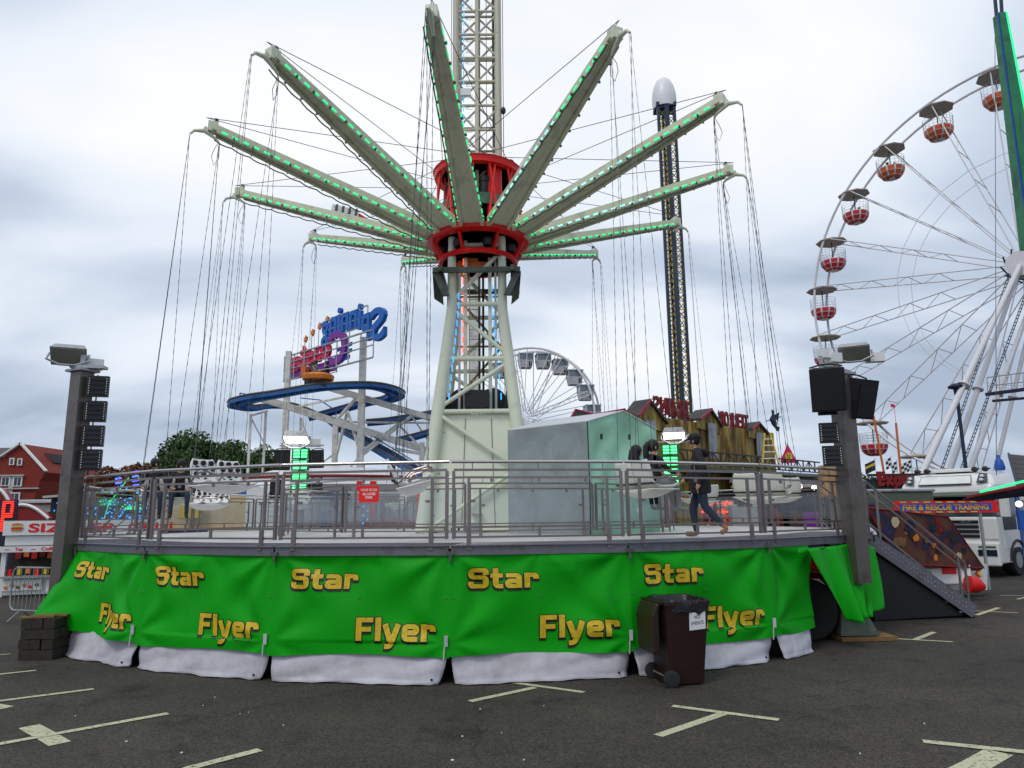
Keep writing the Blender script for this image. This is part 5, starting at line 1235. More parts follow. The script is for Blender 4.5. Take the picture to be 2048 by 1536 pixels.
# ================================================================ COASTER
CO=thing('roller_coaster','blue spinning coaster track on white steel supports left of the tower','roller coaster',loc=(-10,36,0))
def track(pts,gauge=.42):
    P=[U(a,b,Y=c) for a,b,c in pts]; out=[]
    for i in range(len(P)-1):
        p0=P[max(0,i-1)];p1=P[i];p2=P[i+1];p3=P[min(len(P)-1,i+2)]
        for j in range(6):
            f=j/6; out.append(.5*((2*p1)+(p2-p0)*f+(2*p0-5*p1+4*p2-p3)*f*f+(3*p1-p0-3*p2+p3)*f**3))
    out.append(P[-1]); n=len(out); lf=[];rg=[]
    for i in range(n):
        d=(out[min(n-1,i+1)]-out[max(0,i-1)]).normalized(); s=V((d.y,-d.x,0)).normalized()*gauge; lf.append(out[i]+s);rg.append(out[i]-s)
    m=MB(); m.path(lf,.06,6); m.build('rail','rail_dark',CO,True)
    m=MB(); m.path(rg,.06,6); m.build('rail','rail_dark',CO,True)
    m=MB()
    for a,b in zip(lf,lf[1:]): m.bar(a-V((0,0,.12)),b-V((0,0,.12)),.05,.17)
    for a,b in zip(rg,rg[1:]): m.bar(a-V((0,0,.12)),b-V((0,0,.12)),.05,.17)
    for a,b in zip(out,out[1:]): m.bar(a-V((0,0,.2)),b-V((0,0,.2)),.16,.16)
    m.build('track_beam','coaster_blue',CO)
    m=MB()
    for i in range(0,n,1):
        m.bar(lf[i]-V((0,0,.08)),rg[i]-V((0,0,.08)),.07,.05)
        if i<n-1: q=lf[i].lerp(lf[i+1],.5);w=rg[i].lerp(rg[i+1],.5); m.bar(q-V((0,0,.08)),w-V((0,0,.08)),.07,.05)
    m.build('tie','coaster_blue',CO)['kind']='stuff'
    return out
tr=track([(478,800,33.6),(510,792,32.8),(560,784,32.6),(605,776,32.6),(650,770,32.6),(700,767,33.2),(745,768,34),(780,776,35.2),(793,786,36.5),(775,796,37.6),(735,802,38),(690,814,38.2),(655,823,38.2),(618,832,38)])
track([(478,800,33.6),(476,808,34.6),(505,812,35.8),(540,807,36.8),(575,808,37.4),(605,816,37.8),(640,828,38),(668,838,37.6)])
track([(668,838,38.4),(700,862,37),(740,884,36),(790,912,35),(835,938,34.3),(880,965,33.8)])
track([(735,842,38),(780,838,38),(830,830,38),(870,823,38)]); track([(795,878,37),(830,870,37),(870,858,37)])
def beam(a,b,w,name='beam',h=None,mt_='support_white'):
    m=MB(); m.bar(U(*a[:2],Y=a[2]),U(*b[:2],Y=b[2]),w,h or w); return m.build(name,mt_,CO)
def col(px,py0,Y,w,py1=None,name='column'):
    p=U(px,py0,Y=Y); m=MB(); z1=0 if py1 is None else U(px,py1,Y=Y).z; m.bar(p,(p.x,p.y,z1),w); return m.build(name,'support_white',CO)
col(578,703,36,.26); col(727,675,34.6,.30); col(672,838,36.8,.26); col(844,885,36,.24); col(602,836,37.6,.12); col(502,828,33.6,.10); col(532,822,34.2,.10); col(627,900,36,.12)
beam((524,797,33.8),(867,905,36.5),.22,h=.32); beam((660,776,34),(867,838,37),.2,h=.28)
beam((500,832,33.6),(535,822,34.2),.09); beam((500,905,33.6),(528,892,34.2),.07); beam((500,832,33.6),(530,890,34.2),.05,'brace')
beam((574,818,36),(708,790,34.8),.09,'brace'); beam((672,841,36.6),(711,798,34.8),.12,'brace'); beam((695,822,36),(722,912,34.6),.11,'brace'); beam((695,822,36),(672,914,36.6),.11,'brace')
beam((727,908,34.6),(822,833,37),.13,'brace'); beam((727,900,34.6),(795,848,37),.09,'brace'); beam((824,833,37),(866,895,37),.09,'brace'); beam((800,852,37),(846,900,36),.09,'brace'); beam((602,838,37.6),(622,892,37),.06,'brace'); beam((672,905,36.6),(625,940,36),.08,'brace')
beam((680,844,37),(870,846,37.4),.10); beam((727,905,34.6),(650,990,34),.10,'brace'); beam((790,898,36),(866,912,36),.16)
for (a,b) in(((480,786,34),(482,812,34)),((480,786,34),(525,795,34)),((600,796,37),(640,800,37)),((640,800,37),(672,822,37.4)),((672,822,37.4),(672,834,37.4))):
    beam(a,b,.05,'walkway_rail',mt_='coaster_blue')
for i in range(8):
    x=690+i*22; y=845+i*13.2; beam((x+8,y-4,36-i*.25),(x+8,y+10,36-i*.25),.04,'walkway_rail',mt_='coaster_blue')
beam((695,842,36.2),(860,942,34),.05,'walkway_rail',mt_='coaster_blue'); beam((690,868,36.2),(850,965,34),.06,'walkway_rail',mt_='coaster_blue')
# sign seen from behind, mirrored letters
YL=38.0; zt1=U(569,715,Y=YL).z
lo_,hi_=20,45
for _ in range(40):
    mid=(lo_+hi_)/2
    if U(747,659,Y=mid).z<zt1: lo_=mid
    else: hi_=mid
YR=lo_
SA=U(569,715,Y=YL); SB=U(747,659,Y=YR); SA.z=SB.z=0; sd1=(SB-SA); SL=sd1.length; sd1.normalize(); sn=V((sd1.y,-sd1.x,0))
zb1=U(566,763,Y=YL).z
SG=thing('coaster_sign','big Spinning Coaster letter sign seen from behind on the coaster posts','sign',loc=(SA.x,SA.y,zb1)); K=lambda x,y,z:V((SA.x,SA.y,0))+sd1*x-sn*y+V((0,0,z))
for z in(zb1,zb1+(zt1-zb1)*.45,zb1+(zt1-zb1)*.72,zt1):
    m=MB(); m.bar(K(0,0,z),K(SL,0,z),.07 if z in(zb1,zt1) else .05); m.build('frame_bar','galv',SG)
for i in range(9):
    x=SL*i/8; m=MB(); m.bar(K(x,.02,zb1+.04),K(x,.02,zt1-.04),.055); m.build('frame_upright','galv',SG)
Hs=zt1-zb1
m=MB(); m.prism([K(.15,.14,zb1+.05),K(SL*.60,.14,zb1-.1),K(SL*.6,.14,zb1+.45),K(.15,.14,zb1+.55)],-sn*.06); m.build('backing_board','sign_purple',SG)
x=.15
wds=[('r',.34,.85),('e',.36,.8),('t',.26,1.0),('s',.34,.8),('a',.38,.85),('o',.40,.85)]
for i,(c_,w_,h_) in enumerate(wds):
    m=MB(); text(m,c_,K(x,.12,zb1+.42+i*.05),sd1,(0,0,1),h_*Hs*1.05,w_*SL*.27,bold=.03,ext=.05,mirror=True); m.build('letter','sign_pink',SG); x+=w_*SL*.245
m=MB(); text(m,'C',K(x,.12,zb1+.25),sd1,(0,0,1),Hs*1.25,SL*.19,bold=.03,ext=.05,mirror=True); m.build('letter','sign_purple',SG)
for i,(x0,x1,z) in enumerate(((.60,.76,.62),(.58,.76,.38),(.60,.74,.16))):
    m=MB(); m.prism([K(SL*x0,.12,zb1+Hs*z),K(SL*x1,.12,zb1+Hs*z+.12),K(SL*x1,.12,zb1+Hs*z+.30),K(SL*x0,.12,zb1+Hs*z+.14)],-sn*.06); m.build('speed_stripe','sign_blue',SG)
x=SL*.44
for i,c_ in enumerate('gninnipS'):
    h_=1.55 if c_ =='S' else 1.35; w_=(.14 if c_=='S' else (.034 if c_=='i' else .082))*SL
    m=MB(); text(m,c_,K(x,.10,zt1+.25+[.1,.2,.22,.2,.15,.05,-.2,-.75][i]),sd1,(0,0,1),h_*1.0,w_,bold=.025,ext=.05,mirror=True); m.build('letter','sign_blue',SG); x+=w_*1.05+.02
m=MB()
for z in(.3,.75,1.25): m.bar(K(SL*.46,.05,zt1+z),K(SL*.93,.05,zt1+z+.05),.05)
for x_ in(.46,.6,.75,.93): m.bar(K(SL*x_,.05,zt1),K(SL*x_,.05,zt1+1.3),.05)
m.build('frame_bar','galv',SG)
for i,(px,py) in enumerate(((610,678),(624,665),(638,652),(653,639))):
    f=(px-569)/(747-569); Y_=YL+(YR-YL)*f; c_=U(px,py,Y=Y_)
    pts=[]
    for j in range(12):
        r_=.20 if j%2==0 else .10; a_=PI/2+j*PI/6; pts.append(c_+sd1*r_*cos(a_)+V((0,0,r_*sin(a_))))
    m=MB(); m.prism(pts,-sn*.10); m.build('star','star_orange',SG)
    m=MB(); m.bar((c_.x,c_.y,c_.z-.18),(c_.x,c_.y,zt1-.2),.035); m.build('star_post','galv',SG)
# coaster car
p=U(636,758,Y=32.6); cr=thing('coaster_car','round orange tub car with riders on the top curve of the coaster','coaster car',loc=tuple(p))
m=MB(); m.lathe(p,[(.45,-.12),(.70,-.05),(.74,.12),(.66,.2),(.5,.18)],18); m.build('tub','star_orange',cr,True)
m=MB(); m.box(p+V((0,0,-.28)),(1.0,.9,.26)); m.build('bogie','black',cr)
m=MB(); m.box(p+V((-.62,0,.32)),(.22,.6,.5)); m.build('seat_back','orange_paint',cr)
m=MB(); m.path([p+V((.1,-.5,.3)),p+V((.75,-.4,.42)),p+V((.78,.4,.42)),p+V((.1,.5,.3))],.025,5); m.build('grab_rail','galv',cr)
# ================================================================ GHOST TRAIN BUILDING
GA=U(1268,842,Y=27.0); YLg=27.0; zw=U(1325,832,Y=28.0).z
GA=U(1262,832,Y=YLg); lo_,hi_=20,45
for _ in range(40):
    mid=(lo_+hi_)/2
    if U(1548,866,Y=mid).z>zw: hi_=mid
    else: lo_=mid
GB=U(1548,866,Y=lo_); GA.z=GB.z=0; gd=(GB-GA);GLn=gd.length;gd.normalize();gn=V((gd.y,-gd.x,0))
t=thing('ghost_train','ghost train building with stained yellow walls and red mirrored letters on its roof edge','fairground building',loc=(GA.x,GA.y,0)); K=lambda x,y,z:V((GA.x,GA.y,0))+gd*x-gn*y+V((0,0,z))
for i in range(10):
    x0,x1=GLn*i/10+.01,GLn*(i+1)/10-.01
    for z0,z1 in((0,2.3),(2.32,zw*.52+1.2),(zw*.52+1.22,zw)):
        m=MB(); m.prism([K(x0,.02*(i%2),z0),K(x1,.02*(i%2),z0),K(x1,.02*(i%2),z1),K(x0,.02*(i%2),z1)],-gn*.08); m.build('wall_panel','stained_wall',t)
m=MB(); m.box(K(GLn/2,2.2,zw/2),(GLn,3.5,zw-.1),rotz(math.atan2(gd.y,gd.x))); m.build('core','roof_dark',t)
def WX(px,py):   # point of the wall plane seen there -> (x along wall, z)
    lo_,hi_=15,60
    for _ in range(50):
        y_=(lo_+hi_)/2; p_=U(px,py,Y=y_); s_=(p_-GA).dot(gn)
        if s_>0: lo_=y_
        else: hi_=y_
    return (p_-GA).dot(gd),p_.z
for (pl,pk,pr_) in(((1266,836),(1290,804),(1326,850)),((1390,842),(1413,822),(1436,856)),((1494,862),(1509,848),(1530,872))):
    (xl,zl),(xk,zk),(xr,zr)=WX(*pl),WX(*pk),WX(*pr_); l_=K(xl,-.15,zl);r_=K(xr,-.15,zr);ap_=K(xk,-.15,zk)
    m=MB(); m.prism([l_-V((0,0,.3)),r_-V((0,0,.3)),r_,ap_,l_],-gn*.1); m.build('gable_front','stained_wall',t)
    for e_,b2 in((l_,1),(r_,0)):
        m=MB(); m.prism([e_+gn*.12,ap_+gn*.12,ap_-gn*.7,e_-gn*.7],(0,0,.10)); m.build('gable_roof','roof_dark',t)
        if b2: m=MB(); m.bar(e_+gn*.15+V((0,0,.06)),ap_+gn*.15+V((0,0,.06)),.03,.09); m.build('verge','magenta_edge',t)
    m=MB(); m.box(K(xk,-.22,zl-.8),(.6,.06,1.5),rotz(math.atan2(gd.y,gd.x))); m.build('shutter','galv',t)
for s_,(pa,pb) in(('TRAINS',((1312,824),(1386,842))),('TERROR',((1443,851),(1503,862)))):
    (x0,_z),(x1,_)=WX(*pa),WX(*pb); w_=x1-x0; zt2=WX(pa[0],790 if s_[1]=='R' and s_[2]=='A' else 820)[1]; hh_=zt2-_z
    x=x0
    for c_ in s_[::-1]:
        cw=w_/(5.5 if 'I' in s_ else 6)*(.5 if c_=='I' else 1)
        m=MB(); text(m,c_,K(x,.1,_z),gd,(0,0,1),hh_,cw*.86,bold=.03,ext=.04,mirror=True); q=m.build('letter','terror_red',t)
        for j in range(3):
            xx=x+cw*(.12+.24*j); l2=random.uniform(.08,.28); m=MB(); m.prism([K(xx,.08,_z+.01),K(xx+.06,.08,_z+.01),K(xx+.03,.08,_z-l2)],-gn*.04); m.build('drip','terror_red',q)
        x+=cw
    m=MB()
    for z_ in(_z+.1,_z+hh_*.8): m.bar(K(x0,.16,z_),K(x1,.16,z_),.04)
    for x_ in(x0+.1,(x0+x1)/2,x1-.1): m.bar(K(x_,.16,zw-.5),K(x_,.16,_z+hh_),.05)
    m.build('letter_frame','roof_dark',t)
# balcony
zb2=3.75; L3=GLn*1.22
m=MB(); m.prism([K(1.5,-1.0,zb2),K(L3,-1.0,zb2),K(L3,0,zb2),K(1.5,0,zb2)],(0,0,.16)); m.build('balcony_floor','collar_grey',t)
m=MB(); 
m.bar(K(1.5,-1.0,zb2+.75),K(L3,-1.0,zb2+.75),.06); m.bar(K(1.5,-1.0,zb2+.25),K(L3,-1.0,zb2+.25),.05)
i=0;x=1.5
while x<L3: 
    m.bar(K(x,-1.0,zb2+.25),K(x,-1.0,zb2+.75),.05); 
    if x+.6<L3: m.bar(K(x,-1.0,zb2+(.25 if i%2 else .75)),K(x+.6,-1.0,zb2+(.75 if i%2 else .25)),.035)
    x+=.6;i+=1
m.build('balcony_rail','roof_dark',t)
m=MB(); m.prism([K(GLn*.55,-.9,0),K(L3,-.9,0),K(L3,-.9,zb2-.02),K(GLn*.55,-.9,zb2-.02)],-gn*.1); m.build('lower_wall','roof_dark',t)
for i in range(3):
    x=GLn*.78+i*.75; m=MB(); m.prism([K(x,-1.0,2.5),K(x+.35,-1.0,2.5),K(x+.35,-1.0,3.0),K(x,-1.0,3.0)],gn*.03); q=m.build('window','window_frame',t)
    m=MB(); m.prism([K(x+.05,-1.03,2.55),K(x+.3,-1.03,2.55),K(x+.3,-1.03,2.95),K(x+.05,-1.03,2.95)],gn*.01); m.build('pane','glass_dark',q)
# left low roofs with red edge
q_=[U(1136,845,Y=24.5),U(1151,819,Y=25),U(1189,829,Y=25.5),U(1186,850,Y=25.2)]
q3=[U(1189,829,Y=25.5),U(1250,818,Y=25.2),U(1262,838,Y=25.4),U(1190,852,Y=25.6)]
for i,q in enumerate((q_,q3)):
    tt=thing('ghost_train_roof','dark folded roof flap with a red edge, '+('left one above the grey booth' if i==0 else 'right one nearest the yellow gable'),'roof flap',loc=tuple(q[0]))
    m=MB(); m.prism(q,(0.2,.5,-.1)); m.build('flap','roof_dark',tt); m=MB(); m.path(q[:3] if i==0 else q[:3],.035,5); m.build('edge','magenta_edge',tt)
    m=MB(); m.bar(q[3]+V((.2,.4,0)),(q[3].x+.2,q[3].y+.4,0),.12); m.build('prop','roof_dark',tt)
# ladder, flag, hanging figure
p=U(1541,926,Y=31); t=thing('step_ladder','yellow step ladder on the ghost train balcony','ladder',loc=tuple(p))
m=MB(); m.bar(p+V((-.35,0,0)),p+V((-.12,.1,1.3)),.06); m.bar(p+V((.35,0,0)),p+V((.12,.1,1.3)),.06); m.build('stile','yellow_paint',t)
for i in range(4): m=MB(); m.bar(p+V((-.3+.05*i,.02*i,.2+.28*i)),p+V((.3-.05*i,.02*i,.2+.28*i)),.05); m.build('rung','window_frame',t)
p=U(1577,926,Y=34); t=thing('pennant','pink pointed flag with a yellow face above the balcony','flag',loc=tuple(p)); 
m=MB(); m.prism([p+V(v) for v in((-.36,0,0),(.36,0,0),(.34,0,.22),(.16,0,.62),(.02,0,.88),(-.16,0,.5),(-.34,0,.18))],(0,.04,0)); m.build('cloth','sign_pink',t)
m=MB(); m.prism([p+V((.04+.17*cos(i*PI/6),-.012,.30+.2*sin(i*PI/6))) for i in range(12)],(0,.01,0)); q=m.build('face','yellow_paint',t)
for v in((-.03,.36),(.1,.36),(.04,.25)): m=MB(); m.ball(p+V((v[0],-.02,v[1])),.03,6,4); m.build('spot','letter_black',q)
m=MB(); m.tube(p+V((.02,.03,-.5)),p+V((.02,.03,.95)),.02,5); m.build('pole','galv',t)
p=U(1547,838,Y=31); t=thing('witch_figure','small dark flying witch figure on the ghost train roof','figure',loc=tuple(p))
m=MB(); m.path([p+V(v) for v in((-.05,0,.42),(.0,0,.32),(.0,0,.2),(-.04,0,.0),(.02,0,-.2),(.1,0,-.45))],[.01,.07,.05,.14,.12,.03],8); m.build('body','navy_dark',t,True)
m=MB(); m.tube(p+V((-.35,0,-.1)),p+V((.35,0,.1)),.02,5); m.prism([p+V(v) for v in((.0,0,.15),(.28,0,.3),(.2,0,-.1))],(0,.05,0)); m.prism([p+V(v) for v in((.05,0,-.3),(.25,0,-.35),(.2,0,-.55),(.1,0,-.5))],(0,.05,0)); m.build('cloak','navy_dark',t)
# ================================================================ GREEN BOOM + FLYING GONDOLA + MISC TOWERS
a=U(1994,0,Y=23)+V((0,0,.15)); b=U(2044,330,Y=23.6)
t=thing('ride_boom','tall green and blue lit boom of another ride at the top right corner','ride arm',loc=tuple(b))
m=MB(); dd=(b-a).normalized(); m.bar(a+dd*.7,b+dd*3,.24,.35,w2=.62,h2=.6); m.build('beam','boom_green',t)
m=MB(); sx=dd.cross(V((0,1,0))).normalized(); m.bar(a+dd*.7+sx*.14,b+dd*3+sx*.36,.07,.36,w2=.14,h2=.62) ; m.build('light_edge','led_green',t)
m=MB(); m.bar(a+dd*.7-sx*.13-V((0,.12,0)),b+dd*3-sx*.33-V((0,.25,0)),.035,.05,w2=.06,h2=.05); m.build('light_edge','blue_paint',t)
m=MB(); m.bar(a+dd*.7-sx*.10,a-sx*.06,.07,.1); m.bar(a+dd*.7+sx*.10,a+sx*.16,.07,.1); m.build('fork','navy_steel',t)
for x_ in(0,1):
    m=MB(); m.tube(U(1990,60+x_*0,Y=24),U(1993 if x_==0 else 1997,960,Y=24),.012,4) if x_==0 else m.tube(U(2010,45,Y=23.2),U(2070,420,Y=23.2),.012,4); m.build('cable','cable',t)
p=U(690,424,Y=27); t=thing('flying_gondola','white four seat gondola of another ride flying above the swing arms','gondola',loc=tuple(p))
e=U(950,498,Y=31); du=(U(740,442,Y=27.6)-p).normalized(); 
m=MB(); m.bar(U(662,420,Y=26.8),U(716,433,Y=27.2),.40,.42); bev(m.build('shell','white_gloss',t),.05)
for i in range(4):
    q=U(674+i*13,416+i*3.2,Y=26.5); m=MB(); m.path([q+V((0,0,.12)),q+V((.02,-.14,.02)),q+V((.0,-.12,-.16))],.055,6); m.build('shoulder_restraint','collar_grey',t,True)
m=MB(); m.prism([U(714,424,Y=27.1),U(735,437,Y=27.4),U(732,444,Y=27.4),U(714,441,Y=27.1)],(0,.3,0)); m.build('nose','red_paint',t)
m=MB(); m.bar(U(733,443,Y=27.4),e,.14,.2); m.bar(e,(e.x,e.y,0),.5,.5); m.build('arm','support_white',t)
# fairground bits right of the column
for i,(px,py0,py1,Y_) in enumerate(((1792,835,945,48),(1846,850,975,48))):
    a=U(px-45*0,py0,Y=Y_); 
for i,(x0,y0,x1,y1) in enumerate(((1747,832,1768,945),(1792,846,1801,940))):
    t=thing('orange_pole','slim orange and white pole with a small pennant, '+('left' if i==0 else 'right')+' one behind the low gondola','pole',loc=tuple(U(x1,y1,Y=44)))
    m=MB(); a=U(x0,y0,Y=44);b=U(x1,y1,Y=44); m.tube(a,a+(b-a)*1.8,.07,8); m.build('pole','orange_paint',t,True)
    m=MB(); m.prism([a+V((-.2,0,1.0)),a+V((.05,0,.95)),a+V((.05,0,1.15)),a+V((-.2,0,1.2))],(0,.03,0)); m.tube(a,a+V((0,0,1.2)),.015,4); m.build('pennant','sign_pink',t)
for i,(px,py,k_) in enumerate(((1722,930,0),(1753,935,1),(1785,930,0),(1797,938,0),(1826,935,0))):
    p=U(px,py+18,Y=40); t=thing('flag',['black and white chequered flag nearest the right light column','dark yellow banded flag between two chequered flags','small chequered flag furled beside the yellow banded one','narrow chequered flag beside the orange pole','wide chequered flag just left of the lorry roof'][i],'flag','small flags on the stall roof',loc=tuple(p))
    m=MB(); m.tube(p-V((0,0,.6)),p+V((0,0,1.0)),.015,4); m.build('pole','galv',t)
    for r_ in range(4):
        for c_ in range(4 if i in(1,4) else 2):
            m=MB(); a=p+V((-.02-c_*.14,.02*sin(c_*2),.35+r_*.14-c_*.06)); m.prism([a,a+V((-.138,.0,-.06)),a+V((-.138,0,.078)),a+V((0,0,.138))],(0,.02,0)); m.build('check',('letter_black' if (r_+c_)%2 else 'sign_white') if not k_ else ('letter_yellow' if r_==2 else 'navy_dark'),t)
p=U(1760,1000,Y=36); t=thing('fair_stall','fairground stall with red Express lettering above a blue and yellow front','stall',loc=(p.x,p.y,0))
m=MB(); m.box((p.x+1.2,p.y+1.5,1.9),(5.2,2.5,3.6)); m.build('body','navy_dark',t)
m=MB(); m.box((p.x+1.4,p.y+.22,3.9),(3.6,.1,.12)); m.build('roof_edge','wood_dark',t)
m=MB(); text(m,'Express',U(1758,970,Y=36)+V((0,.1,0)),(1,0,0),(0,0,1),.66,2.5,bold=.06,ext=.05); m.build('lettering','terror_red',t)
m=MB(); m.box((p.x+1.4,p.y+.2,3.30),(3.6,.06,.55)); m.build('panel','leaf_dark',t)
for i in range(4): m=MB(); m.box((p.x+.3+i*.75,p.y+.12,2.6+.1*(i%2)),(.45,.05,.4),MX.Rotation(.2*i,3,'Y')); m.build('ornament',('orange_paint','yellow_paint','dark_green','sign_red')[i],t)
p=U(1912,775,Y=38); t=thing('lamp_mast','distant lamp mast with a dark mushroom head behind the wheel legs','lamp post',loc=(p.x,p.y,0))
m=MB(); m.tube((p.x,p.y,0),(p.x,p.y,p.z),.09,8); m.build('mast','navy_steel',t,True)
m=MB(); m.lathe(p,[(.12,-.4),(.14,-.1),(.38,-.02),(.40,.06),(.2,.2)],14); m.build('head','navy_dark',t,True)
a=U(1975,800,Y=33);b=U(2100,772,Y=31); t=thing('ride_gantry','dark gantry walkway with thin rails crossing the wheel legs','gantry',loc=tuple(b))
m=MB(); m.bar(U(1972,789,Y=33),U(2100,772,Y=31),.2,.14); m.bar(U(1985,802,Y=33.5),U(2100,792,Y=32),.2,.1); m.build('deck','navy_dark',t)
m=MB(); m.tube(U(1975,755,Y=33),U(2100,738,Y=31),.025,4); m.tube(U(1975,772,Y=33),U(2100,758,Y=31),.02,4)
for i in range(5): x=1974+i*24; m.tube(U(x,755-i*3,Y=33-i*.4),U(x+2,790-i*3,Y=33-i*.4),.025,4)
m.build('rail','galv',t)
e=U(2075,790,Y=31.5); m=MB(); m.bar(e,(e.x,e.y,0),.4); m.build('post','collar_grey',t)
t=thing('slate_canopy','grey slatted stall roof at the far right edge','stall roof',loc=tuple(U(2050,985,Y=22)))
q=[U(2017,908,Y=22),U(2090,915,Y=22),U(2110,990,Y=20),U(2040,990,Y=20.5)]
for i in range(8):
    f0,f1=i/8,(i+.92)/8; m=MB(); m.prism([q[0].lerp(q[3],f0),q[1].lerp(q[2],f0),q[1].lerp(q[2],f1),q[0].lerp(q[3],f1)],(0,.05,-.06)); m.build('slat','slate',t)
m=MB(); m.bar(q[0],q[3],.05,.1); m.build('edge','navy_steel',t)
m=MB(); m.bar(q[2],(q[2].x,q[2].y,0),.1); m.build('post','galv',t)
t=thing('awning','red and green edged awning over a stall right of the lorry','awning',loc=tuple(U(2020,985,Y=17)))
q=[U(1932,992,Y=17.5),U(2090,960,Y=16.5),U(2090,972,Y=17.5),U(1955,1000,Y=18.5)]
m=MB(); m.prism(q,(0,0,-.05)); m.build('sheet','terror_red',t); m=MB(); m.bar(U(1960,984,Y=17.6),U(2090,952,Y=16.6),.05,.05); m.build('edge','led_green',t); m=MB(); m.prism([U(1925,997,Y=17.7),U(2090,972,Y=16.8),U(2090,985,Y=17.2),U(1955,1001,Y=18)],(0,0,-.03)); m.build('underside','navy_dark',t)
m=MB(); m.bar(q[2],(q[2].x,q[2].y,0),.06); m.build('post','galv',t)
p=U(2040,1030,Y=17); t=thing('stall_lamp','bright lit lamp ball on a striped stall at the right edge','lamp',loc=tuple(p)); m=MB(); m.ball(U(2038,1008,Y=17),.07,8,6); m.build('bulb','lamp_white',t,True)
m=MB(); m.box(U(2046,1040,Y=17.1),(.22,.1,.45)); m.build('panel','blue_paint',t); m=MB(); m.bar(U(2046,1000,Y=17.1),(p.x,p.y+.1,0),.05); m.build('post','galv',t)
# ================================================================ HOUSES / TREES / HORIZON
def house(label,px0,px1,pyr,Y,gx,extra=True):
    pass
a=U(-60,1050,Y=58);b=U(68,1050,Y=58)
HB=thing('brick_house','red brick gabled house with white window frames at the far left','house',loc=(b.x,58,0))
zv=lambda y,px=40:U(px,y,Y=58).z; xv=lambda x,y=960:U(x,y,Y=58).x
e1=[(72,0)]
prof=[(xv(-60),0),(xv(68),0),(xv(72),zv(1000)),(xv(80),zv(962)),(xv(89),zv(945)),(xv(66),zv(918)),(xv(50),zv(902)),(xv(36),zv(888)),(xv(0),zv(914)),(xv(-60),zv(914))]
m=MB(); m.prism([V((x,58,z)) for x,z in prof],(0,9,0)); m.build('wall','brick',HB)
m=MB(); m.bar((xv(34),57.9,zv(886)),(xv(92),57.9,zv(943)),.3,.12); m.bar((xv(36),57.9,zv(886)),(xv(-4),57.9,zv(914)),.3,.12); m.build('verge','window_frame',HB)
m=MB(); m.prism([V((xv(-60),57.7,zv(912))),V((xv(-2),57.7,zv(912))),V((xv(22),61,zv(890))),V((xv(-60),61,zv(890)))],(0,.1,.1)); m.prism([V((xv(48),60,zv(901))),V((xv(70),60,zv(904))),V((xv(73),60,zv(922))),V((xv(62),60,zv(918)))],(0,5,0)); m.build('roof','slate',HB)
for x0,x1,y0,y1,nn_ in((16,26,916,930,1),(32,42,917,931,1),(4,22,953,972,2),(28,46,953,973,2),(4,20,985,1008,2),(24,45,985,1010,2)):
    xa,xb=xv(x0),xv(x1); za,zb=zv(y1),zv(y0); m=MB(); m.box(((xa+xb)/2,57.93,(za+zb)/2),(xb-xa,.1,zb-za)); o=m.build('window','window_frame',HB)
    for i in range(nn_):
        w_=(xb-xa-.14)/nn_; m=MB(); m.box((xa+.07+w_*(i+.5),57.87,(za+zb)/2+.0),(w_-.08,.04,(zb-za)-.16)); m.build('pane','glass_dark',o)
m=MB(); m.box(((xv(2)+xv(50))/2,57.9,zv(951)),(xv(50)-xv(2),.25,.12)); m.box(((xv(0)+xv(80))/2,57.9,zv(977)),(xv(80)-xv(0),.2,.1)); m.build('stone_band','concrete_pale',HB)
m=MB(); m.box(((xv(20)+xv(28))/2,57.94,(zv(953)+zv(1012))/2),(xv(29)-xv(20),.06,zv(953)-zv(1012))); m.build('render_panel','concrete_pale',HB)
def tree(name,label,px,py_top,Y,w,h,matn,seed,n=2600,leaf=.30,shape='round',grp=None):
    rd_=random.Random(seed); base=U(px,1030,Y=Y); zt_=U(px,py_top,Y=Y).z; t=thing(name,label,'tree',grp,loc=(base.x,Y,0))
    m=MB(); m.path([V((base.x,Y,0)),V((base.x+.1,Y,zt_*.3)),V((base.x-.1,Y,zt_*.75))],[w*.045,w*.035,w*.012],8)
    for i in range(6):
        a=i*1.05; m.path([V((base.x,Y,zt_*.35)),V((base.x+w*.3*cos(a),Y+w*.3*sin(a),zt_*.62))],[w*.02,w*.006],5)
    m.build('trunk','bark',t,True)
    bl=[]
    for i in range(16):
        if shape=='cone': f=rd_.random(); r_=w*.5*(1-f)*.9+.2; c_=V((base.x+rd_.uniform(-.3,.3)*r_,Y+rd_.uniform(-.3,.3)*r_,h*0+zt_*(.1+.85*f))); bl.append((c_,r_*.6,r_*.7))
        else:
            a=rd_.uniform(0,2*PI); rr=rd_.uniform(.1,.62)**.7*w*.5; q=rr/(w*.5); c_=V((base.x+rr*cos(a),Y+rr*sin(a)*.8,zt_-h*(.22+.25*q*q+rd_.uniform(0,.45)))); bl.append((c_,w*rd_.uniform(.15,.24),h*rd_.uniform(.14,.22)))
    m=MB()
    for i in range(n):
        c_,r_,rz=rd_.choice(bl); d=V((rd_.gauss(0,1),rd_.gauss(0,1),rd_.gauss(0,1))).normalized()*(rd_.random()**.35); p=c_+V((d.x*r_,d.y*r_,d.z*rz))
        u_=V((rd_.gauss(0,1),rd_.gauss(0,1),rd_.gauss(0,1))).normalized(); v_=u_.cross(V((rd_.gauss(0,1),rd_.gauss(0,1),rd_.gauss(0,1)))).normalized(); s=leaf*rd_.uniform(.5,1.1)
        k=len(m.v); m.v+=[tuple(p-u_*s),tuple(p+v_*s*.6),tuple(p+u_*s),tuple(p-v_*s*.6)]; m.f.append((k,k+1,k+2,k+3))
    m.build('crown',matn,t)
tree('leafy_tree','big dark green tree left of the coaster supports',395,852,52,7.2,5.6,'leaf_green',1,14000,.16)
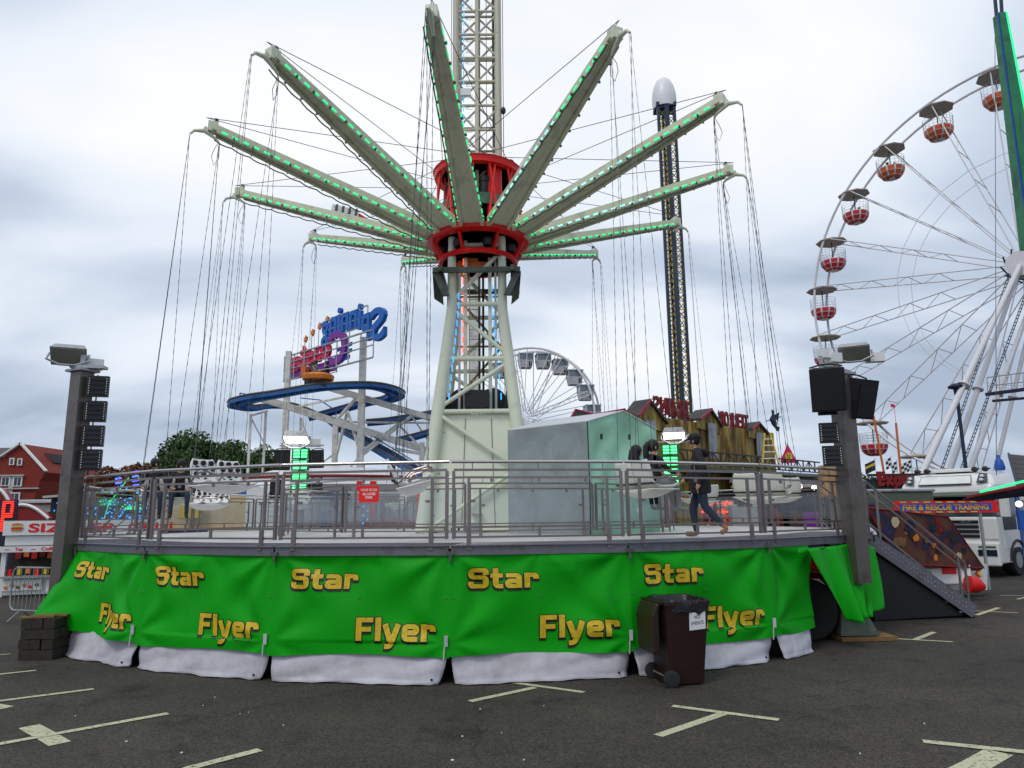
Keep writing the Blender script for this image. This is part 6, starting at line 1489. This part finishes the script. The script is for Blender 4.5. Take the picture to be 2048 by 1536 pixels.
tree('leafy_tree','lower dark green tree between the big tree and the white post',475,868,53,5.6,5.0,'leaf_green',2,9000,.16)
tree('leafy_tree','small green tree shoulder at the left of the big tree',335,878,51,4.2,4.4,'leaf_green',3,6500,.17)
tree('autumn_tree','red brown autumn tree right of the left light column',243,906,46,5.6,5.0,'leaf_autumn',4,11000,.15)
tree('autumn_tree','brown autumn tree half hidden behind the left lamp panels',292,918,47,5.0,4.6,'leaf_autumn',5,8000,.15)
tree('conifer','small blue green conifer beside the brick house',107,948,75,2.2,4.5,'leaf_dark',6,2200,.15,'cone')
tree('leafy_tree','dark bush just under the conifer by the house',100,1000,70,3.2,2.0,'leaf_dark',7,1500,.16)
tree('leafy_tree','dark green tree behind the flags at the right',1712,925,60,7,4.5,'leaf_green',8,4000,.18)
tree('leafy_tree','green tree behind the chequered flags',1775,938,62,6,4.0,'leaf_green',9,3000,.18)
tree('autumn_tree','dark trees right of the lorry roof',2020,948,66,9,4.5,'leaf_dark',10,4000,.2)
tree('autumn_tree','autumn tree behind the lower left of the coaster',545,905,54,3.0,3.5,'leaf_autumn',11,2200,.16)
# distant ridge with roofs
m=MB(); 
def rid(u,v):
    x=-260+520*u; h=2.0+2.2*NZ.noise(V((x*.03,.5,0)))+1.0*NZ.noise(V((x*.12,2,0)))+.5; return V((x,150+v*60,max(.0,(h+1.2)*sin(v*PI/2)) if v>0 else 0))
m.grid(rid,120,4); tag(m.build('hill','leaf_dark',None,'all'),kind='structure')
for i,(px,w_,c_) in enumerate(((120,9,'brick'),(150,7,'concrete_pale'),(200,10,'brick'),(255,8,'roof_dark'),(1990,9,'brick'),(2040,8,'concrete_pale'))):
    p=U(px,1035,Y=105); t=thing('distant_house',['small brick house beyond the conifer','pale house beside the left column','brick terrace seen through the left railing','dark roofed house seen through the left railing','brick house beyond the lorry','pale house at the far right'][i],'house',loc=(p.x,105,0))
    m=MB(); m.box((p.x,105,1.6),(w_*.8,6,3.2)); m.build('wall',c_,t)
    m=MB(); m.prism([V((p.x-w_*.45,102,3.2)),V((p.x+w_*.45,102,3.2)),V((p.x+w_*.45,105,4.7)),V((p.x-w_*.45,105,4.7))],(0,.2,0)); m.prism([V((p.x-w_*.45,105,4.7)),V((p.x+w_*.45,105,4.7)),V((p.x+w_*.45,108,3.2)),V((p.x-w_*.45,108,3.2))],(0,.2,0)); m.build('roof','slate',t)
# ================================================================ FAIRGROUND BACKDROP BEHIND THE RAILS
def simple(name,label,cat,parts,group=None):
    p0=parts[0]; t=thing(name,label,cat,group,loc=(p0[1][0],p0[1][1],0))
    for nm,c_,d_,mt_,*rr_ in parts:
        m=MB(); m.box(c_,d_,rotz(R(rr_[0])) if rr_ else None); bev(m.build(nm,mt_,t),.03,1)
    return t
def PX(px,Y,z): q=U(px,1030,Y=Y); return (q.x,Y,z)
# red framed ride pay booth behind red notice
t=thing('red_ride','red framed open ride structure behind the red notice','ride',loc=PX(780,28,0)); 
for px in(718,745,838): m=MB(); p=PX(px,28,0); m.bar(V(p),V((p[0],28,3.45)),.22); m.build('post','red_paint',t)
m=MB(); m.bar(PX(716,28,1.9),PX(842,28,1.9),.12,.35); m.bar(PX(716,28,.8),PX(842,28,.8),.1,.5); m.build('beam','red_paint',t)
m=MB(); m.box(PX(785,30,2.2),(3.4,.2,2.4)); m.build('back_panel','grey_tarp',t)
m=MB()
for i in range(14): q=PX(752+i*6,27.8,0); m.bar(V((q[0],27.8,1.2)),V((q[0],27.8,2.6)),.035)
m.build('railing','galv',t)['kind']='stuff'
m=MB(); 
for i in range(9): q=PX(727+ (i%2)*8,27.6,1.2+i*.16); m.box(q,(.05,.05,.08))
m.build('bulb','led_blue',t)['kind']='stuff'
# white round ride top with blue base
t=thing('canopy_ride','white and blue trimmed ride canopy behind the back left lit column','ride',loc=PX(660,34,0))
m=MB(); m.lathe(PX(670,36,0),[(5.2,3.2),(5.4,3.5),(5.2,3.8),(3.0,4.35),(.5,4.6)],28); m.build('canopy','white_paint',t,True)
m=MB(); m.lathe(PX(670,36,0),[(5.0,2.5),(5.1,2.5),(5.1,3.15),(5.0,3.15)],28); m.build('band','coaster_blue',t,True)
m=MB(); m.path([V(PX(670,36,3.85))+V((5.25*cos(a*PI/14),5.25*sin(a*PI/14),0)) for a in range(28)],.06,5,closed=True); m.build('trim','terror_red',t)
for i in range(6): q=V(PX(670,36,0))+V((4.8*cos(i*PI/3+.3),4.8*sin(i*PI/3+.3),0)); m=MB(); m.bar(q,q+V((0,0,3.2)),.14); m.build('post','white_paint',t)
simple('site_cabin','white site cabin with blue doors seen through the clear fence','cabin',[('wall',PX(640,27,1.35),(2.9,2.2,2.5),'concrete_pale'),('door',PX(662,25.86,1.3),(.75,.06,2.0),'coaster_blue'),('door',PX(628,25.86,1.3),(.8,.05,2.0),'cabin_grey'),('roof',PX(640,27,2.66),(3.1,2.4,.1),'roof_tarp')])
simple('white_locker','tall white electrical cabinet with a steel ladder left of the lit column','cabinet',[('body',PX(548,26,1.7),(1.7,1,3.0),'white_paint'),('door',PX(548,25.46,1.7),(.7,.05,2.6),'window_frame'),('ladder',PX(536,25.2,1.6),(.04,.04,2.8),'galv'),('ladder',PX(560,25.2,1.6),(.04,.04,2.8),'galv')]+[('rung',PX(548,25.2,.5+i*.33),(.44,.03,.03),'galv') for i in range(9)])
simple('tan_tent','sand coloured stall tarpaulin and boxes behind the dotted seats','stall',[('tarp',PX(420,30,2.25),(3.8,1.5,1.5),'sandy'),('front',PX(420,29.1,1.1),(3.8,.2,1.1),'navy_dark'),('box',PX(470,27.5,.95),(1.7,.8,1.4),'sandy'),('panel',PX(380,28.9,2.5),(.9,.1,.8),'letter_yellow'),('blue_side',PX(500,31,2.4),(1.3,.5,1.8),'coaster_blue')])
# neon wheel ride at left
p=V(PX(283,38,2.6)); t=thing('neon_ride','round ride with blue and green bulbs and a red rim behind the left railing','ride',loc=(p.x,p.y,0))
m=MB(); m.lathe(p+V((0,0,-1.8)),[(3.4,0),(3.6,.5),(3.3,.9),(1,1.2)],24); m.build('base','navy_dark',t,True)
m=MB(); m.path([p+V((2.9*cos(R(a)),-1,1.4*sin(R(a)))) for a in range(195,350,8)],.09,6); m.build('rim','sign_red',t)
rd_=random.Random(3)
m=MB()
for i in range(170): a=rd_.uniform(0,2*PI); r_=rd_.uniform(.3,2.9); m.box(p+V((r_*cos(a),-.8+rd_.uniform(-.4,.4),.55*r_*sin(a)-.1)),(.05,.05,.07))
m.build('blue_bulb','led_blue',t)['kind']='stuff'
m=MB()
for i in range(9):
    a=R(i*22); m.tube(p+V((0,-1.0,.0)),p+V((.6*cos(a),-1.0,.0+.35*sin(a))),.025,4)
m.build('star_light','led_green',t)
m=MB(); m.path([p+V((-1.6,-1,-1.4)),p+V((-1.2,-1,.3)),p+V((-.3,-1,1.6))],.02,5); m.path([p+V((1.2,-1,-1.4)),p+V((.9,-1,.3)),p+V((.2,-1,1.6))],.02,5); m.build('green_arc','led_green',t)
for i,(px,z_) in enumerate(((229,3.9),(263,4.0))):
    q=PX(px,36,z_); t=thing('blue_lamp','cluster of blue violet lamps '+('left' if i==0 else 'right')+' above the neon ride','lamp',loc=q); m=MB()
    for j in range(4): m.tube(V(q)+V((-.15+j*.03,0,.4-j*.22)),V(q)+V((.15+j*.03,0,.45-j*.22)),.04,5)
    m.build('tube','neon_blue',t); m=MB(); m.bar(V(q)+V((0,.1,.4)),(q[0],q[1]+.1,0),.07); m.build('post','collar_grey',t)
p=V(PX(195,40,2.2)); t=thing('light_wall','dark ride front sprinkled with blue bulbs at the far left','ride front',loc=(p.x,p.y,0)); m=MB(); m.box(p+V((0,.3,-.6)),(5.5,.2,3.4)); m.build('wall','navy_dark',t)
m=MB()
for i in range(90): m.box(p+V((rd_.uniform(-2.5,2.6),.15,rd_.uniform(-1.2,.9))),(.05,.04,.07))
m.build('bulb','led_blue',t)['kind']='stuff'
m=MB(); m.box(p+V((0,0,1.35)),(5.8,.7,.12),MX.Rotation(R(-4),3,'Y')); m.build('roof_edge','concrete_pale',t)
# red arched ride & neon P at far left
p=V(PX(45,26,0)); t=thing('arched_ride','dark red arched ride roofs behind the burger kiosk','ride',loc=(p.x,p.y,0))
for i,(x0,x1,z0,h_) in enumerate(((-30,32,2.45,.85),(28,100,2.35,.35))):
    A_=V(PX(x0,26,z0));B_=V(PX(x1,26,z0-.2)); pts=[A_.lerp(B_,f/10)+V((0,0,h_*sin(PI*(.25+.75*f/10)) )) for f in range(11)]
    m=MB(); m.prism(pts+[B_-V((0,0,.6)),A_-V((0,0,.6))],(0,.3,0)); m.build('arch_panel','terror_red',t)
    m=MB(); m.path([q+V((0,-.05,0)) for q in pts],.06,5); m.build('arch_trim','window_frame',t)
m=MB(); m.box(V(PX(30,26.5,1.2)),(4,.3,2.4)); m.build('back_wall','wood_dark',t)
p=U(2,1062,Y=21.5); t=thing('neon_letter','red neon lit letter P sign at the left edge','sign',loc=tuple(p)); m=MB()
for z in [i*.05 for i in range(18)]:
    w_=.32 if 8<=z/.05<=10 or z>.75 else None
    if w_: m.box(p+V((.12,0,z)),(w_,.03,.025))
    else:
        m.box(p+V((0.0,0,z)),(.09,.03,.025)); 
        if z>.45: m.box(p+V((.25,0,z)),(.08,.03,.025))
m.build('neon_bar','neon_red',t); m=MB(); m.box(p+V((.0,.08,-.1)),(.7,.06,2.0)); m.build('backing','navy_dark',t)
# right: striped helter base, orange lit ride, BRE box, dark booths
t=thing('striped_ride','round ride base with red and blue vertical stripes behind the walking man','ride',loc=PX(1400,31,0))
c_=V(PX(1405,32,0))
for i in range(14):
    a0_,a1_=R(180+i*13),R(180+(i+1)*13-.4); m=MB()
    m.prism([c_+V((2.0*cos(a0_),2.0*sin(a0_),.3)),c_+V((2.0*cos(a1_),2.0*sin(a1_),.3)),c_+V((1.85*cos(a1_),1.85*sin(a1_),.3)),c_+V((1.85*cos(a0_),1.85*sin(a0_),.3))],(0,0,1.9)); m.build('stripe_panel',('red_paint','coaster_blue','terror_red','cabin_grey')[i%4],t)
m=MB(); m.lathe(c_,[(2.1,2.2),(2.2,2.35),(2.1,2.6),(1.2,2.7)],20); m.build('rim','plastic_cream',t,True)
t=thing('orange_light_ride','ride front outlined by strings of orange bulbs right of the walking man','ride',loc=PX(1455,30,0)); c_=V(PX(1450,30,0))
m=MB(); m.box(c_+V((0,.4,1.6)),(2.6,.3,3.0)); m.build('wall','navy_dark',t)
m=MB(); m.path([c_+V((.9,0,.2)),c_+V((.95,0,2.2)),c_+V((.5,0,3.3))],.2,8); m.build('red_column','red_paint',t,True)
m=MB()
for i in range(120):
    a=rd_.random(); ln=rd_.randrange(5); q=[(-1+2*a,2.5),(-1+2*a,2.15),(-.9+.25*a,.4+2.2*a),(.3+.4*sin(a*6),.3+2.4*a),(-.2+1.4*a,1.7)][ln]; m.box(c_+V((q[0],-.15,q[1])),(.05,.04,.06))
m.build('bulb','led_orange',t)['kind']='stuff'
simple('white_cabinet','small white box with the letters BRE behind the green seat','box',[('body',PX(1488,27,1.75),(1.0,.5,1.3),'concrete_pale')])
m=MB(); text(m,'BRE',V(PX(1476,26.72,2.35)),(1,0,0),(0,0,1),.22,.55,bold=.05); m.build('lettering','letter_black',bpy.data.objects['white_cabinet'])
simple('dark_booth','long dark stall front under the ghost train balcony','stall',[('wall',PX(1600,29,1.6),(5.0,.6,2.8),'navy_dark'),('sill',PX(1600,28.6,3.1),(5.2,.3,.1),'concrete_pale'),('poster',PX(1585,28.66,1.5),(.8,.03,1.3),'fairground_art'),('poster',PX(1622,28.66,1.5),(.7,.03,1.2),'sign_purple'),('poster',PX(1560,28.66,1.5),(.7,.03,1.2),'terror_red')])
simple('plywood_panel','tan plywood faced box left of the right light column','box',[('panel',U(1666,962,Y=16.5)[:],(.45,.4,.85),'ply'),('leg',V(U(1666,962,Y=16.6))[:2]+(.8,),(.1,.1,1.6),'wood_dark')] if False else [('panel',tuple(U(1664,962,Y=16.5)),(.46,.4,.72),'ply'),('post',(U(1664,962,Y=16.7).x,16.75,1.2),(.1,.06,2.3),'wood_dark')])
t=thing('red_light_ride','red ride awning with bright lamps seen through the far railing','ride',loc=PX(1560,24,0)); 
m=MB(); m.bar(U(1545,1003,Y=28),U(1600,970,Y=28),.12,.28); m.build('awning','sign_red',t)
for px,py in((1600,972),(1563,990),(1628,975)): m=MB(); m.ball(U(px,py,Y=27.8),.10,8,5); m.build('lamp','lamp_white',t,True)
m=MB(); q=U(1548,1000,Y=28.2); m.bar(q,(q.x,q.y,0),.12); m.build('post','terror_red',t)
# waste: pale stall behind left
simple('pale_stall','pale roofed long stall behind the autumn trees','stall',[('wall',PX(190,44,1.7),(7,2,2.6),'concrete_pale'),('roof',PX(190,44,3.2),(7.6,2.6,.2),'cabin_grey'),('band',PX(190,42.95,2.2),(6.8,.05,.3),'brick')])
simple('parked_trailer','grey showman trailer behind the stair handrail','trailer',[('body',PX(1760,24,1.7),(2.4,2.2,2.0),'collar_grey'),('panel',PX(1755,22.85,1.55),(1.9,.05,.35),'sign_white'),('roof',PX(1760,24,2.74),(2.5,2.3,.1),'galv'),('window',PX(1738,22.85,2.2),(.5,.05,.5),'glass_dark')])
# ================================================================ PEOPLE
def person(label,loc,yaw,joints,bones,style,roll=(0,0,0),sub=1):
    """joints name->(pos,r) ; bones list (a,b,tag)"""
    t=thing('person',label,'person',None,loc=tuple(loc)); t.rotation_euler=(roll[0],roll[1],yaw)
    names=list(joints); idx={n:i for i,n in enumerate(names)}
    me=bpy.data.meshes.new('body'); me.from_pydata([joints[n][0] for n in names],[(idx[a],idx[b]) for a,b,_ in bones],[])
    o=bpy.data.objects.new('body',me); COL.objects.link(o); sk=o.modifiers.new('s','SKIN'); sk.use_smooth_shade=True; sk.branch_smoothing=.6
    if not me.skin_vertices: raise Exception('no skin layer')
    for i,n in enumerate(names):
        r_=joints[n][1]; r_=r_ if isinstance(r_,tuple) else (r_,r_); me.skin_vertices[0].data[i].radius=r_; me.skin_vertices[0].data[i].use_root=(n=='pelvis')
    ss=o.modifiers.new('u','SUBSURF'); ss.levels=2; ss.render_levels=2
    dg=bpy.context.evaluated_depsgraph_get(); nm=bpy.data.meshes.new_from_object(o.evaluated_get(dg)); bpy.data.objects.remove(o)
    tags=[];
    for _,_,tg in bones:
        if tg not in tags: tags.append(tg)
    nm.materials.clear()
    for tg in tags: nm.materials.append(MT[style[tg]])
    seg=[(V(joints[a][0]),V(joints[b][0]),tags.index(tg),max(joints[b][1]) if isinstance(joints[b][1],tuple) else joints[b][1]) for a,b,tg in bones]
    for p in nm.polygons:
        c=p.center; best=(9e9,0)
        for a,b,ti,r_ in seg:
            ab=b-a; f=max(0,min(1,(c-a).dot(ab)/ab.length_squared)); d=(c-a-ab*f).length-r_*.6
            if d<best[0]: best=(d,ti)
        p.material_index=best[1]; p.use_smooth=True
    b=bpy.data.objects.new('body',nm); COL.objects.link(b); b.parent=t
    # features joined into the body mesh: nose, ears, fingers
    hx,hy,hz=joints['head'][0]; hd_=V((hx,hy,hz)); f=V(style.get('_face',(1,0,0))).normalized(); sdv=V((-f.y,f.x,0))
    bm=bmesh.new(); bm.from_mesh(nm)
    si=tags.index('skin') if 'skin' in tags else 0
    def lump(c,r_,sc=(1,1,1),mi=si):
        q=bmesh.ops.create_uvsphere(bm,u_segments=8,v_segments=6,radius=r_)
        for v in q['verts']: v.co=V((v.co.x*sc[0],v.co.y*sc[1],v.co.z*sc[2]))+c
        for v in q['verts']:
            for fc in v.link_faces: fc.material_index=mi; fc.smooth=True
    lump(hd_+f*.098+V((0,0,-.015)),.018,(1,1,1.3))
    for s in(-1,1): lump(hd_+sdv*s*.088+V((0,0,-.01)),.024,(.7,.5,1.3))
    for hand,el in(('handL','wristL'),('handR','wristR')):
        if hand in joints:
            h=V(joints[hand][0]); w=V(joints[el][0]); d=(h-w).normalized(); sv=d.cross(V((0,0,1)));
            sv=sv.normalized() if sv.length>.1 else V((0,1,0)); dn=d.cross(sv)
            for i,l_ in enumerate((.055,.065,.06,.045)):
                p=h+sv*(i-1.5)*.018; q=bmesh.ops.create_cone(bm,cap_ends=True,segments=6,radius1=.009,radius2=.007,depth=l_); ax=(d+dn*.5).normalized(); M_=ax.to_track_quat('Z','Y').to_matrix()
                for v in q['verts']: v.co=M_@v.co+p+ax*(l_*.5+.01)
                for v in q['verts']:
                    for fc in v.link_faces: fc.material_index=si
            q=bmesh.ops.create_cone(bm,cap_ends=True,segments=6,radius1=.01,radius2=.008,depth=.05); ax=(d+sv*-1.1).normalized(); M_=ax.to_track_quat('Z','Y').to_matrix()
            for v in q['verts']: v.co=M_@v.co+h-sv*.03-d*.02+ax*.02
            for v in q['verts']:
                for fc in v.link_faces: fc.material_index=si
    bm.to_mesh(nm); bm.free()
    # eyes / mouth
    if style.get('_eyes',True):
        for s in(-1,1):
            m=MB(); m.ball(hd_+f*.088+sdv*s*.033+V((0,0,.02)),.009,6,4); q=m.build('eye','black',None,local=True); q.parent=t
        m=MB(); m.ball(hd_+f*.086+V((0,0,-.055)),.018,6,4,(.4,1,.3)); q=m.build('mouth','terror_red',None,local=True); q.parent=t
    hs=style.get('_hair','short'); m=MB(); ct=hd_-f*.018+V((0,0,.028))
    if hs: 
        m.ball(ct,.104,14,10,(1,.97,1.05) if abs(f.x)>abs(f.y) else (.97,1,1.05))
        m.v=[tuple(V(v) if (V(v)-hd_).dot(f)<.062+.5*max(0,(v[2]-hz-.03)) else V(v)-f*((V(v)-hd_).dot(f)-.062-.5*max(0,(v[2]-hz-.03)))) for v in m.v]
    if hs in('long','pony'):
        b0=hd_-f*.07
        if hs=='long': m.path([b0+V((0,0,.03)),b0+V((0,0,-.10))-f*.02,b0+V((0,0,-.24))-f*.02,b0+V((0,0,-.34))],[.085,.10,.085,.03],10)
        else: m.path([b0-f*.02+V((0,0,.07)),b0-f*.07+V((0,0,.0)),b0-f*.07+V((0,0,-.15)),b0-f*.05+V((0,0,-.30))],[.045,.052,.05,.012],9)
    if hs: q=m.build('hair','hair',None,True,local=True); q.parent=t
    if style.get('_cap'):
        m=MB(); m.ball(ct+V((0,0,.03)),.113,16,8,(1,1,.85)); m.v=[(x,y,max(z,ct.z+.012)) for x,y,z in m.v]
        m.prism([ct+f*.085+sdv*s*w_+V((0,0,.022)) for s,w_ in((-1,.085),(1,.085))]+[ct+f*.17+sdv*.05+V((0,0,.005)),ct+f*.18+V((0,0,.004)),ct+f*.17-sdv*.05+V((0,0,.005))][::1],(0,0,.012)); q=m.build('cap','top_black',None,'all',local=True); q.parent=t
    return t
def seated(leg=.0,arms='lap',lean=0.,kn=.0,scale=1.,tw=0.):
    J={'pelvis':((0,0,.12),(.14,.16)),'belly':((-.01,0,.28),(.12,.15)),'chest':((-.02+lean,0,.44),(.12,.17)),'neck0':((-.015+lean*1.2,0,.56),(.065,.09)),'neck':((.0+lean*1.3,0,.62),.052),'head':((.02+lean*1.4,0,.73),(.085,.078)),'crown':((.015+lean*1.4,0,.81),(.07,.066)),
       'shL':((-.01+lean,.17,.53),.06),'shR':((-.01+lean,-.17,.53),.06)}
    B=[('pelvis','belly','shirt'),('belly','chest','shirt'),('chest','neck0','shirt'),('neck0','neck','skin'),('neck','head','skin'),('head','crown','skin'),('neck0','shL','shirt'),('neck0','shR','shirt')]
    for s,c in((1,'L'),(-1,'R')):
        kx=.42+ (0.02 if s>0 else -.02)
        J['hip'+c]=((.06,s*.09,.10),.085); J['knee'+c]=((kx,s*(.11+kn),.13),.062); J['ankle'+c]=((kx+.03+leg*(1 if s>0 else .6),s*(.11+kn),-.26),.040); J['heel'+c]=((kx+.03+leg*(1 if s>0 else .6),s*(.11+kn),-.33),.04); J['toe'+c]=((kx+.20+leg,s*(.12+kn),-.35),.034)
        B+=[('pelvis','hip'+c,'legs'),('hip'+c,'knee'+c,'legs'),('knee'+c,'ankle'+c,'legs'),('ankle'+c,'heel'+c,'shoe'),('heel'+c,'toe'+c,'shoe')]
        if arms=='lap': e,w,h=(.06+lean,s*.23,.30),(.26,s*.17,.24),(.34,s*.14,.24)
        elif arms=='bar': e,w,h=(.13+lean,s*.24,.32),(.36,s*.20,.28),(.43,s*.18,.27)
        elif arms=='up': e,w,h=(.10+lean,s*.27,.42),(.02+lean,s*.30,.66),(.02+lean,s*.30,.74)
        J['el'+c]=(e,.045);J['wrist'+c]=(w,.030);J['hand'+c]=(h,.034)
        B+=[('sh'+c,'el'+c,'shirt'),('el'+c,'wrist'+c,'shirt'),('wrist'+c,'hand'+c,'skin')]
    if scale!=1: J={k:(tuple(x*scale for x in v[0]),tuple(x*scale for x in v[1]) if isinstance(v[1],tuple) else v[1]*scale) for k,v in J.items()}
    return J,B
def seatloc(k,side,dz=.06,dx=-.05):
    rd,tg=arm_frame(k); rs=RA+{11:.25,0:.1,10:.25,2:.15,3:.5}.get(k,.2); p=C+rd*(rs+side*-.25)+tg*dx; return V((p.x,p.y,SEATZ[k]+dz)), PHI+k*PI/6
# local +Y of the seat = inward
J,B=seated(.02,'bar')
l,y=seatloc(1,1); person('girl with a ponytail and grey trousers on the right of the cream swing seat',*((seatloc(1,-1)[0],seatloc(1,-1)[1])),*seated(.06,'bar',.04,.02,.94),dict(shirt='top_black',skin='skin',legs='grey_trousers',shoe='shoe_grey',_hair='pony',_face=(1,-.35,0)))
person('girl with a black and white checked scarf on the left of the swing seat',l,y,*seated(.0,'lap',.05,.0,.88),dict(shirt='top_black',skin='skin',legs='top_black',shoe='shoe_grey',_hair='long',_face=(1,.3,0)))
h=V(l); sc=thing('scarf','black and white checked scarf round the left girl\'s shoulders','scarf',None,loc=(l.x,l.y,l.z)); 
m=MB(); nn_=0
ry=MX.Rotation(y,3,'Z')
for i in range(20):
    for j in range(5):
        a0_,a1_=2*PI*i/20,2*PI*(i+1)/20; z0_,z1_=.42+j*.034,.42+(j+1)*.034; r0_,r1_=.17-.028*j,.17-.028*(j+1)
        q=[l+ry@V((.02+r_*.75*cos(a_),r_*1.15*sin(a_),z_)) for r_,a_,z_ in((r0_,a0_,z0_),(r0_,a1_,z0_),(r1_,a1_,z1_),(r1_,a0_,z1_))]
        mm=MB(); mm.add(q,[(0,1,2,3)]); mm.build('check','check_cloth' if (i+j)%2 else 'letter_black',sc,thick=.012)
l,y=seatloc(10,-1); person('man in jeans on the outer side of the far left swing seat',l,y,*seated(-.03,'bar',.03,.03,1.02),dict(shirt='top_black',skin='skin',legs='jeans',shoe='black',_hair='short',_face=(1,.2,0)))
l,y=seatloc(10,1); person('man with bowed head on the inner side of the far left swing seat',l,y,*seated(.05,'lap',.08,.04,1.0),dict(shirt='top_black',skin='skin',legs='jeans',shoe='black',_hair='short',_face=(1,0,-.2)))
# walking man: origin at the floor, facing +X
J={'pelvis':((0,0,.93),(.19,.215)),'belly':((.0,0,1.08),(.19,.22)),'chest':((.02,0,1.30),(.19,.235)),'neck0':((.03,0,1.43),(.10,.13)),'neck':((.05,0,1.50),.055),'head':((.075,0,1.61),(.088,.08)),'crown':((.07,0,1.70),(.072,.068)),
 'shL':((.0,.20,1.39),.08),'shR':((.05,-.20,1.39),.08),'elL':((-.08,.27,1.12),.082),'elR':((.10,-.26,1.12),.082),'wristL':((.0,.26,.88),.04),'wristR':((.28,-.22,.96),.04),'handL':((.03,.26,.79),.036),'handR':((.35,-.20,.92),.036),
 'hipL':((.0,.10,.88),.105),'hipR':((.0,-.10,.88),.105),'kneeL':((-.06,.10,.50),.075),'kneeR':((.16,-.10,.48),.075),'ankleL':((-.33,.10,.20),.05),'ankleR':((.12,-.10,.10),.05),'heelL':((-.40,.10,.13),.05),'heelR':((.10,-.10,.05),.05),'toeL':((-.28,.10,.055),.042),'toeR':((.31,-.10,.045),.042)}
B=[('pelvis','belly','shirt'),('belly','chest','shirt'),('chest','neck0','shirt'),('neck0','neck','skin'),('neck','head','skin'),('head','crown','skin'),('neck0','shL','shirt'),('neck0','shR','shirt')]
for c in'LR': B+=[('sh'+c,'el'+c,'shirt'),('el'+c,'wrist'+c,'shirt'),('wrist'+c,'hand'+c,'skin'),('pelvis','hip'+c,'shirt'),('hip'+c,'knee'+c,'legs'),('knee'+c,'ankle'+c,'legs'),('ankle'+c,'heel'+c,'shoe'),('heel'+c,'toe'+c,'shoe')]
wm=U(1410,1074,Z=ZD); wman=person('man in a black cap and black hooded jacket walking across the deck in tan boots',V((wm.x,wm.y+.1,ZD)),R(160),J,B,dict(shirt='top_black',skin='skin',legs='jeans',shoe='boot_tan',_hair='short',_cap=True,_face=(1,0,-.15)))
m=MB(); m.path([V((.0,-.12,1.45)),V((-.085,-.07,1.43)),V((-.115,0,1.40)),V((-.085,.07,1.43)),V((.0,.12,1.45))],[.035,.055,.075,.055,.035],8); q=m.build('hood','top_black',None,True,local=True); q.parent=wman
m=MB(); m.lathe((.0,0,0),[(.175,.72),(.20,.74),(.205,.92),(.19,1.10)],18); m.v=[(x*.86,y_*1.12,z) for x,y_,z in m.v]; q=m.build('jacket_hem','top_black',None,True,local=True); q.parent=wman
# riders on coaster and wheel: simple small figures
def small(label,loc,yaw,mt_,arms='bar'): return person(label,loc,yaw,*seated(0,arms,.02,.0,1.0),dict(shirt=mt_,skin='skin',legs='jeans',shoe='black',_hair='short',_face=(1,0,0),_eyes=False))
p=U(636,758,Y=32.6)
small('rider in a dark top at the right of the orange coaster car',p+V((.42,0,.0)),R(180),'top_black'); small('rider in jeans in the middle of the orange coaster car',p+V((-.1,-.2,.0)),R(-20),'grey_trousers'); small('rider at the left of the orange coaster car by its backrest',p+V((-.35,.15,.0)),R(-10),'terror_red')
for k,dx,mt_,w_ in((0,.3,'top_black','near the green boom'),(1,.45,'top_black','in the second orange gondola'),(2,.3,'navy_dark','in the third orange gondola'),(2,-.4,'sandy','on the left of the third orange gondola'),(3,.3,'cabin_grey','high on the left of the wheel')):
    q=gpos[k]+V((dx*.8,-.15,-2.0)); small('small distant rider sitting '+w_,q,R(180 if dx>0 else 0),mt_)
